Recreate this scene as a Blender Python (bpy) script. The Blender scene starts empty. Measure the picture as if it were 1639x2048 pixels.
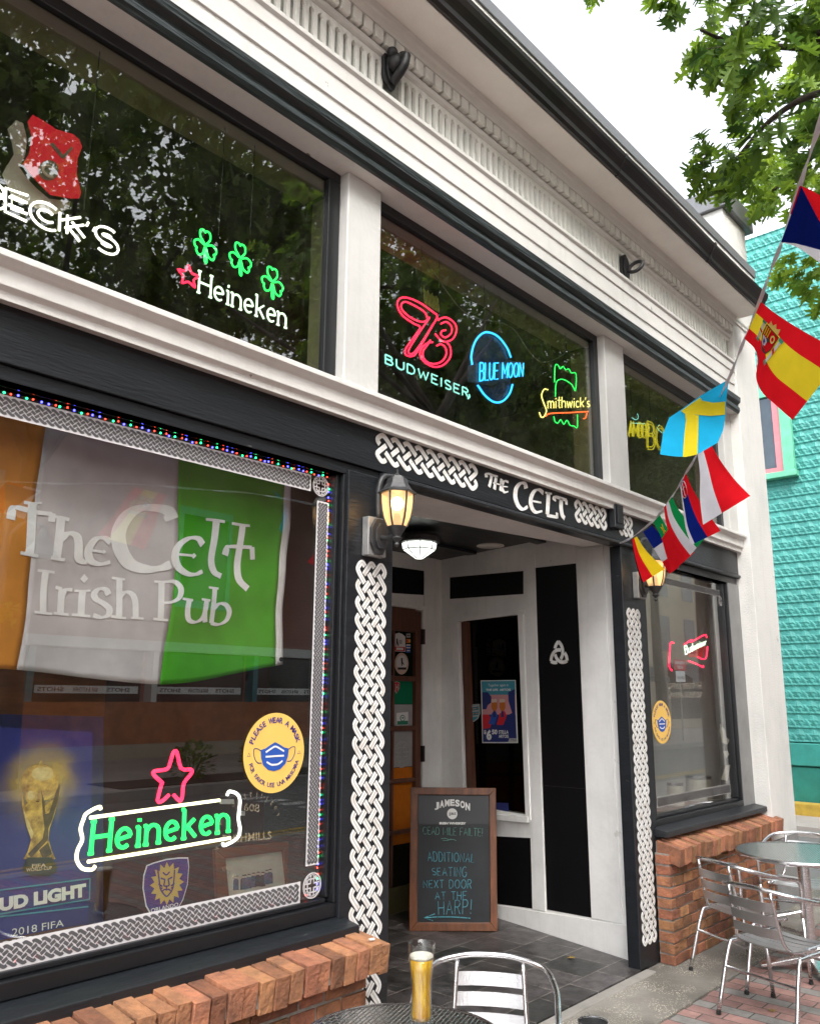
import bpy, bmesh, math, random
from mathutils import Vector, Matrix
random.seed(7)
D = bpy.data
SC = bpy.context.scene
COL = SC.collection

# ------------------------------------------------------------------ camera
F, CX, CY, EYE = 1672.0, 819.5, 1024.0, 1.55          # focal length in pixels of a 1639 x 2048 frame
_x = Vector((2350-CX, 1403-CY, F)).normalized()        # direction of the shop front seen from the camera
_z = Vector((48, -7624, F)); _z = (_z-_x*_z.dot(_x)).normalized()
_y = _z.cross(_x)
def to_world(c): return Vector((_x.dot(c), _y.dot(c), _z.dot(c)))
def ray(u, v): return to_world(Vector(((u-CX)/F, (v-CY)/F, 1.0)))
cam_d = D.cameras.new('camera'); cam = D.objects.new('camera', cam_d); COL.objects.link(cam)
_r, _u, _b = to_world(Vector((1, 0, 0))), to_world(Vector((0, -1, 0))), to_world(Vector((0, 0, -1)))
cam.matrix_world = Matrix(((_r.x, _u.x, _b.x, 0), (_r.y, _u.y, _b.y, 0), (_r.z, _u.z, _b.z, EYE), (0, 0, 0, 1)))
cam_d.sensor_fit = 'VERTICAL'; cam_d.sensor_height = 36; cam_d.lens = F/2048*36
cam_d.clip_start = 0.05; cam_d.clip_end = 500
SC.camera = cam
SC.render.resolution_x, SC.render.resolution_y = 819, 1024

# ------------------------------------------------------------------ sky, sun, exposure
SUN_EL, SUN_AZ = math.radians(46), math.radians(215)
world = D.worlds.new('World'); SC.world = world; world.use_nodes = True
wn = world.node_tree; bg = wn.nodes['Background']
sky = wn.nodes.new('ShaderNodeTexSky'); sky.sky_type = 'NISHITA'; sky.sun_disc = False
sky.sun_elevation = SUN_EL; sky.sun_rotation = SUN_AZ
sky.air_density = 1.0; sky.dust_density = 4.0; sky.ozone_density = 1.0
hs = wn.nodes.new('ShaderNodeHueSaturation'); hs.inputs['Saturation'].default_value = 0.22
wn.links.new(sky.outputs[0], hs.inputs['Color']); wn.links.new(hs.outputs[0], bg.inputs['Color'])
bg.inputs['Strength'].default_value = 0.15
sun_d = D.lights.new('sun', 'SUN'); sun = D.objects.new('sun', sun_d); COL.objects.link(sun)
sun_d.energy = 0.5; sun_d.angle = math.radians(40); sun_d.color = (1, 0.96, 0.9)
_sd = Vector((math.sin(SUN_AZ)*math.cos(SUN_EL), math.cos(SUN_AZ)*math.cos(SUN_EL), math.sin(SUN_EL)))
sun.rotation_euler = (-_sd).to_track_quat('-Z', 'Y').to_euler(); sun.location = _sd*30
SC.view_settings.view_transform = 'Standard'; SC.view_settings.look = 'None'
SC.view_settings.gamma = 1; SC.view_settings.exposure = 2.3
SC.cycles.max_bounces = 8; SC.cycles.transparent_max_bounces = 24
SC.cycles.caustics_reflective = False; SC.cycles.caustics_refractive = False
SC.cycles.use_denoising = True

# ------------------------------------------------------------------ planes measured in the photograph
class Plane:
    def __init__(s, o, n):
        s.o = Vector(o); s.n = Vector(n).normalized()
        if s.n.dot(Vector((0, 0, EYE))-s.o) < 0: s.n = -s.n          # normal towards the street
    def at(s, u, v, off=0.0):
        d = ray(u, v); e = Vector((0, 0, EYE))
        return e + d*((s.n.dot(s.o-e)+off)/s.n.dot(d))
def PY(y): return Plane((0, y, 0), (0, 1, 0))
def PZ(z): return Plane((0, 0, z), (0, 0, 1))
def PX(x): return Plane((x, 0, 0), (1, 0, 0))
def crop(x0, y0, s): return lambda a, b: (x0+a/s, y0+b/s)           # enlarged view -> photograph

# ------------------------------------------------------------------ materials
def new_mat(name):
    m = D.materials.new(name); m.use_nodes = True
    nt = m.node_tree; return m, nt, nt.nodes['Principled BSDF']
def N(nt, t, **k):
    n = nt.nodes.new(t)
    for a, b in k.items():
        if a in n.inputs.keys(): n.inputs[a].default_value = b
        else: setattr(n, a, b)
    return n
def mat(name, col, rough=0.6, metal=0.0, var=0.12, scale=6.0, bump=0.0, bscale=60.0, spec=0.5, coat=0.0, stretch=None, col2=None, island=0.0, thr=(0.35, 0.7), chips=0, chipcol=(0.22, 0.19, 0.16)):
    m, nt, b = new_mat(name)
    b.inputs['Roughness'].default_value = rough; b.inputs['Metallic'].default_value = metal
    b.inputs['Specular IOR Level'].default_value = spec; b.inputs['Coat Weight'].default_value = coat
    tc = N(nt, 'ShaderNodeTexCoord'); vec = tc.outputs['Object']
    if stretch:
        mp = N(nt, 'ShaderNodeMapping'); mp.inputs['Scale'].default_value = stretch
        nt.links.new(vec, mp.inputs[0]); vec = mp.outputs[0]
    no = N(nt, 'ShaderNodeTexNoise', Scale=scale, Detail=8.0, Roughness=0.65); nt.links.new(vec, no.inputs['Vector'])
    rp = N(nt, 'ShaderNodeValToRGB'); nt.links.new(no.outputs[0], rp.inputs[0])
    c2 = col2 or tuple(max(0, c*(1-var*2.2)) for c in col)
    rp.color_ramp.elements[0].position, rp.color_ramp.elements[1].position = thr
    rp.color_ramp.elements[0].color = (*c2, 1); rp.color_ramp.elements[1].color = (*col, 1)
    out = rp.outputs[0]
    if island:
        ge = N(nt, 'ShaderNodeNewGeometry'); hv = N(nt, 'ShaderNodeHueSaturation')
        mr = N(nt, 'ShaderNodeMapRange'); mr.inputs[3].default_value = 1-island; mr.inputs[4].default_value = 1+island
        nt.links.new(ge.outputs['Random Per Island'], mr.inputs[0]); nt.links.new(mr.outputs[0], hv.inputs['Value'])
        m2 = N(nt, 'ShaderNodeMath', operation='MULTIPLY'); m2.inputs[1].default_value = 7.31
        m3 = N(nt, 'ShaderNodeMath', operation='FRACT'); m4 = N(nt, 'ShaderNodeMapRange')
        m4.inputs[3].default_value = 0.488; m4.inputs[4].default_value = 0.512
        nt.links.new(ge.outputs['Random Per Island'], m2.inputs[0]); nt.links.new(m2.outputs[0], m3.inputs[0])
        nt.links.new(m3.outputs[0], m4.inputs[0]); nt.links.new(m4.outputs[0], hv.inputs['Hue'])
        nt.links.new(out, hv.inputs['Color']); out = hv.outputs[0]
    if chips:
        c1 = N(nt, 'ShaderNodeTexNoise', Scale=chips, Detail=5.0, Roughness=0.6); nt.links.new(vec, c1.inputs['Vector'])
        cr = N(nt, 'ShaderNodeMapRange'); cr.inputs[1].default_value = 0.705; cr.inputs[2].default_value = 0.72; nt.links.new(c1.outputs[0], cr.inputs[0])
        mp2 = N(nt, 'ShaderNodeMapping'); mp2.inputs['Scale'].default_value = (9, 9, 0.8); st_ = N(nt, 'ShaderNodeTexNoise', Scale=1.6, Detail=7.0, Roughness=0.7)
        nt.links.new(tc.outputs['Object'], mp2.inputs[0]); nt.links.new(mp2.outputs[0], st_.inputs['Vector'])
        sr = N(nt, 'ShaderNodeMapRange'); sr.inputs[1].default_value = 0.52; sr.inputs[2].default_value = 0.78; sr.inputs[4].default_value = 0.26; nt.links.new(st_.outputs[0], sr.inputs[0])
        x1 = N(nt, 'ShaderNodeMixRGB'); x1.inputs[2].default_value = (col[0]*.55, col[1]*.54, col[2]*.50, 1); nt.links.new(sr.outputs[0], x1.inputs[0]); nt.links.new(out, x1.inputs[1])
        x2 = N(nt, 'ShaderNodeMixRGB'); x2.inputs[2].default_value = (*chipcol, 1); nt.links.new(cr.outputs[0], x2.inputs[0]); nt.links.new(x1.outputs[0], x2.inputs[1]); out = x2.outputs[0]
    nt.links.new(out, b.inputs['Base Color'])
    rr = N(nt, 'ShaderNodeMapRange'); rr.inputs[3].default_value = max(0.02, rough-0.1); rr.inputs[4].default_value = min(1, rough+0.1)
    nt.links.new(no.outputs[0], rr.inputs[0]); nt.links.new(rr.outputs[0], b.inputs['Roughness'])
    if bump:
        n2 = N(nt, 'ShaderNodeTexNoise', Scale=bscale, Detail=6.0); nt.links.new(vec, n2.inputs['Vector'])
        bp = N(nt, 'ShaderNodeBump', Strength=bump, Distance=0.01)
        nt.links.new(n2.outputs[0], bp.inputs['Height']); nt.links.new(bp.outputs[0], b.inputs['Normal'])
    return m
def flat(name, col, rough=0.6, metal=0.0): return mat(name, col, rough, metal, var=0.03)
def emit(name, col, st):
    m, nt, b = new_mat(name)
    b.inputs['Base Color'].default_value = (*[min(1, c*0.5) for c in col], 1)
    b.inputs['Emission Color'].default_value = (*col, 1); b.inputs['Emission Strength'].default_value = st*0.5
    return m
def thin(name, tint, base=0.05, refl=1.0, rough=0.0, dirt=0.0, dirtcol=(0.5, 0.5, 0.45)):
    """window glass: clear straight through, mirror by Fresnel, a film of dust"""
    m, nt, b = new_mat(name); nt.nodes.remove(b); out = nt.nodes['Material Output']
    ge = N(nt, 'ShaderNodeNewGeometry')
    dt = N(nt, 'ShaderNodeVectorMath', operation='DOT_PRODUCT'); nt.links.new(ge.outputs['Normal'], dt.inputs[0]); nt.links.new(ge.outputs['Incoming'], dt.inputs[1])
    ab = N(nt, 'ShaderNodeMath', operation='ABSOLUTE'); nt.links.new(dt.outputs['Value'], ab.inputs[0])
    om = N(nt, 'ShaderNodeMath', operation='SUBTRACT'); om.inputs[0].default_value = 1; nt.links.new(ab.outputs[0], om.inputs[1])
    pw = N(nt, 'ShaderNodeMath', operation='POWER'); pw.inputs[1].default_value = 4.0; nt.links.new(om.outputs[0], pw.inputs[0])
    ma = N(nt, 'ShaderNodeMath', operation='MULTIPLY_ADD', use_clamp=True); ma.inputs[1].default_value = refl; ma.inputs[2].default_value = base; nt.links.new(pw.outputs[0], ma.inputs[0])
    tr = N(nt, 'ShaderNodeBsdfTransparent'); tr.inputs[0].default_value = (*tint, 1)
    gl = N(nt, 'ShaderNodeBsdfGlossy'); gl.inputs['Roughness'].default_value = rough
    mx = N(nt, 'ShaderNodeMixShader'); nt.links.new(ma.outputs[0], mx.inputs[0]); nt.links.new(tr.outputs[0], mx.inputs[1]); nt.links.new(gl.outputs[0], mx.inputs[2])
    res = mx.outputs[0]
    if dirt:
        tc = N(nt, 'ShaderNodeTexCoord'); mp = N(nt, 'ShaderNodeMapping'); mp.inputs['Scale'].default_value = (1, 1, 0.35)
        no = N(nt, 'ShaderNodeTexNoise', Scale=9.0, Detail=9.0, Roughness=0.75)
        nt.links.new(tc.outputs['Object'], mp.inputs[0]); nt.links.new(mp.outputs[0], no.inputs['Vector'])
        mr = N(nt, 'ShaderNodeMapRange'); mr.inputs[1].default_value = 0.4; mr.inputs[2].default_value = 0.8; mr.inputs[4].default_value = dirt
        nt.links.new(no.outputs[0], mr.inputs[0])
        df = N(nt, 'ShaderNodeBsdfDiffuse'); df.inputs[0].default_value = (*dirtcol, 1)
        m2 = N(nt, 'ShaderNodeMixShader'); nt.links.new(mr.outputs[0], m2.inputs[0]); nt.links.new(res, m2.inputs[1]); nt.links.new(df.outputs[0], m2.inputs[2])
        res = m2.outputs[0]
    nt.links.new(res, out.inputs[0]); return m
def film(name, col, alpha):
    m, nt, b = new_mat(name); nt.nodes.remove(b); out = nt.nodes['Material Output']
    tr = N(nt, 'ShaderNodeBsdfTransparent'); df = N(nt, 'ShaderNodeBsdfDiffuse'); df.inputs[0].default_value = (*col, 1)
    mx = N(nt, 'ShaderNodeMixShader'); mx.inputs[0].default_value = alpha
    nt.links.new(tr.outputs[0], mx.inputs[1]); nt.links.new(df.outputs[0], mx.inputs[2]); nt.links.new(mx.outputs[0], out.inputs[0]); return m
def cloth(name, col, trans=0.35, bump=0.15):
    m, nt, b = new_mat(name); nt.nodes.remove(b); out = nt.nodes['Material Output']
    df = N(nt, 'ShaderNodeBsdfDiffuse'); tl = N(nt, 'ShaderNodeBsdfTranslucent')
    tc = N(nt, 'ShaderNodeTexCoord'); no = N(nt, 'ShaderNodeTexNoise', Scale=14.0, Detail=6.0); nt.links.new(tc.outputs['Object'], no.inputs['Vector'])
    rp = N(nt, 'ShaderNodeValToRGB'); nt.links.new(no.outputs[0], rp.inputs[0])
    rp.color_ramp.elements[0].position, rp.color_ramp.elements[1].position = 0.3, 0.65
    rp.color_ramp.elements[0].color = (*[c*0.88 for c in col], 1); rp.color_ramp.elements[1].color = (*col, 1)
    nt.links.new(rp.outputs[0], df.inputs[0]); nt.links.new(rp.outputs[0], tl.inputs[0])
    wv = N(nt, 'ShaderNodeTexNoise', Scale=900.0); nt.links.new(tc.outputs['Object'], wv.inputs['Vector'])
    bp = N(nt, 'ShaderNodeBump', Strength=bump, Distance=0.001); nt.links.new(wv.outputs[0], bp.inputs['Height']); nt.links.new(bp.outputs[0], df.inputs['Normal'])
    mx = N(nt, 'ShaderNodeMixShader'); mx.inputs[0].default_value = trans
    nt.links.new(df.outputs[0], mx.inputs[1]); nt.links.new(tl.outputs[0], mx.inputs[2]); nt.links.new(mx.outputs[0], out.inputs[0]); return m

M = {}
M['white'] = mat('weathered_white_paint', (0.68, 0.67, 0.64), 0.55, var=0.05, scale=2.5, bump=0.2, bscale=25, thr=(0.3, 0.55), chips=13)
M['channel'] = mat('grime_and_shade_channel', (0.36, 0.365, 0.33), 0.7, col2=(0.18, 0.19, 0.165), scale=30, thr=(0.3, 0.6))  # grime of the flutes, and shade painted in behind the dentils
M['pilaster'] = mat('pilaster_white_darkened', (0.58, 0.575, 0.55), 0.6, var=0.07, scale=2.2, bump=0.2, bscale=40, thr=(0.3, 0.6), chips=9)  # same white paint, darkened to offset the strong light on the pilasters
M['entry_white'] = mat('entry_white_paint', (0.90, 0.89, 0.865), 0.5, var=0.06, scale=3, bump=0.15, bscale=25, thr=(0.3, 0.6), chips=9, chipcol=(0.72, 0.70, 0.66))
M['dirty_white'] = mat('grimy_white_paint', (0.80, 0.79, 0.74), 0.6, col2=(0.66, 0.66, 0.62), scale=14, bump=0.2, bscale=40, thr=(0.36, 0.56), stretch=(1, 1, 0.5))
M['soffit'] = mat('soffit_plaster', (0.90, 0.86, 0.80), 0.7, var=0.05, scale=3, bump=0.3, bscale=9)
M['stucco'] = mat('pier_stucco', (0.70, 0.69, 0.66), 0.75, col2=(0.60, 0.61, 0.58), scale=2.2, bump=0.35, bscale=90, thr=(0.3, 0.55), chips=7, chipcol=(0.5, 0.48, 0.44))
M['grey_stucco'] = mat('grey_stucco', (0.26, 0.26, 0.255), 0.8, var=0.1, scale=5, bump=0.25, bscale=60)
M['black'] = mat('black_paint', (0.013, 0.0155, 0.019), 0.38, var=0.15, scale=5, bump=0.25, bscale=35, stretch=(0.4, 1, 3), chips=16, chipcol=(0.10, 0.10, 0.10))
M['blackpanel'] = mat('black_panel_paint', (0.004, 0.004, 0.005), 0.5, var=0.1, spec=0.25)
M['green_black'] = mat('green_black_paint', (0.013, 0.021, 0.021), 0.35, var=0.2, scale=9, bump=0.9, bscale=14, stretch=(0.35, 1, 4))
M['frame'] = mat('black_window_frame', (0.009, 0.010, 0.012), 0.35, var=0.1)
M['gutter'] = mat('brown_black_gutter', (0.028, 0.021, 0.022), 0.32, col2=(0.012, 0.011, 0.013), scale=3, bump=0.1, bscale=12)
M['flash'] = mat('grey_metal_flashing', (0.20, 0.205, 0.215), 0.45, metal=0.4, var=0.08)
M['brick'] = mat('old_red_brick', (0.33, 0.14, 0.066), 0.9, col2=(0.11, 0.052, 0.032), scale=14, bump=0.9, bscale=60, island=0.42, thr=(0.26, 0.60))
M['coping'] = mat('orange_coping_brick', (0.37, 0.165, 0.08), 0.9, col2=(0.14, 0.07, 0.042), scale=16, bump=0.85, bscale=60, island=0.36, thr=(0.26, 0.60))
M['mortar'] = mat('cement_mortar', (0.30, 0.28, 0.25), 0.95, var=0.15, scale=30, bump=0.6, bscale=90)
M['knot'] = mat('painted_white_knotwork', (0.80, 0.80, 0.78), 0.6, col2=(0.60, 0.56, 0.50), scale=16, thr=(0.30, 0.52), chips=22, chipcol=(0.2, 0.18, 0.16))
M['knotline'] = mat('knot_grey_line', (0.42, 0.38, 0.35), 0.6)
M['glass'] = thin('window_glass', (0.93, 0.94, 0.93), 0.12, 1.15, 0.0, 0.012)
M['glass_hi'] = thin('transom_glass', (0.80, 0.82, 0.78), 0.115, 1.15, 0.0, 0.025, (0.35, 0.36, 0.30))
M['glass_in'] = thin('alcove_glass', (0.5, 0.5, 0.5), 0.02, 0.3)
M['decal'] = film('frosted_decal', (0.85, 0.83, 0.84), 0.62)
M['decal_line'] = film('decal_dark_line', (0.05, 0.05, 0.055), 0.72)
M['decal_line2'] = film('faint_decal', (0.6, 0.58, 0.55), 0.3)
M['wood'] = mat('brown_door_wood', (0.17, 0.062, 0.035), 0.45, var=0.22, scale=5, stretch=(8, 8, 0.7), bump=0.1)
M['boardwood'] = mat('stained_frame_wood', (0.22, 0.075, 0.028), 0.4, var=0.25, scale=4, stretch=(6, 6, 1.2), bump=0.1)
M['chalkboard'] = mat('chalkboard', (0.009, 0.011, 0.014), 0.6, col2=(0.020, 0.023, 0.027), scale=4, thr=(0.4, 0.75))
M['chalk'] = mat('teal_chalk', (0.10, 0.36, 0.44), 0.9, col2=(0.03, 0.1, 0.13), scale=60, thr=(0.35, 0.5))
M['chalk_green'] = mat('green_chalk', (0.14, 0.33, 0.26), 0.9, col2=(0.04, 0.10, 0.08), scale=60, thr=(0.35, 0.5))
M['pwhite'] = flat('print_white', (0.82, 0.82, 0.80))
M['pgrey'] = flat('print_grey', (0.45, 0.45, 0.43))
M['pblack'] = flat('print_black', (0.01, 0.01, 0.012))
M['navy'] = flat('print_navy', (0.014, 0.026, 0.15))
M['blue'] = flat('print_blue', (0.02, 0.09, 0.42))
M['purple'] = flat('print_purple', (0.055, 0.025, 0.20))
M['yellow'] = flat('print_amber', (0.86, 0.55, 0.13))
M['gold'] = flat('print_gold', (0.62, 0.44, 0.10))
M['red'] = flat('print_red', (0.62, 0.02, 0.03))
M['pgreen'] = flat('print_green', (0.02, 0.22, 0.13))
M['orange'] = flat('print_orange', (0.7, 0.25, 0.03))
M['teal_p'] = flat('print_teal', (0.05, 0.30, 0.40))
M['pink_p'] = flat('print_pink', (0.65, 0.30, 0.32))
M['skin_p'] = flat('print_cream', (0.72, 0.55, 0.45))
M['amber_p'] = flat('print_beer', (0.55, 0.16, 0.02))
M['cream'] = mat('cream_photo_paper', (0.62, 0.58, 0.48), 0.7, var=0.1, scale=8)
M['alu'] = mat('brushed_aluminium', (0.74, 0.74, 0.75), 0.25, metal=1.0, var=0.04, scale=30, stretch=(1, 1, 9))
M['alu_seat'] = mat('ribbed_aluminium', (0.60, 0.60, 0.61), 0.36, metal=1.0, var=0.05, scale=14, bump=0.25, bscale=40, stretch=(1, 14, 14))
M['rubber'] = flat('black_rubber', (0.012, 0.012, 0.012), 0.7)
M['lantern'] = mat('lantern_black_metal', (0.045, 0.046, 0.048), 0.45, var=0.2, scale=20, bump=0.2)
M['zinc'] = mat('galvanised_box', (0.42, 0.42, 0.41), 0.5, metal=0.5, var=0.15, scale=14)
M['iron'] = mat('black_iron', (0.010, 0.010, 0.011), 0.55, bump=0.4, bscale=30)
M['dark_red'] = mat('dark_red_interior', (0.06, 0.012, 0.008), 0.7, var=0.2, scale=2)
M['brownwood'] = mat('interior_orange_wood', (0.20, 0.06, 0.018), 0.5, var=0.25, scale=3, stretch=(1, 6, 6))
M['reflection_band'] = mat('tan_reveal_reflection', (0.42, 0.34, 0.23), 0.8, var=0.1, scale=3)  # tan colour stands in for the dim mirror image of the white reveals
M['interior'] = mat('interior_dark_brown', (0.035, 0.028, 0.022), 0.8, var=0.2, scale=1.5)
M['int_ceiling'] = mat('interior_ceiling', (0.075, 0.062, 0.045), 0.8)
M['trunk'] = mat('oak_bark', (0.07, 0.052, 0.038), 0.9, var=0.3, scale=12, bump=0.8, bscale=18, stretch=(3, 3, 0.6))

def leaf_mat(name, a, b, trans=0.4):
    m, nt, bs = new_mat(name); nt.nodes.remove(bs); out = nt.nodes['Material Output']
    ge = N(nt, 'ShaderNodeNewGeometry'); rp = N(nt, 'ShaderNodeValToRGB'); nt.links.new(ge.outputs['Random Per Island'], rp.inputs[0])
    rp.color_ramp.elements[0].color = (*a, 1); rp.color_ramp.elements[1].color = (*b, 1)
    df = N(nt, 'ShaderNodeBsdfPrincipled', Roughness=0.55); tl = N(nt, 'ShaderNodeBsdfTranslucent')
    df.inputs['Specular IOR Level'].default_value = 0.3
    hv = N(nt, 'ShaderNodeHueSaturation', Hue=0.485, Saturation=1.1, Value=1.5); nt.links.new(rp.outputs[0], hv.inputs['Color'])
    nt.links.new(rp.outputs[0], df.inputs['Base Color']); nt.links.new(hv.outputs[0], tl.inputs[0])
    mx = N(nt, 'ShaderNodeMixShader'); mx.inputs[0].default_value = trans
    nt.links.new(df.outputs[0], mx.inputs[1]); nt.links.new(tl.outputs[0], mx.inputs[2]); nt.links.new(mx.outputs[0], out.inputs[0]); return m
M['leaf'] = leaf_mat('oak_leaf', (0.035, 0.080, 0.020), (0.15, 0.25, 0.04), 0.5)
M['leaf_young'] = leaf_mat('young_oak_leaf', (0.10, 0.18, 0.03), (0.20, 0.29, 0.05), 0.5)
M['leaf_dark'] = leaf_mat('canopy_leaf', (0.035, 0.070, 0.020), (0.14, 0.20, 0.045), 0.4)

# ------------------------------------------------------------------ mesh building
class MB:
    def __init__(s): s.v, s.f, s.m = [], [], []
    def add(s, vs, fs, mi=0):
        o = len(s.v); s.v += [tuple(x) for x in vs]
        for f in fs: s.f.append([i+o for i in f]); s.m.append(mi)
        return s
    def box(s, x0, x1, y0, y1, z0, z1, mi=0):
        return s.add([(x0,y0,z0),(x1,y0,z0),(x1,y1,z0),(x0,y1,z0),(x0,y0,z1),(x1,y0,z1),(x1,y1,z1),(x0,y1,z1)],
                     [(0,3,2,1),(4,5,6,7),(0,1,5,4),(1,2,6,5),(2,3,7,6),(3,0,4,7)], mi)
    def prism(s, pts, d, mi=0):
        n = len(pts); d = Vector(d); p = [Vector(q) for q in pts]
        nn = Vector((0, 0, 0))
        for i in range(n): nn += p[i].cross(p[(i+1) % n])
        if nn.dot(d) < 0: p = p[::-1]
        return s.add(p+[q+d for q in p], [list(range(n))[::-1], list(range(n, 2*n))]+[(i, (i+1) % n, (i+1) % n+n, i+n) for i in range(n)], mi)
    def profile_x(s, prof, x0, x1, mi=0):                       # closed (y, z) outline swept along the shop front
        return s.prism([(x0, y, z) for y, z in prof], (x1-x0, 0, 0), mi)
    def tube(s, path, r, seg=8, closed=False, mi=0, flatten=None):
        p = [Vector(q) for q in path]; n = len(p); rings = []; up = None
        for i in range(n):
            if closed: t = p[(i+1) % n]-p[i-1]
            else: t = p[min(i+1, n-1)]-p[max(i-1, 0)]
            t = t.normalized() if t.length > 1e-9 else Vector((0, 0, 1))
            if up is None:
                up = Vector((0, 0, 1)) if abs(t.z) < 0.9 else Vector((1, 0, 0))
            a = t.cross(up)
            if a.length < 1e-6: a = t.cross(Vector((0.3, 1, 0.2)))
            a.normalize(); b = a.cross(t).normalized(); up = b
            rr = r[i] if isinstance(r, (list, tuple)) else r
            rings.append([p[i]+a*(math.cos(2*math.pi*k/seg)*rr)+b*(math.sin(2*math.pi*k/seg)*rr) for k in range(seg)])
        vs = [q for g in rings for q in g]; fs = []
        for i in range(n if closed else n-1):
            j = (i+1) % n
            for k in range(seg): fs.append((i*seg+k, i*seg+(k+1) % seg, j*seg+(k+1) % seg, j*seg+k))
        if not closed: fs += [list(range(seg))[::-1], [(n-1)*seg+k for k in range(seg)]]
        return s.add(vs, fs, mi)
    def lathe(s, prof, c=(0, 0, 0), seg=24, mi=0, phase=0.0, caps=True):
        c = Vector(c); n = len(prof)
        vs = [c+Vector((r*math.cos(phase+2*math.pi*k/seg), r*math.sin(phase+2*math.pi*k/seg), z)) for r, z in prof for k in range(seg)]
        fs = [(i*seg+k, i*seg+(k+1) % seg, (i+1)*seg+(k+1) % seg, (i+1)*seg+k) for i in range(n-1) for k in range(seg)]
        if caps: fs += [list(range(seg))[::-1], [(n-1)*seg+k for k in range(seg)]]
        return s.add(vs, fs, mi)
    def ball(s, c, r, seg=10, mi=0, sz=1.0):
        pr = [(max(1e-4, r*math.sin(math.pi*i/seg)), -r*math.cos(math.pi*i/seg)*sz) for i in range(seg+1)]
        return s.lathe(pr, c, seg*2, mi, caps=False)
    def build(s, name, mats, parent=None, smooth=False, bevel=0.0, loc=None, label=None, local=False):
        me = D.meshes.new(name)
        o_ = Vector((0, 0, 0))
        if not local:
            if parent is not None: o_ = Vector(parent.get('_o', (0, 0, 0)))
            elif loc is not None: o_ = Vector(loc)
        me.from_pydata([tuple(Vector(q)-o_) for q in s.v], [], s.f); me.update()
        if not isinstance(mats, (list, tuple)): mats = [mats]
        for m in mats: me.materials.append(m)
        if len(mats) > 1: me.polygons.foreach_set('material_index', s.m)
        if smooth: me.polygons.foreach_set('use_smooth', [True]*len(me.polygons))
        me.update()
        ob = D.objects.new(name, me); COL.objects.link(ob)
        if parent is not None:
            ob.parent = parent; ob['_o'] = tuple(o_)
        elif loc is not None: ob.location = loc; ob['_o'] = tuple(o_)
        else: ob['_o'] = (0.0, 0.0, 0.0)
        if bevel:
            bv = ob.modifiers.new('edge', 'BEVEL'); bv.width = bevel; bv.segments = 2; bv.limit_method = 'ANGLE'; bv.angle_limit = math.radians(40)
        if label: ob['label'] = label
        return ob
def thing(name, label, cat, loc=(0, 0, 0), group=None, rz=0.0):
    o = D.objects.new(name, None); COL.objects.link(o); o.location = loc; o.rotation_euler = (0, 0, rz); o.empty_display_size = 0.1
    o['label'] = label; o['category'] = cat; o['_o'] = tuple(loc)
    if group: o['group'] = group
    return o
def tag(o, label, cat, group=None):
    o['label'] = label; o['category'] = cat
    if group: o['group'] = group
    return o
def struct(o, kind='structure'): o['kind'] = kind; return o

def smooth_path(pts, k=6, closed=False):
    p = [Vector(q) for q in pts]; n = len(p); out = []
    for i in range(n if closed else n-1):
        a = p[i-1] if (closed or i > 0) else p[i]*2-p[i+1]
        b, c = p[i], p[(i+1) % n]
        d = p[(i+2) % n] if (closed or i+2 < n) else c*2-b
        for j in range(k):
            t = j/k
            out.append(0.5*((2*b)+(c-a)*t+(2*a-5*b+4*c-d)*t*t+(3*b-a-3*c+d)*t**3))
    if not closed: out.append(p[-1])
    return out
def ribbon(mb, path, w, n, th, mi=0, nib=None):
    """flat band of width w along a 3-D path lying in a plane with normal n, th thick"""
    p = [Vector(q) for q in path]; m = len(p); n = Vector(n); L, R = [], []
    for i in range(m):
        t = (p[min(i+1, m-1)]-p[max(i-1, 0)])
        if t.length < 1e-9: t = Vector((1, 0, 0))
        t.normalize(); s_ = n.cross(t)
        ww = w[i] if isinstance(w, (list, tuple)) else w
        if nib is not None: ww = ww*(0.34+0.66*abs(t.cross(nib).dot(n)))
        L.append(p[i]+s_*ww/2); R.append(p[i]-s_*ww/2)
    vs = [q+n*th for q in L]+[q+n*th for q in R]+L+R; fs = []
    for i in range(m-1):
        fs += [(i, i+1, m+i+1, m+i)[::-1], (2*m+i, 2*m+i+1, i+1, i)[::-1], (m+i, m+i+1, 3*m+i+1, 3*m+i)[::-1]]
    fs += [(0, m, 3*m, 2*m)[::-1], (m-1, 2*m-1, 4*m-1, 3*m-1)]
    mb.add(vs, fs, mi)
def quadmap(pl, tl, tr, br, bl, off=0.0):
    A, B, C, E = [pl.at(*q, off) for q in (tl, tr, br, bl)]
    return lambda x, y: (E*(1-x)+C*x)*(1-y)+(A*(1-x)+B*x)*y, pl.n
_fc = {}
def glyphs(txt, bold):
    """outline of a line of text from Blender's own font, scaled to the unit square"""
    if (txt, bold) in _fc: return _fc[(txt, bold)]
    cu = D.curves.new('lettering', 'FONT'); cu.body = txt; cu.offset = bold; cu.resolution_u = 3
    ob = D.objects.new('lettering', cu); COL.objects.link(ob)
    dg = bpy.context.evaluated_depsgraph_get(); me = D.meshes.new_from_object(ob.evaluated_get(dg))
    vs = [tuple(v.co) for v in me.vertices]; fs = [list(p.vertices) for p in me.polygons]
    D.objects.remove(ob); D.curves.remove(cu); D.meshes.remove(me)
    x0, x1 = min(v[0] for v in vs), max(v[0] for v in vs); y0, y1 = min(v[1] for v in vs), max(v[1] for v in vs)
    r = ([((v[0]-x0)/(x1-x0), (v[1]-y0)/(y1-y0)) for v in vs], fs, (x1-x0)/(y1-y0)); _fc[(txt, bold)] = r; return r
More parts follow.
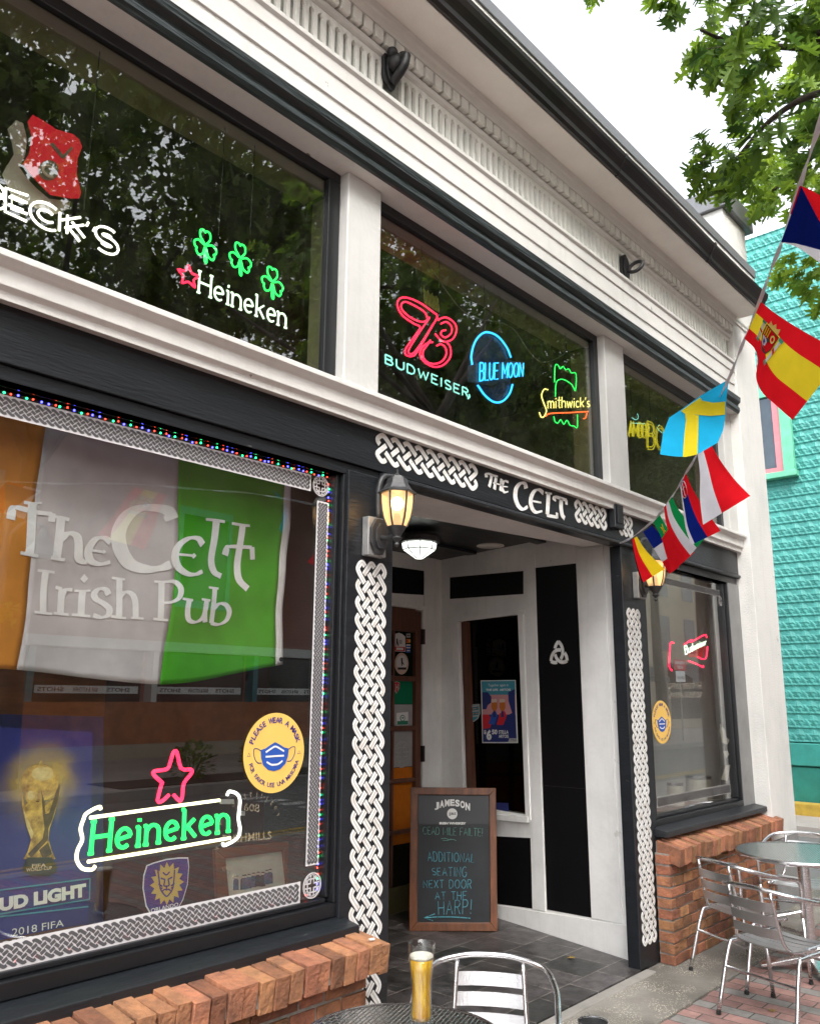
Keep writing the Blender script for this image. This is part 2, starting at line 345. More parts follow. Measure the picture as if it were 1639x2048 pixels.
def text(mb, txt, mp, bold=0.0, mi=0, lift=0.0012, mirror=False, slant=0.0, box=(0, 0, 1, 1)):
    f, n = mp; vs, fs, _ = glyphs(txt, bold); bx, by, bw, bh = box
    P = [f(bx+bw*((1-x if mirror else x)+slant*y), by+bh*y)+n*lift for x, y in vs]
    mb.add(P, fs if not mirror else [q[::-1] for q in fs], mi)
def arc_text(mb, txt, c, ex, ey, rad, a0, a1, h, bold=0.0, mi=0, inward=False, asp=0.62):
    """letters round a circle; c centre, ex/ey unit axes in the plane"""
    n = ex.cross(ey)
    for i, ch in enumerate(txt):
        if ch == ' ': continue
        a = a0+(a1-a0)*(i+0.5)/len(txt)
        rd = ex*math.cos(a)+ey*math.sin(a); tg = ex*math.sin(a)-ey*math.cos(a)
        if inward: rd, tg = -rd, -tg
        base = c+(ex*math.cos(a)+ey*math.sin(a))*rad
        vs, fs, ar = glyphs(ch, bold); w = h*min(ar, 1.1)*(asp/0.62)
        mb.add([base+tg*((x-0.5)*w)+rd*(y*h)+n*0.0008 for x, y in vs], fs, mi)

# single-stroke letters for neon tubes and chalk (unit box, y up)
def _arc(cx, cy, rx, ry, a, b, k=9): return [(cx+rx*math.cos(math.radians(a+(b-a)*i/k)), cy+ry*math.sin(math.radians(a+(b-a)*i/k))) for i in range(k+1)]
SF = {
 'A': (.8, [[(0,0),(.4,1),(.8,0)], [(.13,.35),(.67,.35)]]), 'B': (.7, [[(0,0),(0,1)], [(0,1)]+_arc(.35,.77,.28,.23,90,-90)+[(0,.54)], [(0,.54)]+_arc(.38,.27,.3,.27,90,-90)+[(0,0)]]),
 'C': (.8, [_arc(.42,.5,.42,.5,50,310,14)]), 'D': (.75, [[(0,0),(0,1)], [(0,1)]+_arc(.3,.5,.42,.5,90,-90,12)+[(0,0)]]),
 'E': (.62, [[(.6,1),(0,1),(0,0),(.6,0)], [(0,.52),(.48,.52)]]), 'F': (.6, [[(.6,1),(0,1),(0,0)], [(0,.52),(.45,.52)]]),
 'G': (.8, [_arc(.42,.5,.42,.5,50,330,14)+[(.8,.45),(.5,.45)]]), 'H': (.72, [[(0,0),(0,1)], [(.7,0),(.7,1)], [(0,.5),(.7,.5)]]),
 'I': (.12, [[(.06,0),(.06,1)]]), 'J': (.5, [[(.45,1),(.45,.2)]+_arc(.22,.22,.23,.22,0,-160,7)]), 'K': (.7, [[(0,0),(0,1)], [(.65,1),(0,.45)], [(.2,.6),(.68,0)]]),
 'L': (.58, [[(0,1),(0,0),(.56,0)]]), 'M': (.9, [[(0,0),(0,1),(.45,.3),(.9,1),(.9,0)]]), 'N': (.75, [[(0,0),(0,1),(.72,0),(.72,1)]]),
 'O': (.85, [_arc(.42,.5,.42,.5,90,450,18)]), 'P': (.66, [[(0,0),(0,1)], [(0,1)]+_arc(.34,.75,.28,.25,90,-90)+[(0,.5)]]),
 'R': (.7, [[(0,0),(0,1)], [(0,1)]+_arc(.34,.76,.28,.24,90,-90)+[(0,.52)], [(.3,.52),(.68,0)]]),
 'S': (.65, [_arc(.33,.75,.3,.25,40,270,10)+_arc(.33,.25,.32,.25,90,-140,10)]), 'T': (.75, [[(0,1),(.75,1)], [(.37,1),(.37,0)]]),
 'U': (.72, [[(0,1),(0,.3)]+_arc(.36,.3,.36,.3,180,360,10)+[(.72,1)]]), 'W': (1.05, [[(0,1),(.26,0),(.52,.8),(.78,0),(1.04,1)]]), 'X': (.7, [[(0,0),(.7,1)], [(0,1),(.7,0)]]),
 'Y': (.72, [[(0,1),(.36,.5),(.72,1)], [(.36,.5),(.36,0)]]), 'e': (.56, [[(.02,.3),(.54,.38)]+_arc(.28,.33,.27,.31,10,310,14)]),
 'i': (.16, [[(.08,0),(.08,.62)], [(.08,.8),(.08,.9)]]), 'n': (.56, [[(0,0),(0,.62)], [(0,.4)]+_arc(.27,.38,.26,.24,170,0,8)+[(.53,0)]]),
 'k': (.55, [[(.03,0),(.03,1)], [(.5,.62),(.03,.28)], [(.18,.4),(.55,0)]]), 'm': (.85, [[(0,0),(0,.62)], [(0,.4)]+_arc(.21,.42,.2,.2,170,0,7)+[(.41,0)], [(.41,.4)]+_arc(.62,.42,.2,.2,170,0,7)+[(.82,0)]]),
 't': (.4, [[(.2,1),(.18,.1),(.3,0)], [(0,.7),(.4,.7)]]), 'h': (.55, [[(0,0),(0,1)], [(0,.4)]+_arc(.27,.38,.26,.24,170,0,8)+[(.53,0)]]),
 'w': (.8, [[(0,.62),(.2,0),(.4,.55),(.6,0),(.8,.62)]]), 'c': (.5, [_arc(.28,.31,.26,.31,50,310,11)]), 's': (.42, [_arc(.21,.46,.18,.16,50,270,8)+_arc(.21,.15,.2,.15,90,-140,8)]),
 'u': (.55, [[(0,.62),(0,.2)]+_arc(.25,.2,.25,.2,180,360,8)+[(.5,.62),(.52,0)]]), 'd': (.6, [[(.52,1),(.52,0)], _arc(.27,.31,.25,.31,30,330,12)]), 'r': (.4, [[(0,0),(0,.62)], [(0,.4)]+_arc(.25,.38,.24,.24,170,70,5)]),
 'o': (.56, [_arc(.27,.31,.26,.31,90,450,14)]), 'g': (.55, [_arc(.26,.4,.24,.26,30,330,10), [(.5,.68),(.5,-.1)]+_arc(.27,-.1,.23,.2,0,-160,7)]),
 "'": (.14, [[(.1,1),(.04,.78)]]), '!': (.2, [[(.1,1),(.1,.3)], [(.1,.08),(.1,0)]]), ',': (.15, [[(.1,.1),(.03,-.15)]]), ' ': (.4, []),
 '~': (.9, [[(0,.5),(.25,.62),(.5,.45),(.75,.55),(.9,.4)], [(.1,.3),(.4,.32),(.6,.6)]]),
}
def strokes(txt, gap=0.22, serif=0.0):
    x = 0; out = []
    for ch in txt:
        w, st = SF[ch]
        for s in st: out.append([(x+a, b) for a, b in s])
        if serif and ch in 'Hinmkr':
            legs = {'H': (0, .7), 'i': (.08,), 'n': (0, .53), 'm': (0, .41, .82), 'k': (.03,), 'r': (0,)}[ch]
            for l in legs: out.append([(x+l-serif, 0), (x+l+serif, 0)])
            if ch == 'H':
                for l in legs: out.append([(x+l-serif, 1), (x+l+serif, 1)])
            else: out.append([(x+legs[0]-serif*1.2, .62 if ch != 'k' else 1), (x+legs[0], .62 if ch != 'k' else 1)])
        x += w+gap
    L = x-gap
    return [[(a/L, b) for a, b in s] for s in out]
def neon_text(mb, txt, mp, r, gap=0.22, serif=0.0, mi=0, double=0.0):
    f, n = mp
    for s in strokes(txt, gap, serif):
        p = [f(a, b) for a, b in s]
        if double:
            for sg in (-1, 1):
                q = []
                for i in range(len(p)):
                    t = (p[min(i+1, len(p)-1)]-p[max(i-1, 0)]).normalized(); q.append(p[i]+n.cross(t)*(sg*double))
                mb.tube(q, r, 6, mi=mi)
        else: mb.tube(p, r, 6, mi=mi)
def neon_paths(mb, paths, cv, pl, r, off=0.0, k=5, mi=0, closed=False):
    for p in paths: mb.tube(smooth_path([pl.at(*cv(*q), off) for q in p], k, closed), r, 7, closed, mi)
def panel(mb, pts, pl, th=0.004, off=0.0, mi=0, cv=None):
    """outline on a measured plane, th thick, its face off proud of the plane"""
    q = [pl.at(*(cv(*p) if cv else p)) for p in pts]
    mb.prism([a+pl.n*(off-th) for a in q], pl.n*th, mi)
def disc(mb, c, ex, ey, r, th, mi=0, seg=48, ry=None):
    n = ex.cross(ey); ry = ry or r
    mb.prism([c+ex*(r*math.cos(2*math.pi*i/seg))+ey*(ry*math.sin(2*math.pi*i/seg)) for i in range(seg)], n*th, mi)
def ring(mb, c, ex, ey, r, w, th, mi=0, seg=48, a0=0.0, a1=2*math.pi):
    n = ex.cross(ey); ribbon(mb, [c+ex*(r*math.cos(a0+(a1-a0)*i/seg))+ey*(r*math.sin(a0+(a1-a0)*i/seg)) for i in range(seg+1)], w, n, th, mi)

# ---- interlaced knotwork: closed billiard paths in a grid of nw x nl cells
def knot_segments(nw, nl, gap, sm=0.13):
    S = 40; used = set(); loops = []
    def tri(t, L):
        t %= 2*L; return t if t <= L else 2*L-t
    T = 4*nw*nl//math.gcd(2*nw, 2*nl)
    for k in range(nw):
        x0 = k+0.5
        if x0 in used: continue
        pts = [(tri(x0+i/S, nw), tri(i/S, nl)) for i in range(T*S)]
        for x, y in pts:
            if y < 1e-6: used.add(round(2*x)/2)
        loops.append(pts)
    segs = []
    for pts in loops:
        n = len(pts); wd = max(1, int(sm*S)); sp = []
        for i in range(n):
            a = b = 0.0; c = 0
            for j in range(-2*wd, 2*wd+1):
                w = math.exp(-0.5*(j/wd)**2); q = pts[(i+j) % n]; a += q[0]*w; b += q[1]*w; c += w
            sp.append((a/c, b/c))
        keep = []
        for i in range(n):
            x, y = pts[i]; x2, y2 = pts[(i+1) % n]
            up = (x2-x)*(y2-y) > 0
            # crossings sit at half-grid points with i+j odd, away from the border
            hx, hy = round(2*x), round(2*y); ok = True
            if 0 < hx < 2*nw and 0 < hy < 2*nl and (hx+hy) % 2 == 1:
                dist = math.hypot(x-hx/2, y-hy/2)
                over = up if hx % 2 == 0 else not up
                if not over and dist < gap: ok = False
            keep.append(ok)
        if not all(keep):
            st = next(i for i in range(n) if not keep[i-1] and keep[i]); cur = []
            for i in range(n):
                j = (st+i) % n
                if keep[j]: cur.append(sp[j])
                elif cur: segs.append(cur); cur = []
            if cur: segs.append(cur)
        else: segs.append(sp+[sp[0]])
    return [s[::3]+([s[-1]] if (len(s)-1) % 3 else []) for s in segs if len(s) > 3]
def knot(mb, o, ex, ey, W, L, nw, nl, w, gap, th, mi=0, line=None, sm=0.13, border=0.0):
    """o corner, ex across (width W), ey along (length L)"""
    n = ex.cross(ey)
    if n.y > 0.01 or (abs(n.y) < 0.01 and n.dot(Vector((-1, -0.3, 0))) < 0): n = -n
    for s in knot_segments(nw, nl, gap, sm):
        p = [o+ex*(W*a/nw)+ey*(L*b/nl) for a, b in s]
        ribbon(mb, p, w, n, th, mi)
        if line is not None: ribbon(mb, p, w*0.09, n, th+0.0004, line)
def medallion(mb, c, ex, ey, r, th, mi=0):
    n = ex.cross(ey); w = r*0.1
    ring(mb, c, ex, ey, r*0.93, w, th, mi, 36); ring(mb, c, ex, ey, r*0.8, w*0.5, th, mi, 36)
    for a, b in ((1, 0), (0, 1), (-1, 0), (0, -1)):
        d = ex*a+ey*b; t = ex*(-b)+ey*a
        for o_ in (-0.17, 0.17): ribbon(mb, [c+d*(r*0.12)+t*(r*o_), c+d*(r*0.8)+t*(r*o_)], w, n, th, mi)
        ribbon(mb, [c+d*(r*0.5)-t*(r*0.45), c+d*(r*0.5)+t*(r*0.45)], w, n, th, mi)
        ribbon(mb, [c+d*(r*0.42)+t*(r*0.38), c+d*(r*0.42)+t*(r*0.62), c+d*(r*0.2)+t*(r*0.62)], w, n, th, mi)

# ================================================================== GROUND AND STREET
def ground_mats():
    m, nt, b = new_mat('sidewalk_concrete'); b.inputs['Roughness'].default_value = 0.9
    tc = N(nt, 'ShaderNodeTexCoord'); n1 = N(nt, 'ShaderNodeTexNoise', Scale=2.2, Detail=8.0); n2 = N(nt, 'ShaderNodeTexVoronoi', Scale=95.0); n3 = N(nt, 'ShaderNodeTexNoise', Scale=4.0, Detail=4.0)
    for n in (n1, n2, n3): nt.links.new(tc.outputs['Object'], n.inputs['Vector'])
    r1 = N(nt, 'ShaderNodeValToRGB'); nt.links.new(n1.outputs[0], r1.inputs[0])
    r1.color_ramp.elements[0].position, r1.color_ramp.elements[1].position = 0.32, 0.68
    r1.color_ramp.elements[0].color = (0.11, 0.10, 0.085, 1); r1.color_ramp.elements[1].color = (0.27, 0.25, 0.22, 1)
    r2 = N(nt, 'ShaderNodeValToRGB'); nt.links.new(n2.outputs['Distance'], r2.inputs[0])
    r2.color_ramp.elements[0].position, r2.color_ramp.elements[1].position = 0.14, 0.38
    r2.color_ramp.elements[0].color = (1, 1, 1, 1); r2.color_ramp.elements[1].color = (0, 0, 0, 1)
    r3 = N(nt, 'ShaderNodeMapRange'); r3.inputs[1].default_value = 0.44; r3.inputs[2].default_value = 0.58; nt.links.new(n3.outputs[0], r3.inputs[0])
    mu = N(nt, 'ShaderNodeMath', operation='MULTIPLY'); nt.links.new(r2.outputs[0], mu.inputs[0]); nt.links.new(r3.outputs[0], mu.inputs[1])
    mx = N(nt, 'ShaderNodeMixRGB'); mx.inputs[2].default_value = (0.72, 0.65, 0.48, 1)
    nt.links.new(mu.outputs[0], mx.inputs[0]); nt.links.new(r1.outputs[0], mx.inputs[1]); nt.links.new(mx.outputs[0], b.inputs['Base Color'])
    bp = N(nt, 'ShaderNodeBump', Strength=0.5, Distance=0.006); nt.links.new(n2.outputs['Distance'], bp.inputs['Height']); nt.links.new(bp.outputs[0], b.inputs['Normal'])
    M['concrete'] = m
    def brickmat(name, c1, c2, cm, sc, mortar, bw, rh, off, rot=0.0, rough=0.85, bump=0.5, band=None, nz=0.5):
        m, nt, b = new_mat(name)
        tc = N(nt, 'ShaderNodeTexCoord'); mp = N(nt, 'ShaderNodeMapping'); mp.inputs['Rotation'].default_value = (0, 0, rot)
        br = N(nt, 'ShaderNodeTexBrick', Scale=sc); br.offset = off; br.inputs['Mortar Size'].default_value = mortar
        br.inputs['Brick Width'].default_value = bw; br.inputs['Row Height'].default_value = rh; br.inputs['Mortar Smooth'].default_value = 0.3; br.inputs['Bias'].default_value = 0.0
        br.inputs['Color1'].default_value = (*c1, 1); br.inputs['Color2'].default_value = (*c2, 1); br.inputs['Mortar'].default_value = (*cm, 1)
        nt.links.new(tc.outputs['Object'], mp.inputs[0]); nt.links.new(mp.outputs[0], br.inputs['Vector'])
        no = N(nt, 'ShaderNodeTexNoise', Scale=9.0, Detail=9.0, Roughness=0.7); nt.links.new(tc.outputs['Object'], no.inputs['Vector'])
        mr = N(nt, 'ShaderNodeMapRange'); mr.inputs[1].default_value = 0.3; mr.inputs[2].default_value = 0.7; mr.inputs[3].default_value = 1-nz; mr.inputs[4].default_value = 1+nz; nt.links.new(no.outputs[0], mr.inputs[0])
        col = br.outputs['Color']
        if band:
            sp = N(nt, 'ShaderNodeSeparateXYZ'); nt.links.new(mp.outputs[0], sp.inputs[0])
            md = N(nt, 'ShaderNodeMath', operation='MODULO'); md.inputs[1].default_value = band[0]
            ad = N(nt, 'ShaderNodeMath', operation='ADD'); ad.inputs[1].default_value = 40*band[0]
            nt.links.new(sp.outputs['Y'], ad.inputs[0]); nt.links.new(ad.outputs[0], md.inputs[0])
            lt = N(nt, 'ShaderNodeMath', operation='LESS_THAN'); lt.inputs[1].default_value = band[1]; nt.links.new(md.outputs[0], lt.inputs[0])
            m3 = N(nt, 'ShaderNodeMixRGB'); m3.inputs[2].default_value = (*band[2], 1)
            nt.links.new(lt.outputs[0], m3.inputs[0]); nt.links.new(col, m3.inputs[1])
            m4 = N(nt, 'ShaderNodeMixRGB'); m4.inputs[2].default_value = (*cm, 1); nt.links.new(br.outputs['Fac'], m4.inputs[0]); nt.links.new(m3.outputs[0], m4.inputs[1]); col = m4.outputs[0]
        hv = N(nt, 'ShaderNodeHueSaturation'); nt.links.new(mr.outputs[0], hv.inputs['Value']); nt.links.new(col, hv.inputs['Color']); nt.links.new(hv.outputs[0], b.inputs['Base Color'])
        b.inputs['Roughness'].default_value = rough
        h = N(nt, 'ShaderNodeMath', operation='MULTIPLY_ADD'); h.inputs[1].default_value = -1.0; nt.links.new(br.outputs['Fac'], h.inputs[0]); nt.links.new(no.outputs[0], h.inputs[2])
        bp = N(nt, 'ShaderNodeBump', Strength=bump, Distance=0.006); nt.links.new(h.outputs[0], bp.inputs['Height']); nt.links.new(bp.outputs[0], b.inputs['Normal'])
        return m
    M['paver'] = brickmat('sidewalk_brick_pavers', (0.33, 0.19, 0.165), (0.25, 0.145, 0.13), (0.075, 0.07, 0.062), 1.0, 0.004, 0.19, 0.095, 0.5, math.pi/2, band=(0.285, 0.095, (0.22, 0.21, 0.195)), nz=0.3)
    M['slate'] = brickmat('slate_floor_tiles', (0.085, 0.074, 0.075), (0.022, 0.024, 0.022), (0.19, 0.165, 0.145), 1.0, 0.004, 0.30, 0.30, 0.5, 0.0, rough=0.38, bump=0.9, nz=0.9)
    M['asphalt'] = mat('asphalt', (0.17, 0.165, 0.16), 0.9, var=0.12, scale=1.2, bump=0.4, bscale=150)
    M['farwalk'] = mat('far_pavement', (0.42, 0.37, 0.34), 0.9, var=0.12, scale=1.0, bump=0.2)
    M['kerb'] = mat('kerb_concrete', (0.33, 0.31, 0.28), 0.9, var=0.15, scale=4)
    M['line_y'] = mat('yellow_road_paint', (0.55, 0.36, 0.05), 0.8, var=0.15, scale=9)
    M['line_w'] = mat('white_road_paint', (0.6, 0.6, 0.58), 0.8, var=0.15, scale=9)
    M['soil'] = mat('planter_soil', (0.06, 0.045, 0.03), 1.0, var=0.3, scale=12, bump=0.8)
ground_mats()
struct(MB().box(-60, 90, -80, 60, -0.6, -0.14).build('road', M['asphalt']))
# near pavement: concrete strip by the shops, brick pavers beyond
struct(MB().box(-12, 8.4, 2.105, 2.60, -0.3, 0.0).build('pavement', M['concrete'], bevel=0.004))
struct(MB().box(-12, 8.4, -2.5, 2.097, -0.3, -0.004).build('brick_pavement', M['paver'], bevel=0.004))
struct(MB().box(-12, 8.4, -2.66, -2.503, -0.3, 0.0).build('kerb', M['kerb'], bevel=0.01))
struct(MB().box(-30, 80, -7.8, -7.62, -0.3, 0.02).build('far_kerb', M['kerb'], bevel=0.012))
struct(MB().box(-30, 80, -14.0, -7.81, -0.3, 0.012).build('far_pavement', M['farwalk']))
for y in (-3.35, -3.55): struct(MB().box(-30, 80, y-0.05, y+0.05, -0.15, -0.136).build('yellow_line', M['line_y']))
for k in range(9): struct(MB().box(9+k*0.0, 9.5, -3.2-k*0.5, -2.95-k*0.5, -0.15, -0.136).build('crossing_stripe', M['line_w']))
struct(MB().box(11.6, 80, -2.4, 12, -0.3, -0.02).build('side_pavement', M['farwalk']))
# entry recess: slate floor with a stone threshold
ef = MB(); ef.prism([(2.69, 2.52, -0.2), (4.93, 2.52, -0.2), (5.40, 4.60, -0.2), (2.4, 4.60, -0.2)], (0, 0, 0.212)); struct(ef.build('entry_floor', M['slate']))
struct(MB().box(2.55, 4.90, 2.452, 2.516, -0.2, 0.008).build('entry_threshold', M['kerb'], bevel=0.006))

# ================================================================== THE PUB
FY = 2.52                                              # face of the carved pilasters and of the sign beam
GY = 2.58                                              # glass
pub = thing('pub_building', 'black and white corner pub front with carved knotwork pilasters and a recessed entry', 'pub', (4.8, 2.52, 0))
PF = PY(FY)
# --- massing and dark interior behind the glass
w = MB(); w.box(-6, 6.84, 6.6, 6.8, 0, 4.6); w.box(-6.2, -6, 2.7, 6.8, 0, 4.6); w.build('back_wall', M['dark_red'], pub)
w = MB(); w.box(-6, 2.33, 2.66, 6.6, -0.2, 0.30); w.box(5.56, 6.84, 2.66, 6.6, -0.2, 0.30); w.build('interior_floor', M['interior'], pub)
MB().box(-6, 7.35, 2.70, 6.8, 4.40, 4.5).build('interior_ceiling', M['int_ceiling'], pub)
w = MB(); w.box(-6, 6.84, 6.50, 6.595, 0.3, 1.25); w.box(-6, 6.84, 6.42, 6.595, 1.25, 1.32); w.build('wainscot', M['brownwood'], pub)
w = MB(); w.box(-2.5, 2.6, 2.70, 3.25, 0.60, 0.66); w.build('display_shelf', M['brownwood'], pub)
w = MB(); w.box(5.22, 6.8, 2.70, 3.2, 0.70, 0.76); w.build('display_shelf', M['brownwood'], pub)
w = MB(); w.box(-2.5, 2.58, 4.3, 4.36, 0.3, 1.72); w.box(-2.5, 2.58, 4.24, 4.40, 1.722, 1.79); w.build('bar_partition', M['brownwood'], pub, bevel=0.005)
# --- black sign beam
bm = MB()
bm.box(-6, 6.838, FY, 2.68, 2.535, 2.735); bm.box(-6, 2.70, FY+0.015, 2.66, 2.485, 2.533)
bm.profile_x([(FY-0.004, 2.53), (FY-0.016, 2.527), (FY-0.018, 2.512), (FY-0.004, 2.505), (FY+0.06, 2.505), (FY+0.06, 2.533)], 2.62, 6.838)
bm.box(5.13, 6.838, FY+0.02, 2.66, 2.45, 2.503)
beam = bm.build('sign_beam', M['black'], pub, bevel=0.003)
# lettering THE CELT, pen-like strokes
def pen(mb, cv, pl, strokes_, w, nibdir, lift=0.0, th=0.003, k=5):
    for s in strokes_:
        ww = w
        if isinstance(s, tuple): s, f_ = s; ww = w*f_
        P = [pl.at(*cv(*q), lift) for q in s]
        ribbon(mb, smooth_path(P, k) if len(P) > 2 else P, ww, pl.n, th, nib=nibdir)
cv = crop(680, 800, 2.483); lt = MB(); nib = Vector((0.95, 0, 0.3)).normalized()
pen(lt, cv, PF, [[(750,372),(746,400),(738,432)], [(721,366),(735,366),(755,374),(780,380)], [(722,366),(724,384)],
    [(772,386),(768,412),(764,444)], [(800,393),(797,420),(794,452)], ([(758,412),(806,424)], .6),
    [(833,408),(815,402),(804,418),(803,442),(814,458),(832,455)], ([(800,428),(829,432)], .6)], 0.022, nib)
pen(lt, cv, PF, [[(921,440),(914,416),(893,414),(872,440),(868,485),(882,525),(905,543),(928,530)],
    [(1006,462),(985,446),(960,455),(945,490),(947,530),(968,557),(1000,552)], ([(945,500),(995,510)], .6),
    [(1032,462),(1030,510),(1026,570)], [(1024,572),(1050,578),(1074,582)], ([(1074,560),(1074,586)], .6), ([(1016,460),(1048,466)], .6),
    [(1096,490),(1094,530),(1100,570),(1112,588)], [(1060,500),(1064,482),(1090,488),(1122,498)], ([(1120,497),(1121,520)], .7)], 0.036, nib)
lt.build('sign_lettering', M['knot'], beam)
def span(cv, a, b, pl): return pl.at(*cv(*a)), pl.at(*cv(*b))
X, Z = Vector((1, 0, 0)), Vector((0, 0, 1))
a, b = span(cv, (178, 205), (678, 372), PF)
km = MB(); knot(km, Vector((a.x, FY, 2.577)), Z, X, 0.135, b.x-a.x, 2, 9, 0.023, 0.30, 0.003); km.build('knot_ornament', M['knot'], beam)
a, b = span(cv, (1163, 530), (1447, 610), PF)
km = MB(); xs = PF.at(*cv(1322, 570)).x; xe = PF.at(*cv(1380, 590)).x
knot(km, Vector((a.x, FY, 2.575)), Z, X, 0.135, xs-a.x-0.01, 2, 5, 0.023, 0.30, 0.003); km.build('knot_ornament', M['knot'], beam); km = MB(); knot(km, Vector((xe, FY, 2.575)), Z, X, 0.135, b.x-xe, 2, 3, 0.023, 0.30, 0.003); km.build('knot_ornament', M['knot'], beam)
# --- carved pilasters
def pilaster(x0, x1, kx0, kx1, zb, zt, seedn, yb):
    p = MB().box(x0, x1, FY, yb, 0.0, 2.503).build('carved_pilaster', M['black'], pub, bevel=0.003)
    W = kx1-kx0; L = zt-zb; nl = round(L/(0.071 if x0 < 3 else 0.066)); nl += 1 if nl % 3 == 0 else 0
    km = MB(); knot(km, Vector((kx0, FY, zb)), X, Z, W, L, 3, nl, W*0.132, 0.25, 0.0018, 0, 1); km.build('knot_ornament', [M['knot'], M['knotline']], p)
pilaster(2.42, 2.70, 2.478, 2.655, 0.10, 2.115, 1, 3.0)
pilaster(4.84, 5.125, PF.at(1264, 1500).x+.012, PF.at(1294, 1500).x-.012, 0.13, 2.105, 2, 2.60)
# --- white ledge above the beam
ld = MB(); ld.profile_x([(2.66, 2.737), (2.48, 2.715), (2.48, 2.742), (2.462, 2.755), (2.462, 2.808), (2.45, 2.815), (2.43, 2.832), (2.43, 2.853), (2.52, 2.872), (2.66, 2.872)], -6, 6.838)
ld.build('white_ledge', M['white'], pub, bevel=0.002)
# --- upper pilasters
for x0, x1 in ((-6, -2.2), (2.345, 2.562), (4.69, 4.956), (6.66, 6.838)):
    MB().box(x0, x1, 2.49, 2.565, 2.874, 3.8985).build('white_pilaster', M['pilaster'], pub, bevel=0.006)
# --- upper windows
for x0, x1 in ((-2.2, 2.345), (2.562, 4.69), (4.956, 6.66)):
    fr = MB(); z0, z1 = 2.874, 3.8985; xi = {2.345: PY(2.54).at(651, 600).x, 4.69: PY(2.54).at(1186, 700).x}.get(x1, x1-0.05); xl = x0+(0.05 if x0 < 0 else 0.006)
    fr.box(x0+0.002, x1-0.002, 2.54, 2.575, z1-0.05, z1); fr.box(x0+0.002, x1-0.002, 2.54, 2.575, z0, z0+0.012)
    fr.box(x0+0.002, xl, 2.54, 2.575, z0+0.0125, z1-0.0505); fr.box(xi, x1-0.002, 2.54, 2.575, z0+0.0125, z1-0.0505)
    f = fr.build('transom_window', M['frame'], pub, bevel=0.004)
    MB().box(x0+0.004, xi+0.01, 2.560, 2.566, z0+0.010, z1-0.045).build('pane', M['glass_hi'], f)
    lb_ = MB(); lb_.box(x0+0.003, x1-0.003, 2.5755, 2.79, z1-0.048, z1-0.002); lb_.box(x1+0.022, x1+0.09, 2.5755, 2.76, z0+0.01, z1-0.049); lb_.build('lining_or_reflection_band', M['reflection_band'], f)  # added boards imitating the reflection of the white reveal and head
# --- head strip, green-black moulding, white fascia, flutes, dentils, soffit
MB().box(-6, 6.838, 2.425, 2.70, 3.899, 3.915).build('window_head', M['white'], pub)
gm = MB(); gm.profile_x([(2.60, 3.916), (2.424, 3.916), (2.424, 3.897), (2.41, 3.900), (2.40, 3.918), (2.402, 3.945), (2.418, 3.958), (2.416, 3.972), (2.392, 3.990), (2.388, 4.03), (2.395, 4.038), (2.60, 4.04)], -6, 6.838)
gm.build('dark_moulding', M['green_black'], pub)
fs = MB(); fs.profile_x([(2.70, 4.042), (2.435, 4.042), (2.435, 4.15), (2.426, 4.154), (2.426, 4.26), (2.417, 4.265), (2.417, 4.33), (2.404, 4.342), (2.404, 4.362), (2.418, 4.376), (2.445, 4.392), (2.70, 4.392)], -6, 6.838)
fs.build('white_fascia', M['white'], pub)
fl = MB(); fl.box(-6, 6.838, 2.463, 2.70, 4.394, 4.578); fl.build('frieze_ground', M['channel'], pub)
fl = MB(); fl.box(-6, 6.838, 2.444, 2.4628, 4.556, 4.578); x = -0.6
while x < 6.80:
    if not any(abs(x-hx) < 0.06 for hx in (2.56, 4.97)):
        fl.add([(x-.0125, 2.4628, 4.395), (x-.0105, 2.4445, 4.395), (x+.0105, 2.4445, 4.395), (x+.0125, 2.4628, 4.395), (x-.0125, 2.4628, 4.54), (x-.0105, 2.4445, 4.54), (x+.0105, 2.4445, 4.54), (x+.0125, 2.4628, 4.54), (x-.026, 2.4628, 4.5555), (x-.026, 2.4445, 4.5555), (x+.026, 2.4445, 4.5555), (x+.026, 2.4628, 4.5555)],
               [(0,1,5,4), (1,2,6,5), (2,3,7,6), (0,3,2,1), (4,5,9,8), (5,6,10,9), (6,7,11,10)])
    x += 0.0525
fl.build('fluted_frieze', M['dirty_white'], pub)
bd = MB(); bd.profile_x([(2.70, 4.58), (2.45, 4.58), (2.428, 4.586), (2.419, 4.600), (2.428, 4.614), (2.44, 4.618), (2.70, 4.618)], -6, 6.838); bd.build('bead_moulding', M['white'], pub)
dn = MB(); dn.box(-6, 6.838, 2.448, 2.70, 4.620, 4.688); dn.build('dentil_ground', M['channel'], pub); dn = MB(); x = -0.6  # dark ground paints the gap shadows between the dentils
while x < 6.82:
    dn.box(x, x+0.055, 2.402, 2.447, 4.622, 4.688); x += 0.0735
dn.build('dentil_course', M['dirty_white'], pub)
cn = MB(); cn.profile_x([(2.70, 4.69), (2.396, 4.69), (2.39, 4.70), (2.384, 4.722), (2.372, 4.732), (2.365, 4.764), (2.70, 4.764)], -6, 6.838); cn.build('crown_moulding', M['white'], pub)
sf = MB(); sf.box(-6, 6.90, 2.187, 2.70, 4.766, 4.80); sf.build('soffit', M['soffit'], pub)
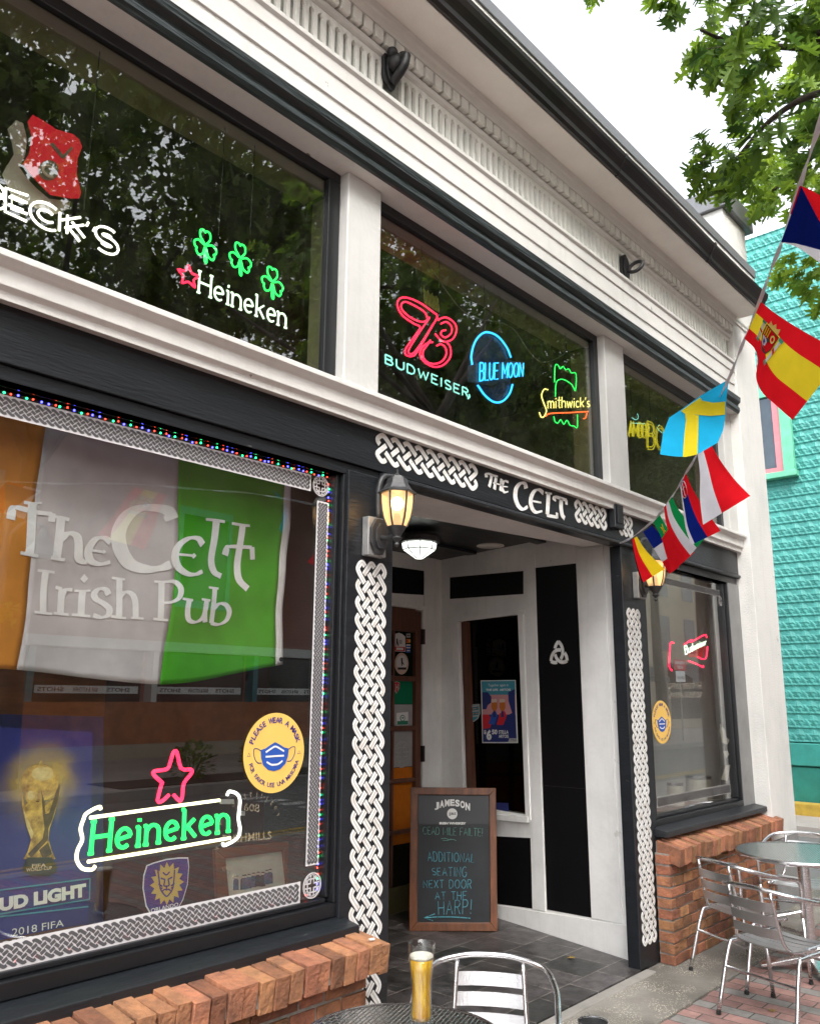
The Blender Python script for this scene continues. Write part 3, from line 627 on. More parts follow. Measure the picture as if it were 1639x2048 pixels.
# gutter: ogee section, seams, sagging slightly
gt = MB(); prof = [(2.185, 4.768), (2.165, 4.760), (2.150, 4.775), (2.145, 4.800), (2.135, 4.815), (2.118, 4.835), (2.105, 4.862), (2.100, 4.884), (2.108, 4.887), (2.112, 4.87), (2.135, 4.845), (2.15, 4.83), (2.185, 4.83)]
random.seed(3)
xs_ = [-6, -2, 0.5, 1.7, 2.6, 3.3, 4.1, 5.0, 5.75, 6.3, 6.86]; rows = []
for i, x in enumerate(xs_):
    dz = random.uniform(-0.008, 0.008); dy = random.uniform(-0.006, 0.006); rows.append([(x, y+dy*(y < 2.18), z+dz*(y < 2.18)) for y, z in prof])
n = len(prof); gt.add([p for r in rows for p in r], [(i*n+j, i*n+(j+1) % n, (i+1)*n+(j+1) % n, (i+1)*n+j) for i in range(len(rows)-1) for j in range(n)]+[list(range(n)), [(len(rows)-1)*n+j for j in range(n)][::-1]])
for x in (2.2, 4.35, 5.75): gt.profile_x([(y-(0.004 if y < 2.18 else 0), z+(0.004 if z > 4.87 else -0.004 if z < 4.77 else 0)) for y, z in prof], x, x+0.03)
gt.build('gutter', M['gutter'], pub)
rf = MB(); rf.profile_x([(2.20, 4.802), (2.20, 4.96), (2.19, 4.965), (2.19, 5.055), (2.5, 5.055), (2.5, 4.802)], -6, 6.836); rf.build('parapet_board', M['dirty_white'], pub)
rf = MB(); rf.profile_x([(2.178, 5.057), (2.175, 5.125), (2.6, 5.16), (2.6, 5.057)], -6, 6.836); rf.build('roof_edge', M['flash'], pub)
# --- end pier
pr = MB(); pr.box(6.842, 7.37, 2.41, 7.0, 0.50, 4.764); pr.box(6.842, 7.37, 2.41, 4.0, 4.802, 5.83); pr.box(6.835, 7.39, 2.40, 7.0, 4.74, 4.7635)
pier = pr.build('end_pier', M['stucco'], pub, bevel=0.006)
MB().box(6.80, 7.46, 2.36, 4.05, 5.832, 6.03).build('pier_cap', M['flash'], pier, bevel=0.006)
MB().box(6.842, 7.372, 2.408, 7.0, 0.0, 0.498).build('pier_base', M['grey_stucco'], pier)
MB().box(6.62, 6.841, 2.53, 2.7, 0.70, 2.45).build('side_jamb', M['grey_stucco'], pub)
wx = MB(); wx.box(7.30, 7.36, 7.0, 12, 0, 4.8); wx.build('side_wall', M['stucco'], pub)

# --- display windows
def display_window(x0, x1, z0, z1, sillx0, sillx1, zs):
    fr = MB()
    fr.box(x0, x1+0.06, 2.535, 2.65, z1, 2.484 if x1 < 3 else 2.449); fr.box(x0-0.06, x1+0.06, 2.535, 2.65, z0-0.05, z0)
    fr.box(x1, x1+0.06, 2.535, 2.65, z0+0.001, z1-0.001); fr.box(x0-0.06, x0, 2.535, 2.65, z0+0.001, z1-0.001)
    fr.box(x1-0.018, x1-0.001, 2.56, 2.62, z0+0.02, z1-0.001); fr.box(x0, x1-0.019, 2.56, 2.62, z0+0.001, z0+0.018)
    f = fr.build('display_window', M['frame'], pub, bevel=0.004)
    MB().box(x0, x1-0.002, GY, GY+0.006, z0+0.002, z1-0.002).build('pane', M['glass'], f)
    sl = MB(); sl.profile_x([(2.66, zs), (2.47, zs-0.035), (2.44, zs-0.04), (2.44, zs-0.075), (2.66, zs-0.075)], sillx0, sillx1); sl.build('window_sill', M['black'], f, bevel=0.004)
    return f
dwl = display_window(-2.2, 2.404, 0.765, 2.484, -6, 2.455, 0.735)
dwr = display_window(5.185, 6.61, 0.80, 2.449, 5.105, 6.835, 0.785)
MB().box(-6, -2.27, 2.55, 2.65, 0.7, 2.48).build('dark_panel', M['black'], pub)
# knotwork decals on the glass
def strip(f, x0, x1, z0, z1, nw, nl, vertical=False, lines='decal_line', wash='decal'):
    MB().box(x0, x1, GY-0.0022, GY-0.0008, z0, z1).build('border_decal', M[wash], f)
    km = MB(); mg = (min(x1-x0, z1-z0))*0.12; a, b = x1-x0-2*mg, z1-z0-2*mg
    cell = (a if vertical else b)/nw
    if vertical: knot(km, Vector((x0+mg, GY-0.0024, z0+mg)), X, Z, a, b, nw, nl, cell*0.52, 0.32, 0.0008)
    else: knot(km, Vector((x0+mg, GY-0.0024, z0+mg)), Z, X, b, a, nw, nl, cell*0.52, 0.32, 0.0008)
    km.build('border_knot', M[lines], f)
strip(dwl, -1.2, 2.256, 2.385, 2.455, 3, 136)
strip(dwl, 2.294, 2.358, 0.908, 2.352, 3, 73, True)
strip(dwl, -1.2, 2.270, 0.782, 0.858, 3, 125)
md = MB(); ZX = Vector((1, 0, 0)), Vector((0, 0, 1))
medallion(md, Vector((2.312, GY-0.001, 2.418)), *ZX, 0.046, 0.001); md.build('corner_medallion', M['decal'], dwl); md = MB(); medallion(md, Vector((2.330, GY-0.001, 0.835)), *ZX, 0.048, 0.001); md.build('corner_medallion', M['decal'], dwl)
strip(dwr, 5.32, 6.56, 2.335, 2.385, 3, 62, False, 'decal_line', 'decal_line2'); strip(dwr, 5.28, 6.50, 0.86, 0.925, 3, 52, False, 'decal_line', 'decal_line2')
md = MB(); medallion(md, Vector((6.57, GY-0.001, 2.30)), *ZX, 0.04, 0.001); md.build('corner_medallion', M['decal_line2'], dwr)

# --- brick bases with rowlock coping
def brick_base(x0, x1, yf, zt, cx0, cx1, cy0, czf, czb, seed):
    random.seed(seed); m = MB(); m.box(x0+0.008, x1-0.008, yf+0.008, 2.52-0.002, 0.0, zt); 
    r = m.build('brick_base', M['mortar'], pub)
    br = MB(); row = 0.062; nrow = int(zt/row)
    for j in range(nrow):
        z0 = 0.004+j*row; x = x0-(0.05 if j % 2 else 0)
        while x < x1-0.02:
            L = random.choice([0.105, 0.115, 0.11, 0.195]) ; a = max(x, x0); b = min(x+L, x1)
            if b-a > 0.03:
                dy = random.uniform(-0.004, 0.004); w_ = [random.uniform(-0.002, 0.002) for _ in range(8)]
                y0, y1, z1 = yf+dy, yf+0.09, z0+row-0.011
                br.add([(a+w_[0], y0, z0+w_[1]), (b+w_[2], y0, z0+w_[3]), (b, y1, z0), (a, y1, z0), (a+w_[4], y0, z1+w_[5]), (b+w_[6], y0, z1+w_[7]), (b, y1, z1), (a, y1, z1)],
                       [(0,3,2,1),(4,5,6,7),(0,1,5,4),(1,2,6,5),(2,3,7,6),(3,0,4,7)])
            x += L+0.011
        if x0 > 3:                                     # return face by the pilaster
            br.box(x0-0.003, x0+0.05, yf+0.095, 2.515, z0, z0+row-0.011)
    br.build('brick_courses', M['brick'], r, bevel=0.0025)
    # sloping coping bricks
    cp = MB(); x = cx0; mo = MB()
    mo.prism([(cx0+0.01, cy0+0.02, czf-0.085), (cx0+0.01, cy0+0.025, czf-0.012), (cx0+0.01, 2.52, czb-0.012), (cx0+0.01, 2.52, czb-0.085)], (cx1-cx0-0.02, 0, 0)); mo.build('coping_mortar', M['mortar'], r)
    while x < cx1-0.03:
        t = random.uniform(0.050, 0.060); dy, dz, s_ = random.uniform(-0.006, 0.006), random.uniform(-0.006, 0.006), random.uniform(-0.006, 0.006)
        b = min(x+t, cx1); y0 = cy0+dy
        P = [(x+s_, y0+0.012, czf-0.10+dz), (b+s_, y0+0.012, czf-0.10+dz), (b+s_, y0, czf+dz), (x+s_, y0, czf+dz), (x, 2.51, czb-0.10+dz), (b, 2.51, czb-0.10+dz), (b, 2.51, czb+dz), (x, 2.51, czb+dz)]
        cp.add(P, [(0,1,2,3),(7,6,5,4),(3,2,6,7),(0,4,5,1),(0,3,7,4),(1,5,6,2)])
        x = b+0.008
    cp.build('coping_bricks', M['coping'], r, bevel=0.002)
brick_base(-3.2, 2.425, 2.375, 0.60, -3.2, 2.488, 2.30, 0.655, 0.675, 11)
brick_base(5.075, 6.842, 2.42, 0.62, 5.10, 6.93, 2.352, 0.655, 0.695, 12)

# ================================================================== RECESSED ENTRY
AW = Plane((4.985, 2.635, 0), (-1, 0.2105, 0))         # splayed right wall
AB = PY(4.45)                                          # back wall with the door
c6 = crop(680, 800, 2.483); c7 = crop(680, 1400, 2.483)
def wx_(y): return 4.985+0.2105*(y-2.635)
al = MB()
al.prism([(wx_(2.60), 2.60, 0.0), (wx_(4.62), 4.62, 0.0), (wx_(4.62)+0.10, 4.62, 0.0), (wx_(2.60)+0.10, 2.60, 0.0)], (0, 0, 0.735))
al.prism([(wx_(2.60), 2.60, 2.162), (wx_(4.62), 4.62, 2.162), (wx_(4.62)+0.10, 4.62, 2.162), (wx_(2.60)+0.10, 2.60, 2.162)], (0, 0, 0.51))
al.prism([(wx_(2.60), 2.60, 0.7355), (wx_(3.49), 3.49, 0.7355), (wx_(3.49)+0.10, 3.49, 0.7355), (wx_(2.60)+0.10, 2.60, 0.7355)], (0, 0, 1.426))
al.prism([(wx_(4.22), 4.22, 0.7355), (wx_(4.62), 4.62, 0.7355), (wx_(4.62)+0.10, 4.62, 0.7355), (wx_(4.22)+0.10, 4.22, 0.7355)], (0, 0, 1.426))
ent = al.build('entry_wall', M['entry_white'], pub)
al = MB(); al.box(5.145, 5.40, 4.45, 4.55, 0.0, 2.67); al.box(2.4, 5.1445, 4.45, 4.55, 2.225, 2.67); al.box(2.4, 4.1, 4.45, 4.55, 0.0, 2.2245); al.build('entry_back_wall', M['entry_white'], pub)
lw = MB(); lw.prism([(2.60, 3.0, 0), (2.40, 4.46, 0), (2.34, 4.46, 0), (2.54, 3.0, 0)], (0, 0, 2.67)); lw.build('entry_side_wall', M['white'], pub)
lw = MB(); lw.prism([(2.538, 3.0, 0), (2.338, 4.46, 0), (2.33, 4.46, 0), (2.53, 3.0, 0)], (0, 0, 4.39)); lw.box(2.33, 5.56, 4.56, 4.57, 0.0, 4.39); lw.build('lining_or_reflection_band', M['dark_red'], pub)
ce = MB(); ce.prism([(2.40, 2.66, 2.672), (5.0, 2.66, 2.672), (5.45, 4.6, 2.672), (2.2, 4.6, 2.672)], (0, 0, 0.05))
for y in (3.25, 3.95): ce.box(2.45, 5.2, y, y+0.09, 2.645, 2.671)
ce.build('entry_ceiling', M['black'], pub)
so = MB(); so.prism([(2.702, 2.56, 2.548), (4.98, 2.56, 2.548), (4.96, 2.86, 2.548), (2.702, 3.20, 2.548)], (0, 0, 0.012)); so.prism([(2.702, 3.20, 2.562), (4.96, 2.86, 2.562), (4.96, 2.875, 2.562), (2.702, 3.215, 2.562)], (0, 0, 0.11)); so.build('entry_soffit', M['entry_white'], pub)
def wpanel(name, pts, pl, m, off, th=0.004, cv=None, parent=None, bevel=0):
    b_ = MB(); panel(b_, pts, pl, th, off, 0, cv); return b_.build(name, m, parent or pub, bevel=bevel)
wpanel('black_panel', [(1070,1136),(1151,1127),(1182,1835),(1094,1819)], AW, M['blackpanel'], 0.004)
wpanel('black_panel', [(900,1155),(1046,1142),(1046,1188),(900,1198)], AW, M['blackpanel'], 0.004)
wpanel('black_panel', [(985,1672),(1060,1676),(1064,1817),(985,1806)], AW, M['blackpanel'], 0.004)
wpanel('black_panel', [(782,1133),(862,1144),(862,1191),(782,1186)], AB, M['blackpanel'], 0.004)
for q in ([(1048,1110),(1070,1108),(1092,1822),(1066,1818)], [(1153,1100),(1206,1090),(1246,1848),(1184,1836)]): wpanel('wall_batten', q, AW, M['entry_white'], 0.012, 0.011, bevel=0.003)
wpanel('baseboard', [(985,1808),(1268,1852),(1270,1925),(985,1835)], AW, M['entry_white'], 0.014, 0.013, bevel=0.003)
wpanel('panel_joint', [(1088,1570.5),(1170,1577),(1170,1578.2),(1088,1571.7)], AW, M['frame'], 0.006, 0.0015)
# triquetra on the tall panel
tq = MB(); o = AW.at(1117, 1309, 0.0042); ez = Vector((0, 0, 1)); ex = AW.n.cross(ez).normalized()*-1
if ex.dot(ray(1200, 1300)-ray(1100, 1300)) < 0: ex = -ex
R_ = 0.076                                            # three half circles, each through the other two centres
for k in range(3):
    d0 = math.radians(270+120*k); cc = o+(ex*math.cos(d0)+ez*math.sin(d0))*(R_/math.sqrt(3)); back = d0+math.pi
    for g0, g1 in ((-90, -46), (-15, 90)):
        ribbon(tq, [cc+(ex*math.cos(back+math.radians(g0+(g1-g0)*i/14))+ez*math.sin(back+math.radians(g0+(g1-g0)*i/14)))*R_ for i in range(15)], 0.024, AW.n, 0.003)
tq.build('triquetra', M['knot'], pub)
# alcove window
aw = MB()
for q, off in (([(905,1236),(1052,1220),(1052,1228),(905,1245)], .02), ([(905,1236),(918,1236),(932,1640),(918,1640)], .02), ([(1038,1226),(1048,1225),(1064,1640),(1054,1640)], .02), ([(918,1622),(1060,1633),(1060,1645),(918,1634)], .03)): panel(aw, q, AW, 0.03, off)
awf = aw.build('alcove_window', M['entry_white'], pub, bevel=0.003)
wpanel('inner_frame', [(918,1244),(930,1243),(944,1630),(931,1630)], AW, M['wood'], -0.02, 0.03, parent=awf)
wpanel('pane', [(914,1240),(1044,1226),(1062,1636),(926,1628)], AW, M['glass_in'], -0.045, 0.005, parent=awf)
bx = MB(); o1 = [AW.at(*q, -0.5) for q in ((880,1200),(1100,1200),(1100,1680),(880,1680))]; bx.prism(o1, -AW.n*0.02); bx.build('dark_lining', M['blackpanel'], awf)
# door
dr = MB()
def db(x0, x1, z0, z1, y=4.44, d=0.04): dr.box(x0, x1, y, y+d, z0, z1)
hz = lambda v: AB.at(800, v).z
px_ = lambda u, v=1400: AB.at(u, v).x
xr, xp0, xp1 = 5.105, 4.32, px_(829)
db(xp1, xr, 0.02, 2.215); db(4.12, xp0, 0.02, 2.215)
zs_ = [(hz(1215), hz(1262)), (hz(1352), hz(1362)), (hz(1452), hz(1462)), (hz(1558), hz(1566)), (hz(1660), hz(1668)), (hz(1790), 0.02)]
for a, b in zs_: db(xp0+0.001, xp1-0.001, min(a, b), max(a, b))
doorp = dr.build('entry_door', M['wood'], pub, bevel=0.004)
pv = px_(782)
mu = MB(); 
for i in range(5): mu.box(px_(785.5)-0.012, px_(785.5)+0.012, 4.445, 4.475, zs_[i+1][0 if zs_[i+1][0] > zs_[i+1][1] else 1]+0.001, min(zs_[i])-0.001)
mu.build('glazing_bar', M['wood'], doorp)
MB().box(xp0, xp1, 4.475, 4.478, 0.3, 2.1).build('pane', M['glass_in'], doorp)
bk = MB(); bk.box(xp0, xp1+0.1, 4.50, 4.51, zs_[2][0], zs_[1][1]-0.0); 
for nm, za, zb, mm in (('green_band', hz(1352), hz(1408), 'pgreen'), ('white_band', hz(1409), hz(1535), 'pgrey'), ('orange_band', hz(1536), hz(1690), 'orange'), ('dark_band', hz(1691), hz(1792), 'interior'), ('dark_band', hz(1258), hz(1351), 'pblack')):
    MB().box(xp0, xp1, 4.4735, 4.4745, min(za, zb), max(za, zb)).build(nm, cloth(nm, {'pgreen': (0.015, 0.2, 0.10), 'pgrey': (0.42, 0.42, 0.42), 'orange': (0.60, 0.17, 0.02), 'interior': (0.02, 0.018, 0.015), 'pblack': (0.008, 0.02, 0.014)}[mm], 0.05), doorp)
for v in (1270, 1510): MB().box(xr+0.001, xr+0.03, 4.425, 4.449, hz(v)-0.06, hz(v)+0.06).build('hinge', M['iron'], doorp)
cs = MB(); cs.box(xr+0.012, xr+0.034, 4.432, 4.4485, 0.0, 2.235); cs.box(xr+0.036, xr+0.19, 4.436, 4.4485, 0.0, 2.67); cs.box(4.05, xr+0.034, 4.432, 4.4485, 2.236, 2.262); cs.build('door_casing', M['entry_white'], pub, bevel=0.003)
kn = MB(); kn.box(4.7, xr, 4.425, 4.439, 0.012, hz(1770)); kn.build('kick_plate', mat('brass_kick_plate', (0.12, 0.10, 0.04), 0.5, metal=0.4), doorp)
cd = crop(760, 1180, 4.82)
DS = PY(4.4725)
def sticker(name, shapes, label, cat, pl, group=None):
    """shapes: list of (material, [outline pixel polygon]) layered outwards"""
    mats, b_, idx = [], MB(), {}
    for i, (mm, pts, cvv) in enumerate(shapes):
        if mm not in idx: idx[mm] = len(mats); mats.append(M[mm])
        panel(b_, pts, pl, 0.0012, 0.0015+0.0013*i, idx[mm], cvv)
    o = b_.build(name, mats, None, loc=tuple(pl.at(*shapes[0][2](*shapes[0][1][0]) if shapes[0][2] else pl.at(0, 0))))
    return tag(o, label, cat, group)
def rect(a, b, c, d): return [(a, b), (c, b), (c, d), (a, d)]
def oval(cx, cy, rx, ry, n=28, a0=0): return [(cx+rx*math.cos(a0+2*math.pi*i/n), cy+ry*math.sin(a0+2*math.pi*i/n)) for i in range(n)]
sticker('door_sticker', [('pwhite', [(128,440),(150,420),(180,412),(212,425),(240,450),(242,595),(130,590)], cd), ('red', [(134,545),(238,550),(236,590),(134,585)], cd), ('pwhite', [(152,554),(220,558),(218,580),(152,576)], cd), ('pblack', [(152,470),(162,466),(166,500),(176,535),(168,540),(158,512),(152,540),(147,538),(152,500)], cd), ('pgrey', rect(176,480,205,522), cd)], 'white arched sticker with a red foot on the top door pane', 'sticker', DS)
sticker('door_sticker', [('skin_p', oval(205,710,66,104), cd), ('pwhite', oval(205,700,52,70), cd), ('pblack', [(198,655),(210,655),(212,690),(228,720),(222,722),(208,705),(210,730),(202,732),(200,690)], cd), ('pblack', rect(166,746,246,768), cd)], 'cream oval winner sticker with a black figure on the door', 'sticker', DS)
for i, (y0, mm, lab) in enumerate(((420,'pgrey','small grey card sticker, topmost of the column on the door'), (472,'orange','small orange card sticker on the door pane'), (524,'pwhite','small white and blue card sticker on the door pane'), (566,'blue','small blue card sticker, lowest of the column on the door'))):
    sh = [(mm, rect(250,y0,290,y0+38), cd)]
    if i == 1: sh += [('red', oval(262,y0+19,11,13), cd), ('yellow', oval(278,y0+19,11,13), cd)]
    if i == 2: sh += [('blue', rect(252,y0+13,288,y0+27), cd)]
    if i == 3: sh += [('pwhite', rect(256,y0+14,284,y0+24), cd)]
    if i == 0: sh += [('pblack', rect(256,y0+14,284,y0+22), cd)]
    sticker('card_sticker', sh, lab, 'sticker', DS, 'payment card stickers on the door')
sticker('shield_sticker', [('pgrey', [(128,890),(158,880),(187,892),(184,950),(155,1000),(132,965)], cd), ('red', [(132,895),(158,886),(182,897),(180,946),(156,992),(136,960)], cd), ('pgrey', rect(144,905,150,975), cd), ('pgrey', rect(164,905,170,970), cd), ('pgrey', rect(146,932,168,944), cd)], 'small dark red shield sticker on the green door pane', 'sticker', DS)
sticker('door_sticker', [('pwhite', [(156,1185),(268,1175),(270,1300),(158,1306)], cd), ('pgreen', [(162,1264),(266,1260),(266,1296),(162,1300)], cd), ('pgreen', oval(212,1235,24,32), cd), ('pwhite', oval(212,1235,17,24), cd), ('pgreen', oval(212,1232,8,9), cd)], 'square white and green sticker low on the door pane', 'sticker', DS)
md = MB(); medallion(md, DS.at(*cd(208, 1585), 0.002), Vector((1, 0, 0)), Vector((0, 0, 1)), 0.10, 0.001); tag(md.build('door_decal', M['pgrey'], None, loc=tuple(DS.at(*cd(208, 1585)))), 'round grey knotwork decal on the white door pane', 'decal')

# ================================================================== THINGS IN AND ON THE FRONT
def depth(p): return (Vector(p)-Vector((0, 0, EYE))).dot(to_world(Vector((0, 0, 1))))
EX, EZ = Vector((1, 0, 0)), Vector((0, 0, 1))
bulb_m = emit('warm_bulb', (1.0, 0.62, 0.25), 9.0); lamp_glass = thin('lantern_amber_glass', (1.0, 0.86, 0.62), 0.10, 0.6, 0.05)
def lamp_panel_mat():
    m, nt, b = new_mat('glowing_lantern_glass'); b.inputs['Base Color'].default_value = (0.9, 0.6, 0.3, 1); b.inputs['Roughness'].default_value = 0.2
    b.inputs['Transmission Weight'].default_value = 0.0; b.inputs['Alpha'].default_value = 0.42
    b.inputs['Emission Color'].default_value = (1.0, 0.60, 0.26, 1); b.inputs['Emission Strength'].default_value = 0.26; return m
lamp_glass = lamp_panel_mat()
def lantern(u, vtop, vbot, Y, wallu, wallv, label, s):
    a = PY(Y).at(u, vbot); top = PY(Y).at(u, vtop); H = top.z-a.z; c = Vector((a.x, a.y, a.z)); R = H*0.235*s
    t = thing('wall_lantern', label, 'lantern', tuple(c), 'lit lanterns beside the entry')
    z = lambda k: H*k
    b = MB(); b.lathe([(0.003, 0), (0.012*s, z(.03)), (0.008*s, z(.06)), (0.02*s, z(.10)), (0.016*s, z(.13)), (R*.42, z(.22)), (R*.52, z(.255))], c, 16); b.lathe([(0.02*s, z(.10)), (0.024*s, z(.11)), (0.02*s, z(.12))], c, 16)
    b.build('lamp_base', M['lantern'], t, smooth=False)
    gp = [(R*.52, z(.256)), (R*.70, z(.36)), (R*.80, z(.47)), (R*.855, z(.58)), (R*.87, z(.672))]
    MB().lathe(gp, c, 6, caps=False, phase=0.3).build('lamp_glass', lamp_glass, t)
    for k in range(6):
        an = 0.3+2*math.pi*k/6; rb = MB(); rb.tube([c+Vector((r*math.cos(an), r*math.sin(an), q)) for r, q in gp], 0.0045*s, 6); rb.build('rib', M['lantern'], t)
    cp = MB(); cp.lathe([(R*1.03, z(.673)), (R*1.05, z(.69)), (R*.80, z(.73)), (R*.60, z(.80)), (R*.52, z(.87)), (R*.40, z(.872)), (R*.36, z(.90)), (R*.16, z(.905))], c, 6, phase=0.3); cp.lathe([(0.010*s, z(.905)), (0.012*s, z(.92)), (0.004*s, z(.945)), (0.002, z(1.0))], c, 10); cp.build('cap', M['lantern'], t)
    bb = MB(); bb.ball(c+Vector((0, 0, z(.55))), R*.36, 8); bb.build('bulb', bulb_m, t, smooth=True)
    MB().lathe([(R*.2, z(.26)), (R*.2, z(.42))], c, 10).build('socket', M['iron'], t)
    wp = PY(FY).at(wallu, wallv)
    arm = MB(); arm.tube(smooth_path([Vector((wp.x, FY-0.05, wp.z)), Vector((wp.x*.6+c.x*.4, FY-0.09, wp.z-0.012)), Vector((wp.x*.2+c.x*.8, Y+0.02, wp.z-0.01)), Vector((c.x, Y, c.z+z(.13)))], 5), 0.011*s, 8); arm.build('arm', M['lantern'], t, smooth=True)
    pl_ = MB(); pp = [(math.cos(2*math.pi*i/8+.39), math.sin(2*math.pi*i/8+.39)) for i in range(8)]
    pl_.prism([Vector((wp.x+q[0]*.055*s, FY-0.042, wp.z+q[1]*.085*s)) for q in pp], (0, -0.014, 0)); pl_.prism([Vector((wp.x+q[0]*.035*s, FY-0.057, wp.z+q[1]*.06*s)) for q in pp], (0, -0.012, 0)); pl_.build('mount_plate', M['lantern'], t, bevel=0.003)
    MB().box(wp.x-.055*s, wp.x+.055*s, FY-0.041, FY-0.001, wp.z-.085*s, wp.z+.085*s).build('junction_box', M['zinc'], t, bevel=0.004)
    cd_ = MB(); cd_.tube(smooth_path([Vector((wp.x+.02, FY-0.025, wp.z+.086*s)), Vector((wp.x+.02, FY-0.025, wp.z+H*.62)), Vector((wp.x+.05, FY-0.025, wp.z+H*.82)), Vector((wp.x+.13, FY-0.022, wp.z+H*.87))], 6), 0.012, 8); cd_.build('conduit', M['lantern'], t, smooth=True)
    return t
lantern(793, 937, 1094, 2.36, 741, 1076, 'black wall lantern with a lit bulb on the pilaster by the large display window', 1.0)
lantern(1311, 1088, 1203, 2.36, 1272, 1172, 'black wall lantern half hidden behind the red and yellow flag', 1.0)
# ceiling light in the recess
p = Plane((0, 0, 2.60), (0, 0, 1)).at(838, 1083); c = Vector((p.x, p.y, 2.645)); r = 0.132
t = thing('ceiling_light', 'octagonal white glass ceiling light with black ribs inside the entry recess', 'ceiling light', tuple(c))
MB().lathe([(r*1.1, 0), (r*1.15, -0.02), (r*1.1, -0.055), (r*.9, -0.06)][::-1], c, 8).build('lamp_housing', M['lantern'], t)
cl = emit('white_lamp_glass', (0.95, 1.0, 0.90), 1.1); gp = [(r*.92, -0.06), (r*.86, -0.105), (r*.22, -0.165)]
MB().lathe(gp[::-1], c, 8).build('diffuser', cl, t)
for k in range(8):
    an = 2*math.pi*k/8; MB().tube([c+Vector((q*1.01*math.cos(an), q*1.01*math.sin(an), z)) for q, z in gp], 0.004, 5).build('rib', M['lantern'], t)
MB().tube([c+Vector((r*.87*math.cos(2*math.pi*k/8), r*.87*math.sin(2*math.pi*k/8), -0.105)) for k in range(8)], 0.004, 5, closed=True).build('band', M['lantern'], t)
p = PZ(2.645).at(980, 1097)
tag(MB().lathe([(0.10, 0.0), (0.105, -0.008), (0.095, -0.012), (0.001, -0.012)][::-1], (p.x, p.y, 2.671), 32).build('ceiling_speaker', M['soffit'], None, smooth=True, loc=(p.x, p.y, 2.671)), 'round white speaker disc set in the dark entry ceiling', 'speaker')
# speaker box on the sign
a = PF.at(1224, 1030)
t = thing('speaker_box', 'small square black speaker box covering part of the sign knotwork', 'speaker box', (a.x, FY, a.z))
MB().box(a.x-.056, a.x+.056, FY-0.05, FY-0.001, a.z-.095, a.z+.085).build('case', M['black'], t, bevel=0.006)
b = MB(); b.box(a.x-.034, a.x+.034, FY-0.056, FY-0.0505, a.z-.062, a.z+.052); ring(b, Vector((a.x, FY-0.0562, a.z)), EX, EZ, 0.02, 0.008, -0.003); ring(b, Vector((a.x, FY-0.0562, a.z)), EX, EZ, 0.008, 0.008, -0.004, 0, 20); b.build('grille', M['iron'], t, bevel=0.002)
# cast-iron ring anchors on the frieze
for (u, v, lab, rz) in ((776, 143, 'black cast iron mask shaped rosette high on the white frieze', 0), (1245, 538, 'black iron ring hook on the frieze above the narrow window pilaster', 1)):
    q = PY(2.442).at(u, v); t = thing('wall_hook', lab, 'wall hook', tuple(q), 'iron hooks on the frieze')
    b = MB(); b.prism([q+EX*(.055*math.cos(a)*(1+.08*math.cos(5*a)))+EZ*(.105*math.sin(a)*(1+.08*math.cos(5*a))) for a in [2*math.pi*i/30 for i in range(30)]], (0, -0.02, 0)); b.prism([q+Vector((0, -0.021, 0))+EX*(.04*math.cos(a))+EZ*(.08*math.sin(a)) for a in [2*math.pi*i/24 for i in range(24)]], (0, -0.012, 0)); b.build('rosette', M['iron'], t, bevel=0.004)
    b = MB()
    if rz: b.tube([q+Vector((0.02+.05*math.sin(a)*.45, -0.085-.05*math.cos(a), -0.005+.045*math.sin(a))) for a in [2*math.pi*i/20 for i in range(20)]], 0.013, 8, True); b.build('ring', M['iron'], t, smooth=True)
    else:
        b.ball(q+Vector((0, -0.045, 0.02)), 0.045, 8, sz=1.2); b.ball(q+Vector((0.03, -0.07, 0.06)), 0.028, 7); b.ball(q+Vector((-.03, -0.055, 0.055)), 0.028, 7); b.tube(smooth_path([q+Vector((0.0, -0.03, -0.08)), q+Vector((0, -0.10, -0.03)), q+Vector((0.01, -0.11, 0.04))], 6), 0.022, 8); b.build('mask', M['iron'], t, smooth=True)

# ---------------------------------------------------------------- neon signs
NR = emit('neon_red', (1.0, 0.02, 0.07), 2.2); NG = emit('neon_green', (0.03, 1.0, 0.15), 1.5); NW = emit('neon_white', (1.0, 0.97, 0.85), 2.2); NWG = emit('neon_pale_green', (0.75, 1.0, 0.72), 1.5)
NB = emit('neon_blue', (0.03, 0.42, 1.0), 2.0); NC = emit('neon_aqua', (0.35, 0.95, 0.85), 0.9); NY = emit('neon_yellow', (1.0, 0.85, 0.25), 1.5); NY2 = emit('neon_dim_yellow', (0.75, 0.62, 0.03), 0.7); NO = emit('neon_orange', (1.0, 0.12, 0.03), 2.0); NCR = emit('neon_cream', (1.0, 0.95, 0.55), 1.9)
OFFT = mat('unlit_tube', (0.55, 0.55, 0.5), 0.3, var=0.05); DIMG = emit('neon_dim_green', (0.10, 0.16, 0.08), 0.35)
NP = PY(2.61); chain_m = M['iron']
def chain(t, u, v, z1=3.848):
    a = NP.at(u, v); MB().tube([a, Vector((a.x, a.y, (a.z+z1)/2)), Vector((a.x, a.y, z1))], 0.0025, 4).build('chain', chain_m, t)
def q4(cv, *pts): return [cv(*p) for p in pts]
cA = crop(0, 180, 2.732); cB = crop(700, 520, 3.152)
t = thing('neon_sign', 'white neon brewery sign with a red shield in the widest upper window', 'neon sign', tuple(NP.at(*cA(300, 500))), 'neon beer signs')
b = MB(); neon_text(b, "BECK'S", quadmap(NP, *q4(cA, (-110,492), (632,790), (628,890), (-112,592))), 0.0045, 0.20, 0, 0, 0.0135); b.build('lettering', NW, t, smooth=True)
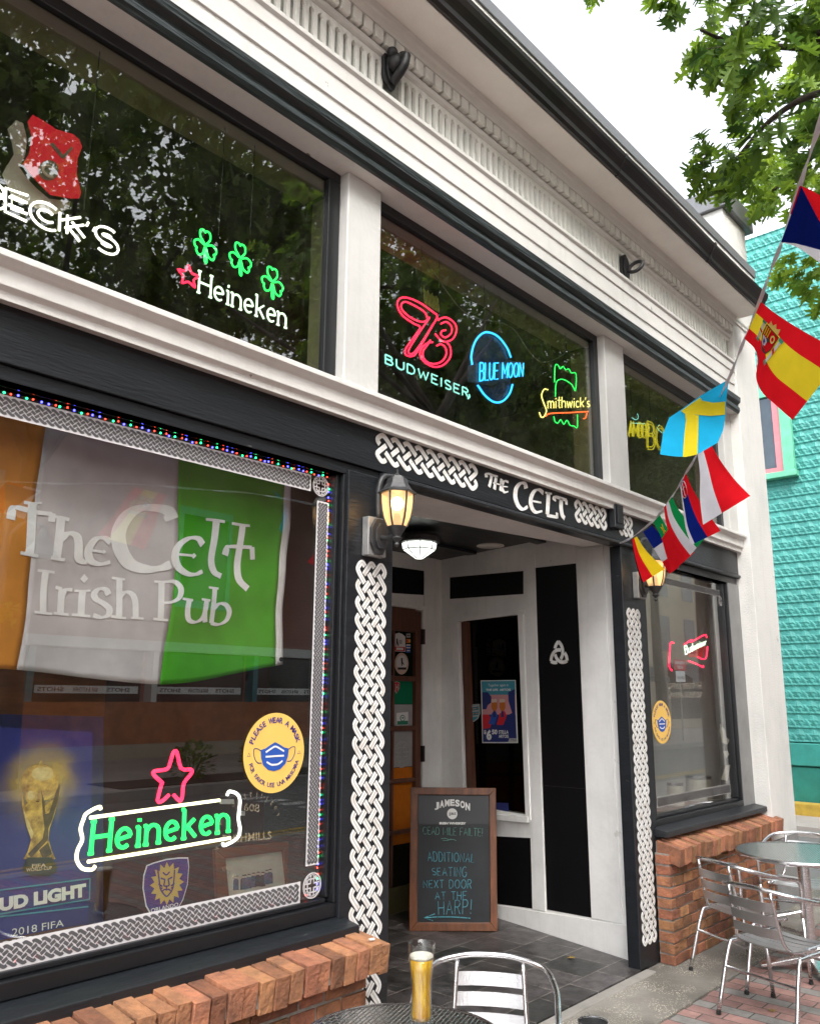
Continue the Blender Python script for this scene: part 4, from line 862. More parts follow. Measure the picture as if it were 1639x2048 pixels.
RA = mat('red_acrylic', (0.62, 0.02, 0.04), 0.2, var=0.05); RA.node_tree.nodes['Principled BSDF'].inputs['Emission Color'].default_value = (0.8, 0.01, 0.03, 1); RA.node_tree.nodes['Principled BSDF'].inputs['Emission Strength'].default_value = 0.10
b = MB(); panel(b, [(180,135),(235,165),(310,215),(400,240),(435,270),(450,310),(425,375),(420,460),(445,560),(435,590),(390,590),(280,570),(220,510),(165,450),(130,400),(165,340),(178,250),(155,170)], NP, 0.006, 0, 0, cA); sh_ = b.build('shield', RA, t)
b = MB(); panel(b, oval(265,440,55,55), NP, 0.002, 0.003, 0, cA); panel(b, [(270,295),(290,290),(345,355),(390,310),(398,320),(350,375),(335,372)], NP, 0.002, 0.003, 0, cA); b.build('emblem', mat('grey_emblem', (0.20, 0.17, 0.13), 0.3, var=0.05), sh_)
b = MB(); neon_text(b, 'C', quadmap(NP, *q4(cA, (235,405), (300,430), (300,485), (235,460)), 0.004), 0.005); b.build('emblem_letter', M['skin_p'], sh_)
b = MB(); panel(b, [(66,190),(110,142),(150,160),(172,250),(160,340),(128,400),(165,455),(220,515),(290,575),(410,590),(400,630),(330,660),(210,620),(90,560),(35,440),(100,330),(90,270)], NP, 0.004, -0.03, 0, cA); b.build('backing', film('acrylic_sheen', (0.62, 0.55, 0.50), 0.42), t)  # pale film puts the reflection on the clear backing into its colour
chain(t, 168, 420)
t = thing('neon_sign', 'neon sign of three green shamrocks, a small red star and pale green lettering', 'neon sign', tuple(NP.at(*cA(1300, 1000))), 'neon beer signs')
b = MB(); neon_text(b, 'Heineken', quadmap(NP, *q4(cA, (1092,990), (1568,1188), (1562,1300), (1085,1106))), 0.0042, 0.2, 0.09); b.build('lettering', NWG, t, smooth=True)
def star_pts(cx, cy, R, r, tilt=0): return [(cx+(R if i % 2 == 0 else r)*math.sin(tilt+math.pi*i/5), cy-(R if i % 2 == 0 else r)*math.cos(tilt+math.pi*i/5)) for i in range(10)]
b = MB(); neon_paths(b, [[(x, y+ (x-1030)*0.35) for x, y in star_pts(1030, 1018, 60, 30, 0.0)]], cA, NP, 0.0045, 0, 3, 0, True); b.build('star', NR, t, smooth=True)
def shamrock(cx, cy, s, sl=0.45):
    P = []
    for an in (90, 205, -25):
        a = math.radians(an); d = (math.cos(a), math.sin(a)); q = (-d[1], d[0])
        P += [(d[0]*x+q[0]*y, d[1]*x+q[1]*y) for x, y in ((.10,-.08), (.45,-.42), (.85,-.40), (.92,-.12), (.80,0), (.92,.12), (.85,.40), (.45,.42), (.10,.08))]
    P.insert(18, (.12, -1.0)); P.insert(18, (-.05, -.95)); P.insert(18, (-.02, -.3)); 
    return [(cx+x*s*0.72, cy-y*s+x*s*0.72*sl) for x, y in P]
for i, (x, y, s, mm) in enumerate(((1122,850,88,NG), (1313,920,86,NG), (1488,1050,84,NG))):
    b = MB(); neon_paths(b, [shamrock(x, y, s)], cA, NP, 0.0042, 0, 3, 0, True); b.build('shamrock', mm, t, smooth=True)
for u in (437, 500): chain(t, u, 470)
t = thing('neon_sign', 'large looped red neon letter sign with aqua lettering beneath it', 'neon sign', tuple(NP.at(*cB(480, 500))), 'neon beer signs')
b = MB(); neon_paths(b, [[(515,322),(440,270),(360,238),(310,245),(298,290),(330,350),(400,400),(440,425),(395,495),(350,560),(352,598),(395,605),(430,565),(545,368)],
 [(488,372),(470,330),(420,295),(355,265),(325,275),(325,310),(370,355),(430,385),(470,388),(500,362)], [(515,322),(530,335),(545,345),(550,372),(560,380)], [(560,372),(605,362),(655,395),(670,440),(648,495),(605,515),(570,505),(535,465)],
 [(572,402),(605,390),(638,420),(635,462),(600,488),(572,470),(578,448),(602,442)], [(605,515),(630,550),(630,610),(590,660),(530,674),(470,645),(440,600),(450,555),(490,522),(520,518)], [(505,505),(490,530),(458,580),(470,630),(520,655),(575,640),(605,595),(598,550),(570,530),(545,540)], [(525,400),(450,520),(400,585),(372,590),(372,560),(440,450),(500,365)]], cB, NP, 0.0048); b.build('looped_letter', NR, t, smooth=True)
b = MB(); neon_text(b, 'BUDWEISER', quadmap(NP, *q4(cB, (222,596), (745,815), (745,868), (222,650))), 0.004, 0.34); neon_paths(b, [[(748,845),(752,862),(742,875)]], cB, NP, 0.004); b.build('lettering', NC, t, smooth=True)
b = MB()
for k in range(11): x = 462+k*9; y = 205+k*5.5; b.tube([NP.at(*cB(x, y-18-12*(k % 3 == 0))), NP.at(*cB(x+8, y+70))], 0.0025, 5)
b.build('crown', mat('dull_yellow_comb', (0.40, 0.36, 0.03), 0.4, var=0.05), t)
for u in (842, 878): chain(t, u, 590)
t = thing('neon_sign', 'blue oval neon sign with a dark banner across its middle', 'neon sign', tuple(NP.at(*cB(890, 680))), 'neon beer signs')
b = MB(); neon_paths(b, [[(768,660),(763,600),(785,520),(825,468),(870,456),(930,482),(985,550),(1012,615)], [(803,790),(850,855),(905,895),(960,890),(1003,842),(1022,785)]], cB, NP, 0.006); b.build('oval_tube', NB, t, smooth=True)
b = MB(); panel(b, [(772,660),(768,600),(790,520),(830,473),(870,462),(930,488),(982,550),(1010,640),(1022,780),(1000,840),(955,884),(905,888),(850,850),(803,785)], NP, 0.004, -0.012, 0, cB); b.build('backing', mat('navy_backing', (0.015, 0.03, 0.10), 0.25, var=0.1), t)
b = MB(); panel(b, [(748,662),(800,650),(900,655),(1010,628),(1095,650),(1090,735),(1010,735),(900,790),(800,775),(745,765)], NP, 0.004, -0.006, 0, cB); b.build('banner', mat('grey_banner', (0.05, 0.06, 0.08), 0.3, var=0.1), t)
b = MB(); neon_text(b, 'BLUE MOON', quadmap(NP, *q4(cB, (818,648), (1092,650), (1088,732), (815,762)), 0.004), 0.0045, 0.18); b.build('lettering', NB, t, smooth=True)
for u in (969, 1000): chain(t, u, 665)
t = thing('neon_sign', 'yellow script neon sign with a green castle tower and an orange underline', 'neon sign', tuple(NP.at(*cB(1350, 860))), 'neon beer signs')
b = MB(); neon_paths(b, [[(1245,818),(1222,815),(1205,855),(1222,910),(1235,950),(1222,985),(1203,990),(1190,960)]], cB, NP, 0.004); neon_text(b, "mithwick's", quadmap(NP, *q4(cB, (1245,862), (1508,868), (1508,925), (1245,935))), 0.0036, 0.2); b.build('lettering', NY, t, smooth=True)
b = MB(); neon_paths(b, [[(1292,860),(1298,770),(1340,752),(1395,785),(1418,825),(1422,718),(1392,712),(1376,686),(1356,692),(1340,670),(1322,686),(1308,662),(1290,668),(1287,770)], [(1282,985),(1290,1018),(1308,1028),(1325,1006),(1345,1036),(1364,1010),(1385,1042),(1408,1046),(1430,1056),(1430,975)]], cB, NP, 0.0032, 0, 3); b.build('castle', NG, t, smooth=True)
b = MB(); neon_paths(b, [[(1230,985),(1262,967),(1380,962),(1498,955)], [(1490,965),(1482,995),(1470,1000)]], cB, NP, 0.004); b.build('underline', NO, t, smooth=True)
for u in (1101, 1133): chain(t, u, 745)
cC = crop(1200, 560, 3.2)
t = thing('neon_sign', 'dim yellow outlined neon lettering in the narrowest upper window', 'neon sign', tuple(NP.at(*cC(270, 980))), 'neon beer signs')
b = MB(); neon_text(b, 'AMBER', quadmap(NP, *q4(cC, (182,905), (312,930), (312,1005), (180,1000))), 0.0035, 0.16, 0, 0, 0.008); neon_text(b, 'BOCK', quadmap(NP, *q4(cC, (300,910), (520,990), (520,1090), (300,1075))), 0.0035, 0.14, 0, 0, 0.010); b.build('lettering', NY2, t, smooth=True)
b = MB(); neon_paths(b, [[(235,855),(242,880),(225,895),(200,880)], [(200,915),(285,920)], [(375,925),(365,950),(395,980)]], cC, NP, 0.0025); b.build('steam_tube', NC, t, smooth=True)
for u in (1263, 1300): chain(t, u, 840)
t = thing('hanging_cable', 'pale cord sagging across the middle upper window behind the neon', 'cord', tuple(NP.at(*cB(900, 380)))); b = MB(); b.tube(smooth_path([NP.at(*cB(*q), -0.03) for q in ((450,-30),(560,130),(700,312),(830,375),(950,395),(1040,450),(1120,570),(1200,642),(1290,625),(1380,570),(1450,525))], 6), 0.004, 6); b.build('cord', mat('pale_cord', (0.22, 0.21, 0.17), 0.6), t, smooth=True)
# lower-left window: green lettering in a white bracket, red star
LP = PY(2.66); cD = crop(0, 1350, 2.276)
t = thing('neon_sign', 'green neon lettering inside white bracket tubes with a red star on top', 'neon sign', tuple(LP.at(*cD(720, 700))), 'neon beer signs')
b = MB(); neon_text(b, 'Heineken', quadmap(LP, *q4(cD, (428,668), (1042,585), (1042,710), (414,812))), 0.0072, 0.24, 0.085); b.build('lettering', emit('neon_deep_green', (0.01, 0.9, 0.12), 1.35), t, smooth=True)
b = MB(); neon_paths(b, [[(460,612),(450,600),(395,630),(380,660),(368,700),(375,750),(355,795),(350,840),(375,880),(420,885),(435,868)], [(400,850),(700,802),(1048,742)], [(410,650),(700,610),(1000,570)]], cD, LP, 0.0058); b.build('bracket', NCR, t, smooth=True)
b = MB(); neon_paths(b, [[(1033,548),(1045,530),(1080,542),(1092,575),(1085,650),(1092,700),(1080,742),(1025,775),(1013,765)]], cD, LP, 0.0058); b.build('bracket', NW, t, smooth=True)
b = MB(); neon_paths(b, [[(770,545),(740,572),(718,572),(735,500),(738,490),(705,460),(702,438),(760,428),(775,400),(790,352),(806,352),(825,425),(868,430),(872,448),(838,492),(830,555),(818,572),(790,545)]], cD, LP, 0.0065, 0, 3); b.build('star', NR, t, smooth=True)
b = MB(); panel(b, rect(1000,565,1058,586), LP, 0.01, 0.01, 0, cD); panel(b, rect(1095,620,1112,640), LP, 0.008, 0.004, 0, cD); b.build('tube_clip', M['pgrey'], t)
RP = PY(2.68); cE = crop(1220, 1050, 3.724)
t = thing('neon_sign', 'red bow tie neon outline with white script in the window by the corner pier', 'neon sign', tuple(RP.at(*cE(600, 950))), 'neon beer signs')
b = MB(); neon_paths(b, [[(472,878),(446,880),(440,960),(436,1050),(458,1085)], [(548,892),(560,882),(605,855),(600,872),(700,818),(716,840)], [(722,905),(712,985),(685,998),(650,985)], [(582,1012),(640,1035),(690,1060),(686,1045)]], cE, RP, 0.006, 0, 3); b.build('outline', NR, t, smooth=True)
b = MB(); neon_text(b, 'Budweiser', quadmap(RP, *q4(cE, (550,900), (715,850), (712,888), (558,965))), 0.0042, 0.14); b.build('lettering', NWG, t, smooth=True)
b = MB(); panel(b, [(575,950),(715,900),(700,980),(600,985)], RP, 0.003, -0.012, 0, cE); b.build('backing', M['red'], t)

# ---------------------------------------------------------------- string lights round the display window
LR, LG, LB = emit('led_red', (1.0, 0.04, 0.02), 5), emit('led_green', (0.02, 1.0, 0.25), 4), emit('led_blue', (0.06, 0.06, 1.0), 6)
def lights(label, a, b, n, cols, sag=0.0):
    t = thing('string_lights', label, 'string lights', tuple((Vector(a)+Vector(b))/2), 'coloured lights round the display window'); A, B = Vector(a), Vector(b)
    MB().tube([A+(B-A)*(i/30)+Vector((0, 0, -sag*math.sin(math.pi*i/30))) for i in range(31)], 0.0025, 5).build('wire', M['iron'], t)
    for i in range(n):
        f_ = (i+random.uniform(.3, .7))/n; q = A+(B-A)*f_+Vector((random.uniform(-.003, .003), -0.004, random.uniform(-.004, .004)-sag*math.sin(math.pi*f_)))
        c_ = cols[i % len(cols)]; MB().ball(q, 0.0042 if c_ is not LR else 0.0034, 3).build('bulb', c_, t)
lights('red, green and blue light string along the top of the display window', (0.6, 2.605, 2.472), (2.38, 2.605, 2.472), 78, [LR, LG, LR, LB, LG, LR, LB, LB])
lights('red, green and blue light string down the pilaster side of the display window', (2.378, 2.605, 2.455), (2.378, 2.605, 0.80), 84, [LR, LG, LB, LB, LR, LG, LB, LR])
lights('sparse red light string along the bottom of the display window', (0.9, 2.605, 0.790), (2.37, 2.605, 0.795), 17, [LR])
# ---------------------------------------------------------------- banner flag hanging inside the window
BP = PY(2.715); cG = crop(0, 900, 2.561)
t = thing('window_flag', 'green, white and orange pub flag hanging inside the display window', 'flag', tuple(BP.at(300, 1100)))
zt = BP.at(300, 870).z; zt = 2.50
fl_o, fl_w, fl_g, fl_h = cloth('flag_orange', (0.75, 0.30, 0.05), 0.1), cloth('flag_white', (0.66, 0.62, 0.63), 0.08), cloth('flag_green', (0.085, 0.42, 0.03), 0.1), cloth('flag_hem', (0.8, 0.76, 0.75), 0.1)
X0, Xw, Xg, Xh, X1 = BP.at(*cG(-560, 500)).x, BP.at(*cG(172, 600)).x, BP.at(*cG(888, 600)).x, BP.at(*cG(1437, 600)).x, BP.at(*cG(1470, 600)).x
def flagpt(x, f):
    zb = 1.585 + 0.02*math.sin((x-X0)*5.0) + 0.05*max(0, (x-Xg)/(X1-Xg))**1.5 + 0.02
    sway = -0.035*f*max(0, min(1, (X1-x)/1.2))+0.012*math.sin(f*5+x*3)
    return Vector((x+sway, 2.715+0.010*math.sin(x*9+f*2.5)+0.005*math.sin(x*19-f*6)+0.010*f*math.sin(x*4)+0.004*math.sin(x*5+f*21)*(1-f*.4), zt+(zb-zt)*f))
for nm, xa, xb, mm in (('orange_band', X0, Xw, fl_o), ('white_band', Xw, Xg, fl_w), ('green_band', Xg, Xh, fl_g), ('hem', Xh, X1, fl_h)):
    b = MB(); nx, nz = max(3, int((xb-xa)/0.02)), 44
    b.add([flagpt(xa+(xb-xa)*i/nx, j/nz) for j in range(nz+1) for i in range(nx+1)], [(j*(nx+1)+i, j*(nx+1)+i+1, (j+1)*(nx+1)+i+1, (j+1)*(nx+1)+i) for j in range(nz) for i in range(nx)])
    o_ = b.build(nm, mm, t, smooth=True); sm = o_.modifiers.new('cloth', 'SOLIDIFY'); sm.thickness = 0.0015
LTP = PY(2.682); lt = MB(); nib = Vector((0.96, 0, 0.26)).normalized()
pen(lt, cG, LTP, [[(186,266),(176,400),(166,528)], ([(140,262),(186,268),(234,264)], .7), [(66,352),(78,300),(105,290),(200,312),(288,322)], ([(290,318),(284,362)], .8), ([(116,524),(165,532),(214,540)], .7),
  [(334,338),(324,440),(314,546)], ([(302,336),(334,340),(376,352)], .7), [(334,452),(372,422),(412,436),(424,480),(426,545),(446,566),(470,570)], ([(284,546),(314,552),(356,558)], .7),
  [(592,468),(560,446),(515,450),(482,490),(474,530),(494,566),(540,580),(590,568)], ([(482,508),(545,516)], .6)], 0.030, nib, k=6)
pen(lt, cG, LTP, [[(900,352),(880,308),(820,290),(750,290),(690,326),(646,390),(634,450),(652,520),(700,580),(780,606),(850,600),(892,582)]], 0.060, nib, k=6)
pen(lt, cG, LTP, [[(1058,482),(1030,450),(980,450),(930,486),(912,540),(930,596),(975,630),(1020,634),(1060,618)], ([(915,530),(1005,538)], .6), [(1128,356),(1118,460),(1108,560),(1126,618),(1164,642)], ([(1076,350),(1125,356),(1170,364)], .7),
  [(1262,378),(1252,500),(1246,590),(1256,660),(1298,708)], ([(1206,372),(1255,380),(1302,384)], .7), [(1180,534),(1188,500),(1204,490),(1270,492),(1318,494)], ([(1320,492),(1326,556)], .8)], 0.032, nib, k=6)
pen(lt, cG, LTP, [[(258,618),(246,730),(242,828)], ([(214,612),(258,616),(306,622)], .7), ([(194,828),(242,832),(292,838)], .7),
  [(346,708),(340,770),(336,830)], ([(312,698),(346,708)], .8), [(344,742),(366,712),(400,712)], ([(300,832),(338,836),(378,840)], .7),
  [(450,722),(444,780),(440,842)], ([(410,716),(450,718),(490,716)], .7), ([(396,840),(440,844),(486,850)], .7),
  [(580,738),(566,712),(534,708),(508,732),(516,760),(556,786),(580,812),(572,842),(540,856),(500,844)],
  [(640,658),(634,750),(628,850)], ([(600,650),(640,656),(668,658)], .7), [(634,752),(668,724),(704,738),(716,780),(714,855)], ([(588,850),(626,856),(664,860)], .7), ([(690,858),(756,862)], .7),
  [(850,676),(846,770),(842,864)], ([(816,670),(850,672)], .8), [(850,674),(910,672),(942,706),(934,752),(898,776),(856,782)], ([(806,862),(842,868),(880,870)], .7),
  [(984,768),(976,820),(984,866),(1020,880),(1060,858),(1078,810),(1082,768)], ([(950,760),(1004,768)], .7), ([(1054,762),(1104,768)], .7), [(1080,780),(1074,830),(1078,880)],
  [(1130,704),(1122,800),(1116,884)], ([(1096,700),(1150,706)], .7), [(1124,812),(1156,784),(1192,790),(1212,824),(1200,868),(1160,890),(1112,884)]], 0.024, nib, k=6)
panel(lt, [(458,630),(478,654),(458,678),(438,656)], LTP, 0.003, 0.003, 0, cG); panel(lt, [(556,505),(568,516),(554,530),(544,517)], LTP, 0.003, 0.003, 0, cG); panel(lt, [(1010,524),(1024,538),(1008,554),(996,540)], LTP, 0.003, 0.003, 0, cG)
def cloth_y(x, z):                                       # depth of the hanging cloth at a point of the window plane
    xx, f = x, (zt-z)/0.9
    for _ in range(8):
        p_ = flagpt(xx, f); xx += x-p_.x; f += (p_.z-z)/0.9
    return flagpt(xx, f).y
lt.v = [(x, cloth_y(x, z)-0.0035+(y-2.682)*0.3, z) for x, y, z in lt.v]
lt.build('lettering', cloth('flag_lettering', (0.97, 0.96, 0.96), 0.0), t)
b = MB(); e_ = BP.at(*cG(1441, 1072), 0.03); disc(b, e_, EX, EZ, 0.009, -0.004, 0, 16); b.build('eyelet', M['iron'], t)

# ---------------------------------------------------------------- stickers on the glass
def mask_sticker(cu, cv_, v0, v1, label):
    pl = PY(GY-0.003); c = pl.at(cu, cv_); r = (pl.at(cu, v0).z-pl.at(cu, v1).z)/2
    t = thing('mask_sticker', label, 'sticker', tuple(c), 'round face mask stickers on the glass')
    n = pl.n
    b = MB(); disc(b, c, EX, EZ, r, 0.0012); base = b.build('disc', M['yellow'], t)
    b = MB(); arc_text(b, 'PLEASE WEAR A MASK', c+n*0.0015, EX, EZ, r*.74, math.radians(163), math.radians(17), r*.15, 0.03); arc_text(b, 'POR FAVOR USE UNA MÁSCARA', c+n*0.0015, EX, EZ, r*.86, math.radians(197), math.radians(343), r*.115, 0.02, 0, True); b.build('lettering', M['purple'], t)
    S = lambda x, y: c+EX*(r*x)+EZ*(r*y)+n*0.0014
    b = MB(); b.prism([S(*q) for q in ((0,.26),(.14,.20),(.30,.12),(.46,.08),(.44,-.12),(.36,-.30),(.20,-.42),(0,-.46),(-.20,-.42),(-.36,-.30),(-.44,-.12),(-.46,.08),(-.30,.12),(-.14,.20))], n*0.0012)
    b.build('mask', M['blue'], t)
    b = MB()
    for s_ in (-1, 1): b.tube(smooth_path([S(.45*s_,.06), S(.58*s_,.12), S(.68*s_,.10), S(.66*s_,-.08), S(.56*s_,-.22), S(.42*s_,-.24)], 5), r*.012, 5)
    b.build('ear_loop', M['navy'], t)
    b = MB()
    for pts in (((-.30,.02),(-.16,.09),(0,.15),(.16,.09),(.30,.02)), ((-.30,-.09),(0,-.09),(.30,-.09)), ((-.26,-.22),(-.12,-.29),(0,-.30),(.12,-.29),(.26,-.22))): ribbon(b, smooth_path([S(*q)+n*0.0014 for q in pts], 5), r*.045, n, 0.0005)
    b.build('pleat', M['pwhite'], t)
    for s_ in (-1, 1):
        b = MB(); b.tube([S(.83*s_-.05, -.06), S(.83*s_, .02), S(.83*s_+.05, -.06)], r*.008, 4, True); b.build('bell_mark', M['navy'], t)
mask_sticker(549, 1505, 1426, 1586, 'large yellow face mask sticker on the display window beside the neon bracket')
mask_sticker(1322, 1444, 1413, 1500, 'yellow face mask sticker in the narrow window by the corner pier')
cH = crop(0, 1400, 3.902); SP = PY(GY-0.0026+0.0)
shield = [(1145,1290),(1200,1268),(1300,1240),(1400,1228),(1470,1228),(1477,1300),(1466,1440),(1430,1560),(1370,1670),(1270,1752),(1190,1700),(1138,1610),(1114,1470),(1120,1370)]
def inset(pts, k): cx_, cy_ = sum(p[0] for p in pts)/len(pts), sum(p[1] for p in pts)/len(pts); return [(cx_+(x-cx_)*k, cy_+(y-cy_)*k) for x, y in pts]
SP = PY(2.60)
t = thing('club_shield', 'purple shield sticker with a golden lion head on the display window', 'sticker', tuple(SP.at(*cH(1300, 1440))))
for nm, pts, off, mm in (('border', shield, 0.0, 'pwhite'), ('field', inset(shield, .955), 0.0015, 'purple')):
    b = MB(); panel(b, pts, SP, 0.0013, off, 0, cH); b.build(nm, M[mm], t)
b = MB(); panel(b, [(1300+(132 if i % 2 == 0 else 98)*math.sin(math.pi*i/16)*1.0, 1432-(168 if i % 2 == 0 else 125)*math.cos(math.pi*i/16)-(math.sin(math.pi*i/16)*14)) for i in range(32)], SP, 0.0013, 0.003, 0, cH); b.build('mane', M['gold'], t)
b = MB()
for s_ in ([(1232,1330),(1242,1400),(1252,1470),(1275,1510),(1300,1532),(1325,1510),(1348,1470),(1358,1400),(1362,1325)], [(1255,1390),(1290,1402)], [(1310,1400),(1345,1382)], [(1288,1400),(1280,1440),(1286,1452),(1314,1450),(1320,1438),(1312,1400)], [(1268,1492),(1284,1478),(1300,1482),(1316,1477),(1332,1488)], [(1300,1452),(1300,1480)], [(1272,1345),(1298,1365),(1325,1340)], [(1238,1435),(1268,1455)], [(1362,1430),(1334,1452)], [(1245,1465),(1268,1470)], [(1355,1460),(1334,1468)]):
    ribbon(b, smooth_path([SP.at(*cH(*q), 0.0032) for q in s_], 4), 0.0045, SP.n, 0.001)
b.build('lion_face', M['purple'], t)
b = MB(); text(b, 'ORLANDO', quadmap(SP, *q4(cH, (1176,1628), (1392,1578), (1390,1608), (1178,1660)), 0.002), 0.02); b.build('lettering', M['pwhite'], t)
b = MB(); text(b, 'CITY', quadmap(SP, *q4(cH, (1245,1668), (1335,1645), (1333,1690), (1245,1712)), 0.002), 0.02); b.build('lettering', M['pwhite'], t)
# ---------------------------------------------------------------- display behind the glass
KP = PY(2.80)
t = thing('trophy_poster', 'dark blue beer poster with a golden trophy standing in the display window', 'poster', tuple(KP.at(100, 1650)))
b = MB(); panel(b, [(-420,190),(725,250),(700,1390),(690,1735),(-420,1960)], KP, 0.012, 0, 0, cH); b.build('board', mat('poster_blue', (0.020, 0.030, 0.22), 0.5, var=0.15, scale=2), t)
def glow_mat():
    m, nt, b_ = new_mat('printed_gold_burst'); nt.nodes.remove(b_); out = nt.nodes['Material Output']
    tc = N(nt, 'ShaderNodeTexCoord'); mp = N(nt, 'ShaderNodeMapping'); mp.inputs['Location'].default_value = (-1, 0, -1); mp.inputs['Scale'].default_value = (2, 0, 2)
    gr = N(nt, 'ShaderNodeTexGradient', gradient_type='SPHERICAL'); no = N(nt, 'ShaderNodeTexNoise', Scale=5.0, Detail=8.0); mu = N(nt, 'ShaderNodeMath', operation='MULTIPLY')
    nt.links.new(tc.outputs['Generated'], mp.inputs[0]); nt.links.new(mp.outputs[0], gr.inputs[0]); nt.links.new(tc.outputs['Generated'], no.inputs['Vector']); nt.links.new(gr.outputs['Fac'], mu.inputs[0]); nt.links.new(no.outputs[0], mu.inputs[1])
    rp = N(nt, 'ShaderNodeValToRGB'); nt.links.new(mu.outputs[0], rp.inputs[0]); rp.color_ramp.elements[0].position = 0.03; rp.color_ramp.elements[1].position = 0.75; rp.color_ramp.interpolation = 'EASE'; rp.color_ramp.elements[0].color = (0, 0, 0, 1)
    df = N(nt, 'ShaderNodeBsdfDiffuse'); df.inputs[0].default_value = (0.85, 0.60, 0.14, 1); tr = N(nt, 'ShaderNodeBsdfTransparent'); mx = N(nt, 'ShaderNodeMixShader')
    nt.links.new(rp.outputs[0], mx.inputs[0]); nt.links.new(tr.outputs[0], mx.inputs[1]); nt.links.new(df.outputs[0], mx.inputs[2]); nt.links.new(mx.outputs[0], out.inputs[0]); return m
b = MB(); cc = KP.at(*cH(320, 640), 0.002); disc(b, cc, EX, EZ, 0.165, -0.001); b.build('gold_burst', glow_mat(), t)
tg, td, tl = mat('trophy_gold', (0.80, 0.52, 0.10), 0.5, col2=(0.26, 0.13, 0.025), scale=26, thr=(0.38, 0.6)), mat('trophy_shade', (0.17, 0.09, 0.025), 0.5, col2=(0.03, 0.016, 0.006), scale=30), mat('trophy_light', (1.0, 0.85, 0.42), 0.4, col2=(0.5, 0.33, 0.08), scale=20)
b = MB()
for i, (pts, mi) in enumerate(((oval(310,645,145,142,36), 0), (oval(330,575,85,55,24), 2), ([(165,700),(190,830),(235,780),(300,800),(330,720),(345,830),(420,770),(468,655),(462,740),(420,900),(385,1000),(375,1080),(400,1170),(430,1240),(180,1240),(215,1180),(240,1090),(205,990),(170,830)], 0),
    ([(320,705),(345,800),(350,890),(380,880),(440,700),(466,655),(455,760),(405,930),(375,1000),(370,1090),(240,1230),(215,1200),(330,1080),(345,1000),(330,880)], 1), ([(180,850),(225,960),(260,1040),(240,1080),(205,985)], 2), (oval(240,750,48,62,20), 0), (oval(238,742,28,36,16), 2), ([(300,1170),(370,1110),(400,1200),(330,1235)], 1))):
    panel(b, pts, KP, 0.0012, 0.003+0.0006*i, mi, cH)
b.build('trophy', [tg, td, tl], t)
b = MB(); panel(b, [(205,1225),(395,1225),(436,1300),(430,1340),(370,1370),(230,1368),(172,1335),(172,1300)], KP, 0.0012, 0.0096, 0, cH); b.build('trophy_base', mat('trophy_base', (0.02, 0.026, 0.014), 0.4, var=0.1), t)
b = MB(); text(b, 'FIFA', quadmap(KP, *q4(cH, (250,1280), (360,1275), (360,1303), (250,1308)), 0.0105), 0.01); text(b, 'WORLD CUP', quadmap(KP, *q4(cH, (205,1312), (405,1295), (405,1322), (205,1340)), 0.0105), 0.01); b.build('lettering', M['skin_p'], t)
b = MB(); text(b, 'BUD LIGHT', quadmap(KP, *q4(cH, (-95,1560), (672,1428), (672,1535), (-95,1668)), 0.006), 0.06); b.build('lettering', M['pwhite'], t)
b = MB(); text(b, '2018 FIFA', quadmap(KP, *q4(cH, (95,1785), (498,1712), (498,1765), (95,1845)), 0.006), 0.0); b.build('lettering', M['pwhite'], t); b = MB(); text(b, 'OFFICIAL BEER', quadmap(KP, *q4(cH, (10,1885), (600,1780), (600,1830), (10,1940)), 0.006), 0.0); b.build('lettering', M['pwhite'], t)
b = MB()
for y0, y1, x1 in ((1500,1393,703), (1690,1555,700), (1705,1612,690)):
    ribbon(b, [KP.at(*cH(-120, y0), 0.003), KP.at(*cH(x1, y1), 0.003)], 0.004, KP.n, 0.001)
ribbon(b, [KP.at(*cH(703, 1393), 0.003), KP.at(*cH(700, 1555), 0.003)], 0.004, KP.n, 0.001); b.build('blue_rule', M['teal_p'], t)
QP = PY(2.95); t = thing('backing_panel', 'plain deep blue panel leaning behind the trophy poster', 'panel', tuple(QP.at(150, 1500))); b = MB(); panel(b, [(-400,100),(808,130),(806,1735),(-400,1900)], QP, 0.012, 0, 0, cH); b.build('board', M['navy'], t)
cI = crop(380, 1380, 3.938)
VP = PY(2.84)
t = thing('framed_photo', 'old group photograph in a brown wooden frame in the display window', 'framed photo', tuple(VP.at(*cI(510, 1500))))
fo, fi = [(185,1255),(768,1195),(835,1720),(215,1850)], [(270,1325),(720,1268),(765,1700),(312,1770)]
for k in range(4):
    b = MB(); panel(b, [fo[k], fo[(k+1) % 4], fi[(k+1) % 4], fi[k]], VP, 0.02, 0.01, 0, cI); b.build('frame_side', M['brownwood'], t, bevel=0.003)
b = MB(); panel(b, fi, VP, 0.004, 0, 0, cI); b.build('print', M['cream'], t)
random.seed(5); b = MB()
for k in range(9):
    x = 360+k*34+random.uniform(-6, 6); y = 1470-k*5+random.uniform(-8, 8); w_ = 20
    if k == 1: x += 20
    mi = random.choice((0, 1, 1, 0)); panel(b, [(x-w_,y+24),(x-w_*.5,y+12),(x+w_*.5,y+12),(x+w_,y+24),(x+w_*1.1,y+100),(x-w_*1.1,y+104)], VP, 0.001, 0.0012+0.0002*k, mi, cI); panel(b, oval(x, y, 8, 11, 12), VP, 0.001, 0.0032, 2, cI); panel(b, [(x-15,y-5),(x+14,y-7),(x+8,y-14),(x-8,y-13)], VP, 0.001, 0.0044, 1, cI)
b.build('people_print', [mat('sketch_blue', (0.10, 0.15, 0.26), 0.8, var=0.3, scale=60), mat('sketch_dark', (0.06, 0.065, 0.08), 0.8, var=0.4, scale=60), M['skin_p']], t)
b = MB(); ribbon(b, smooth_path([VP.at(*cI(*q), 0.001) for q in ((430,1360),(470,1352),(520,1362),(590,1345),(680,1330))], 4), 0.0016, VP.n, 0.0006); b.build('caption', M['pgrey'], t)
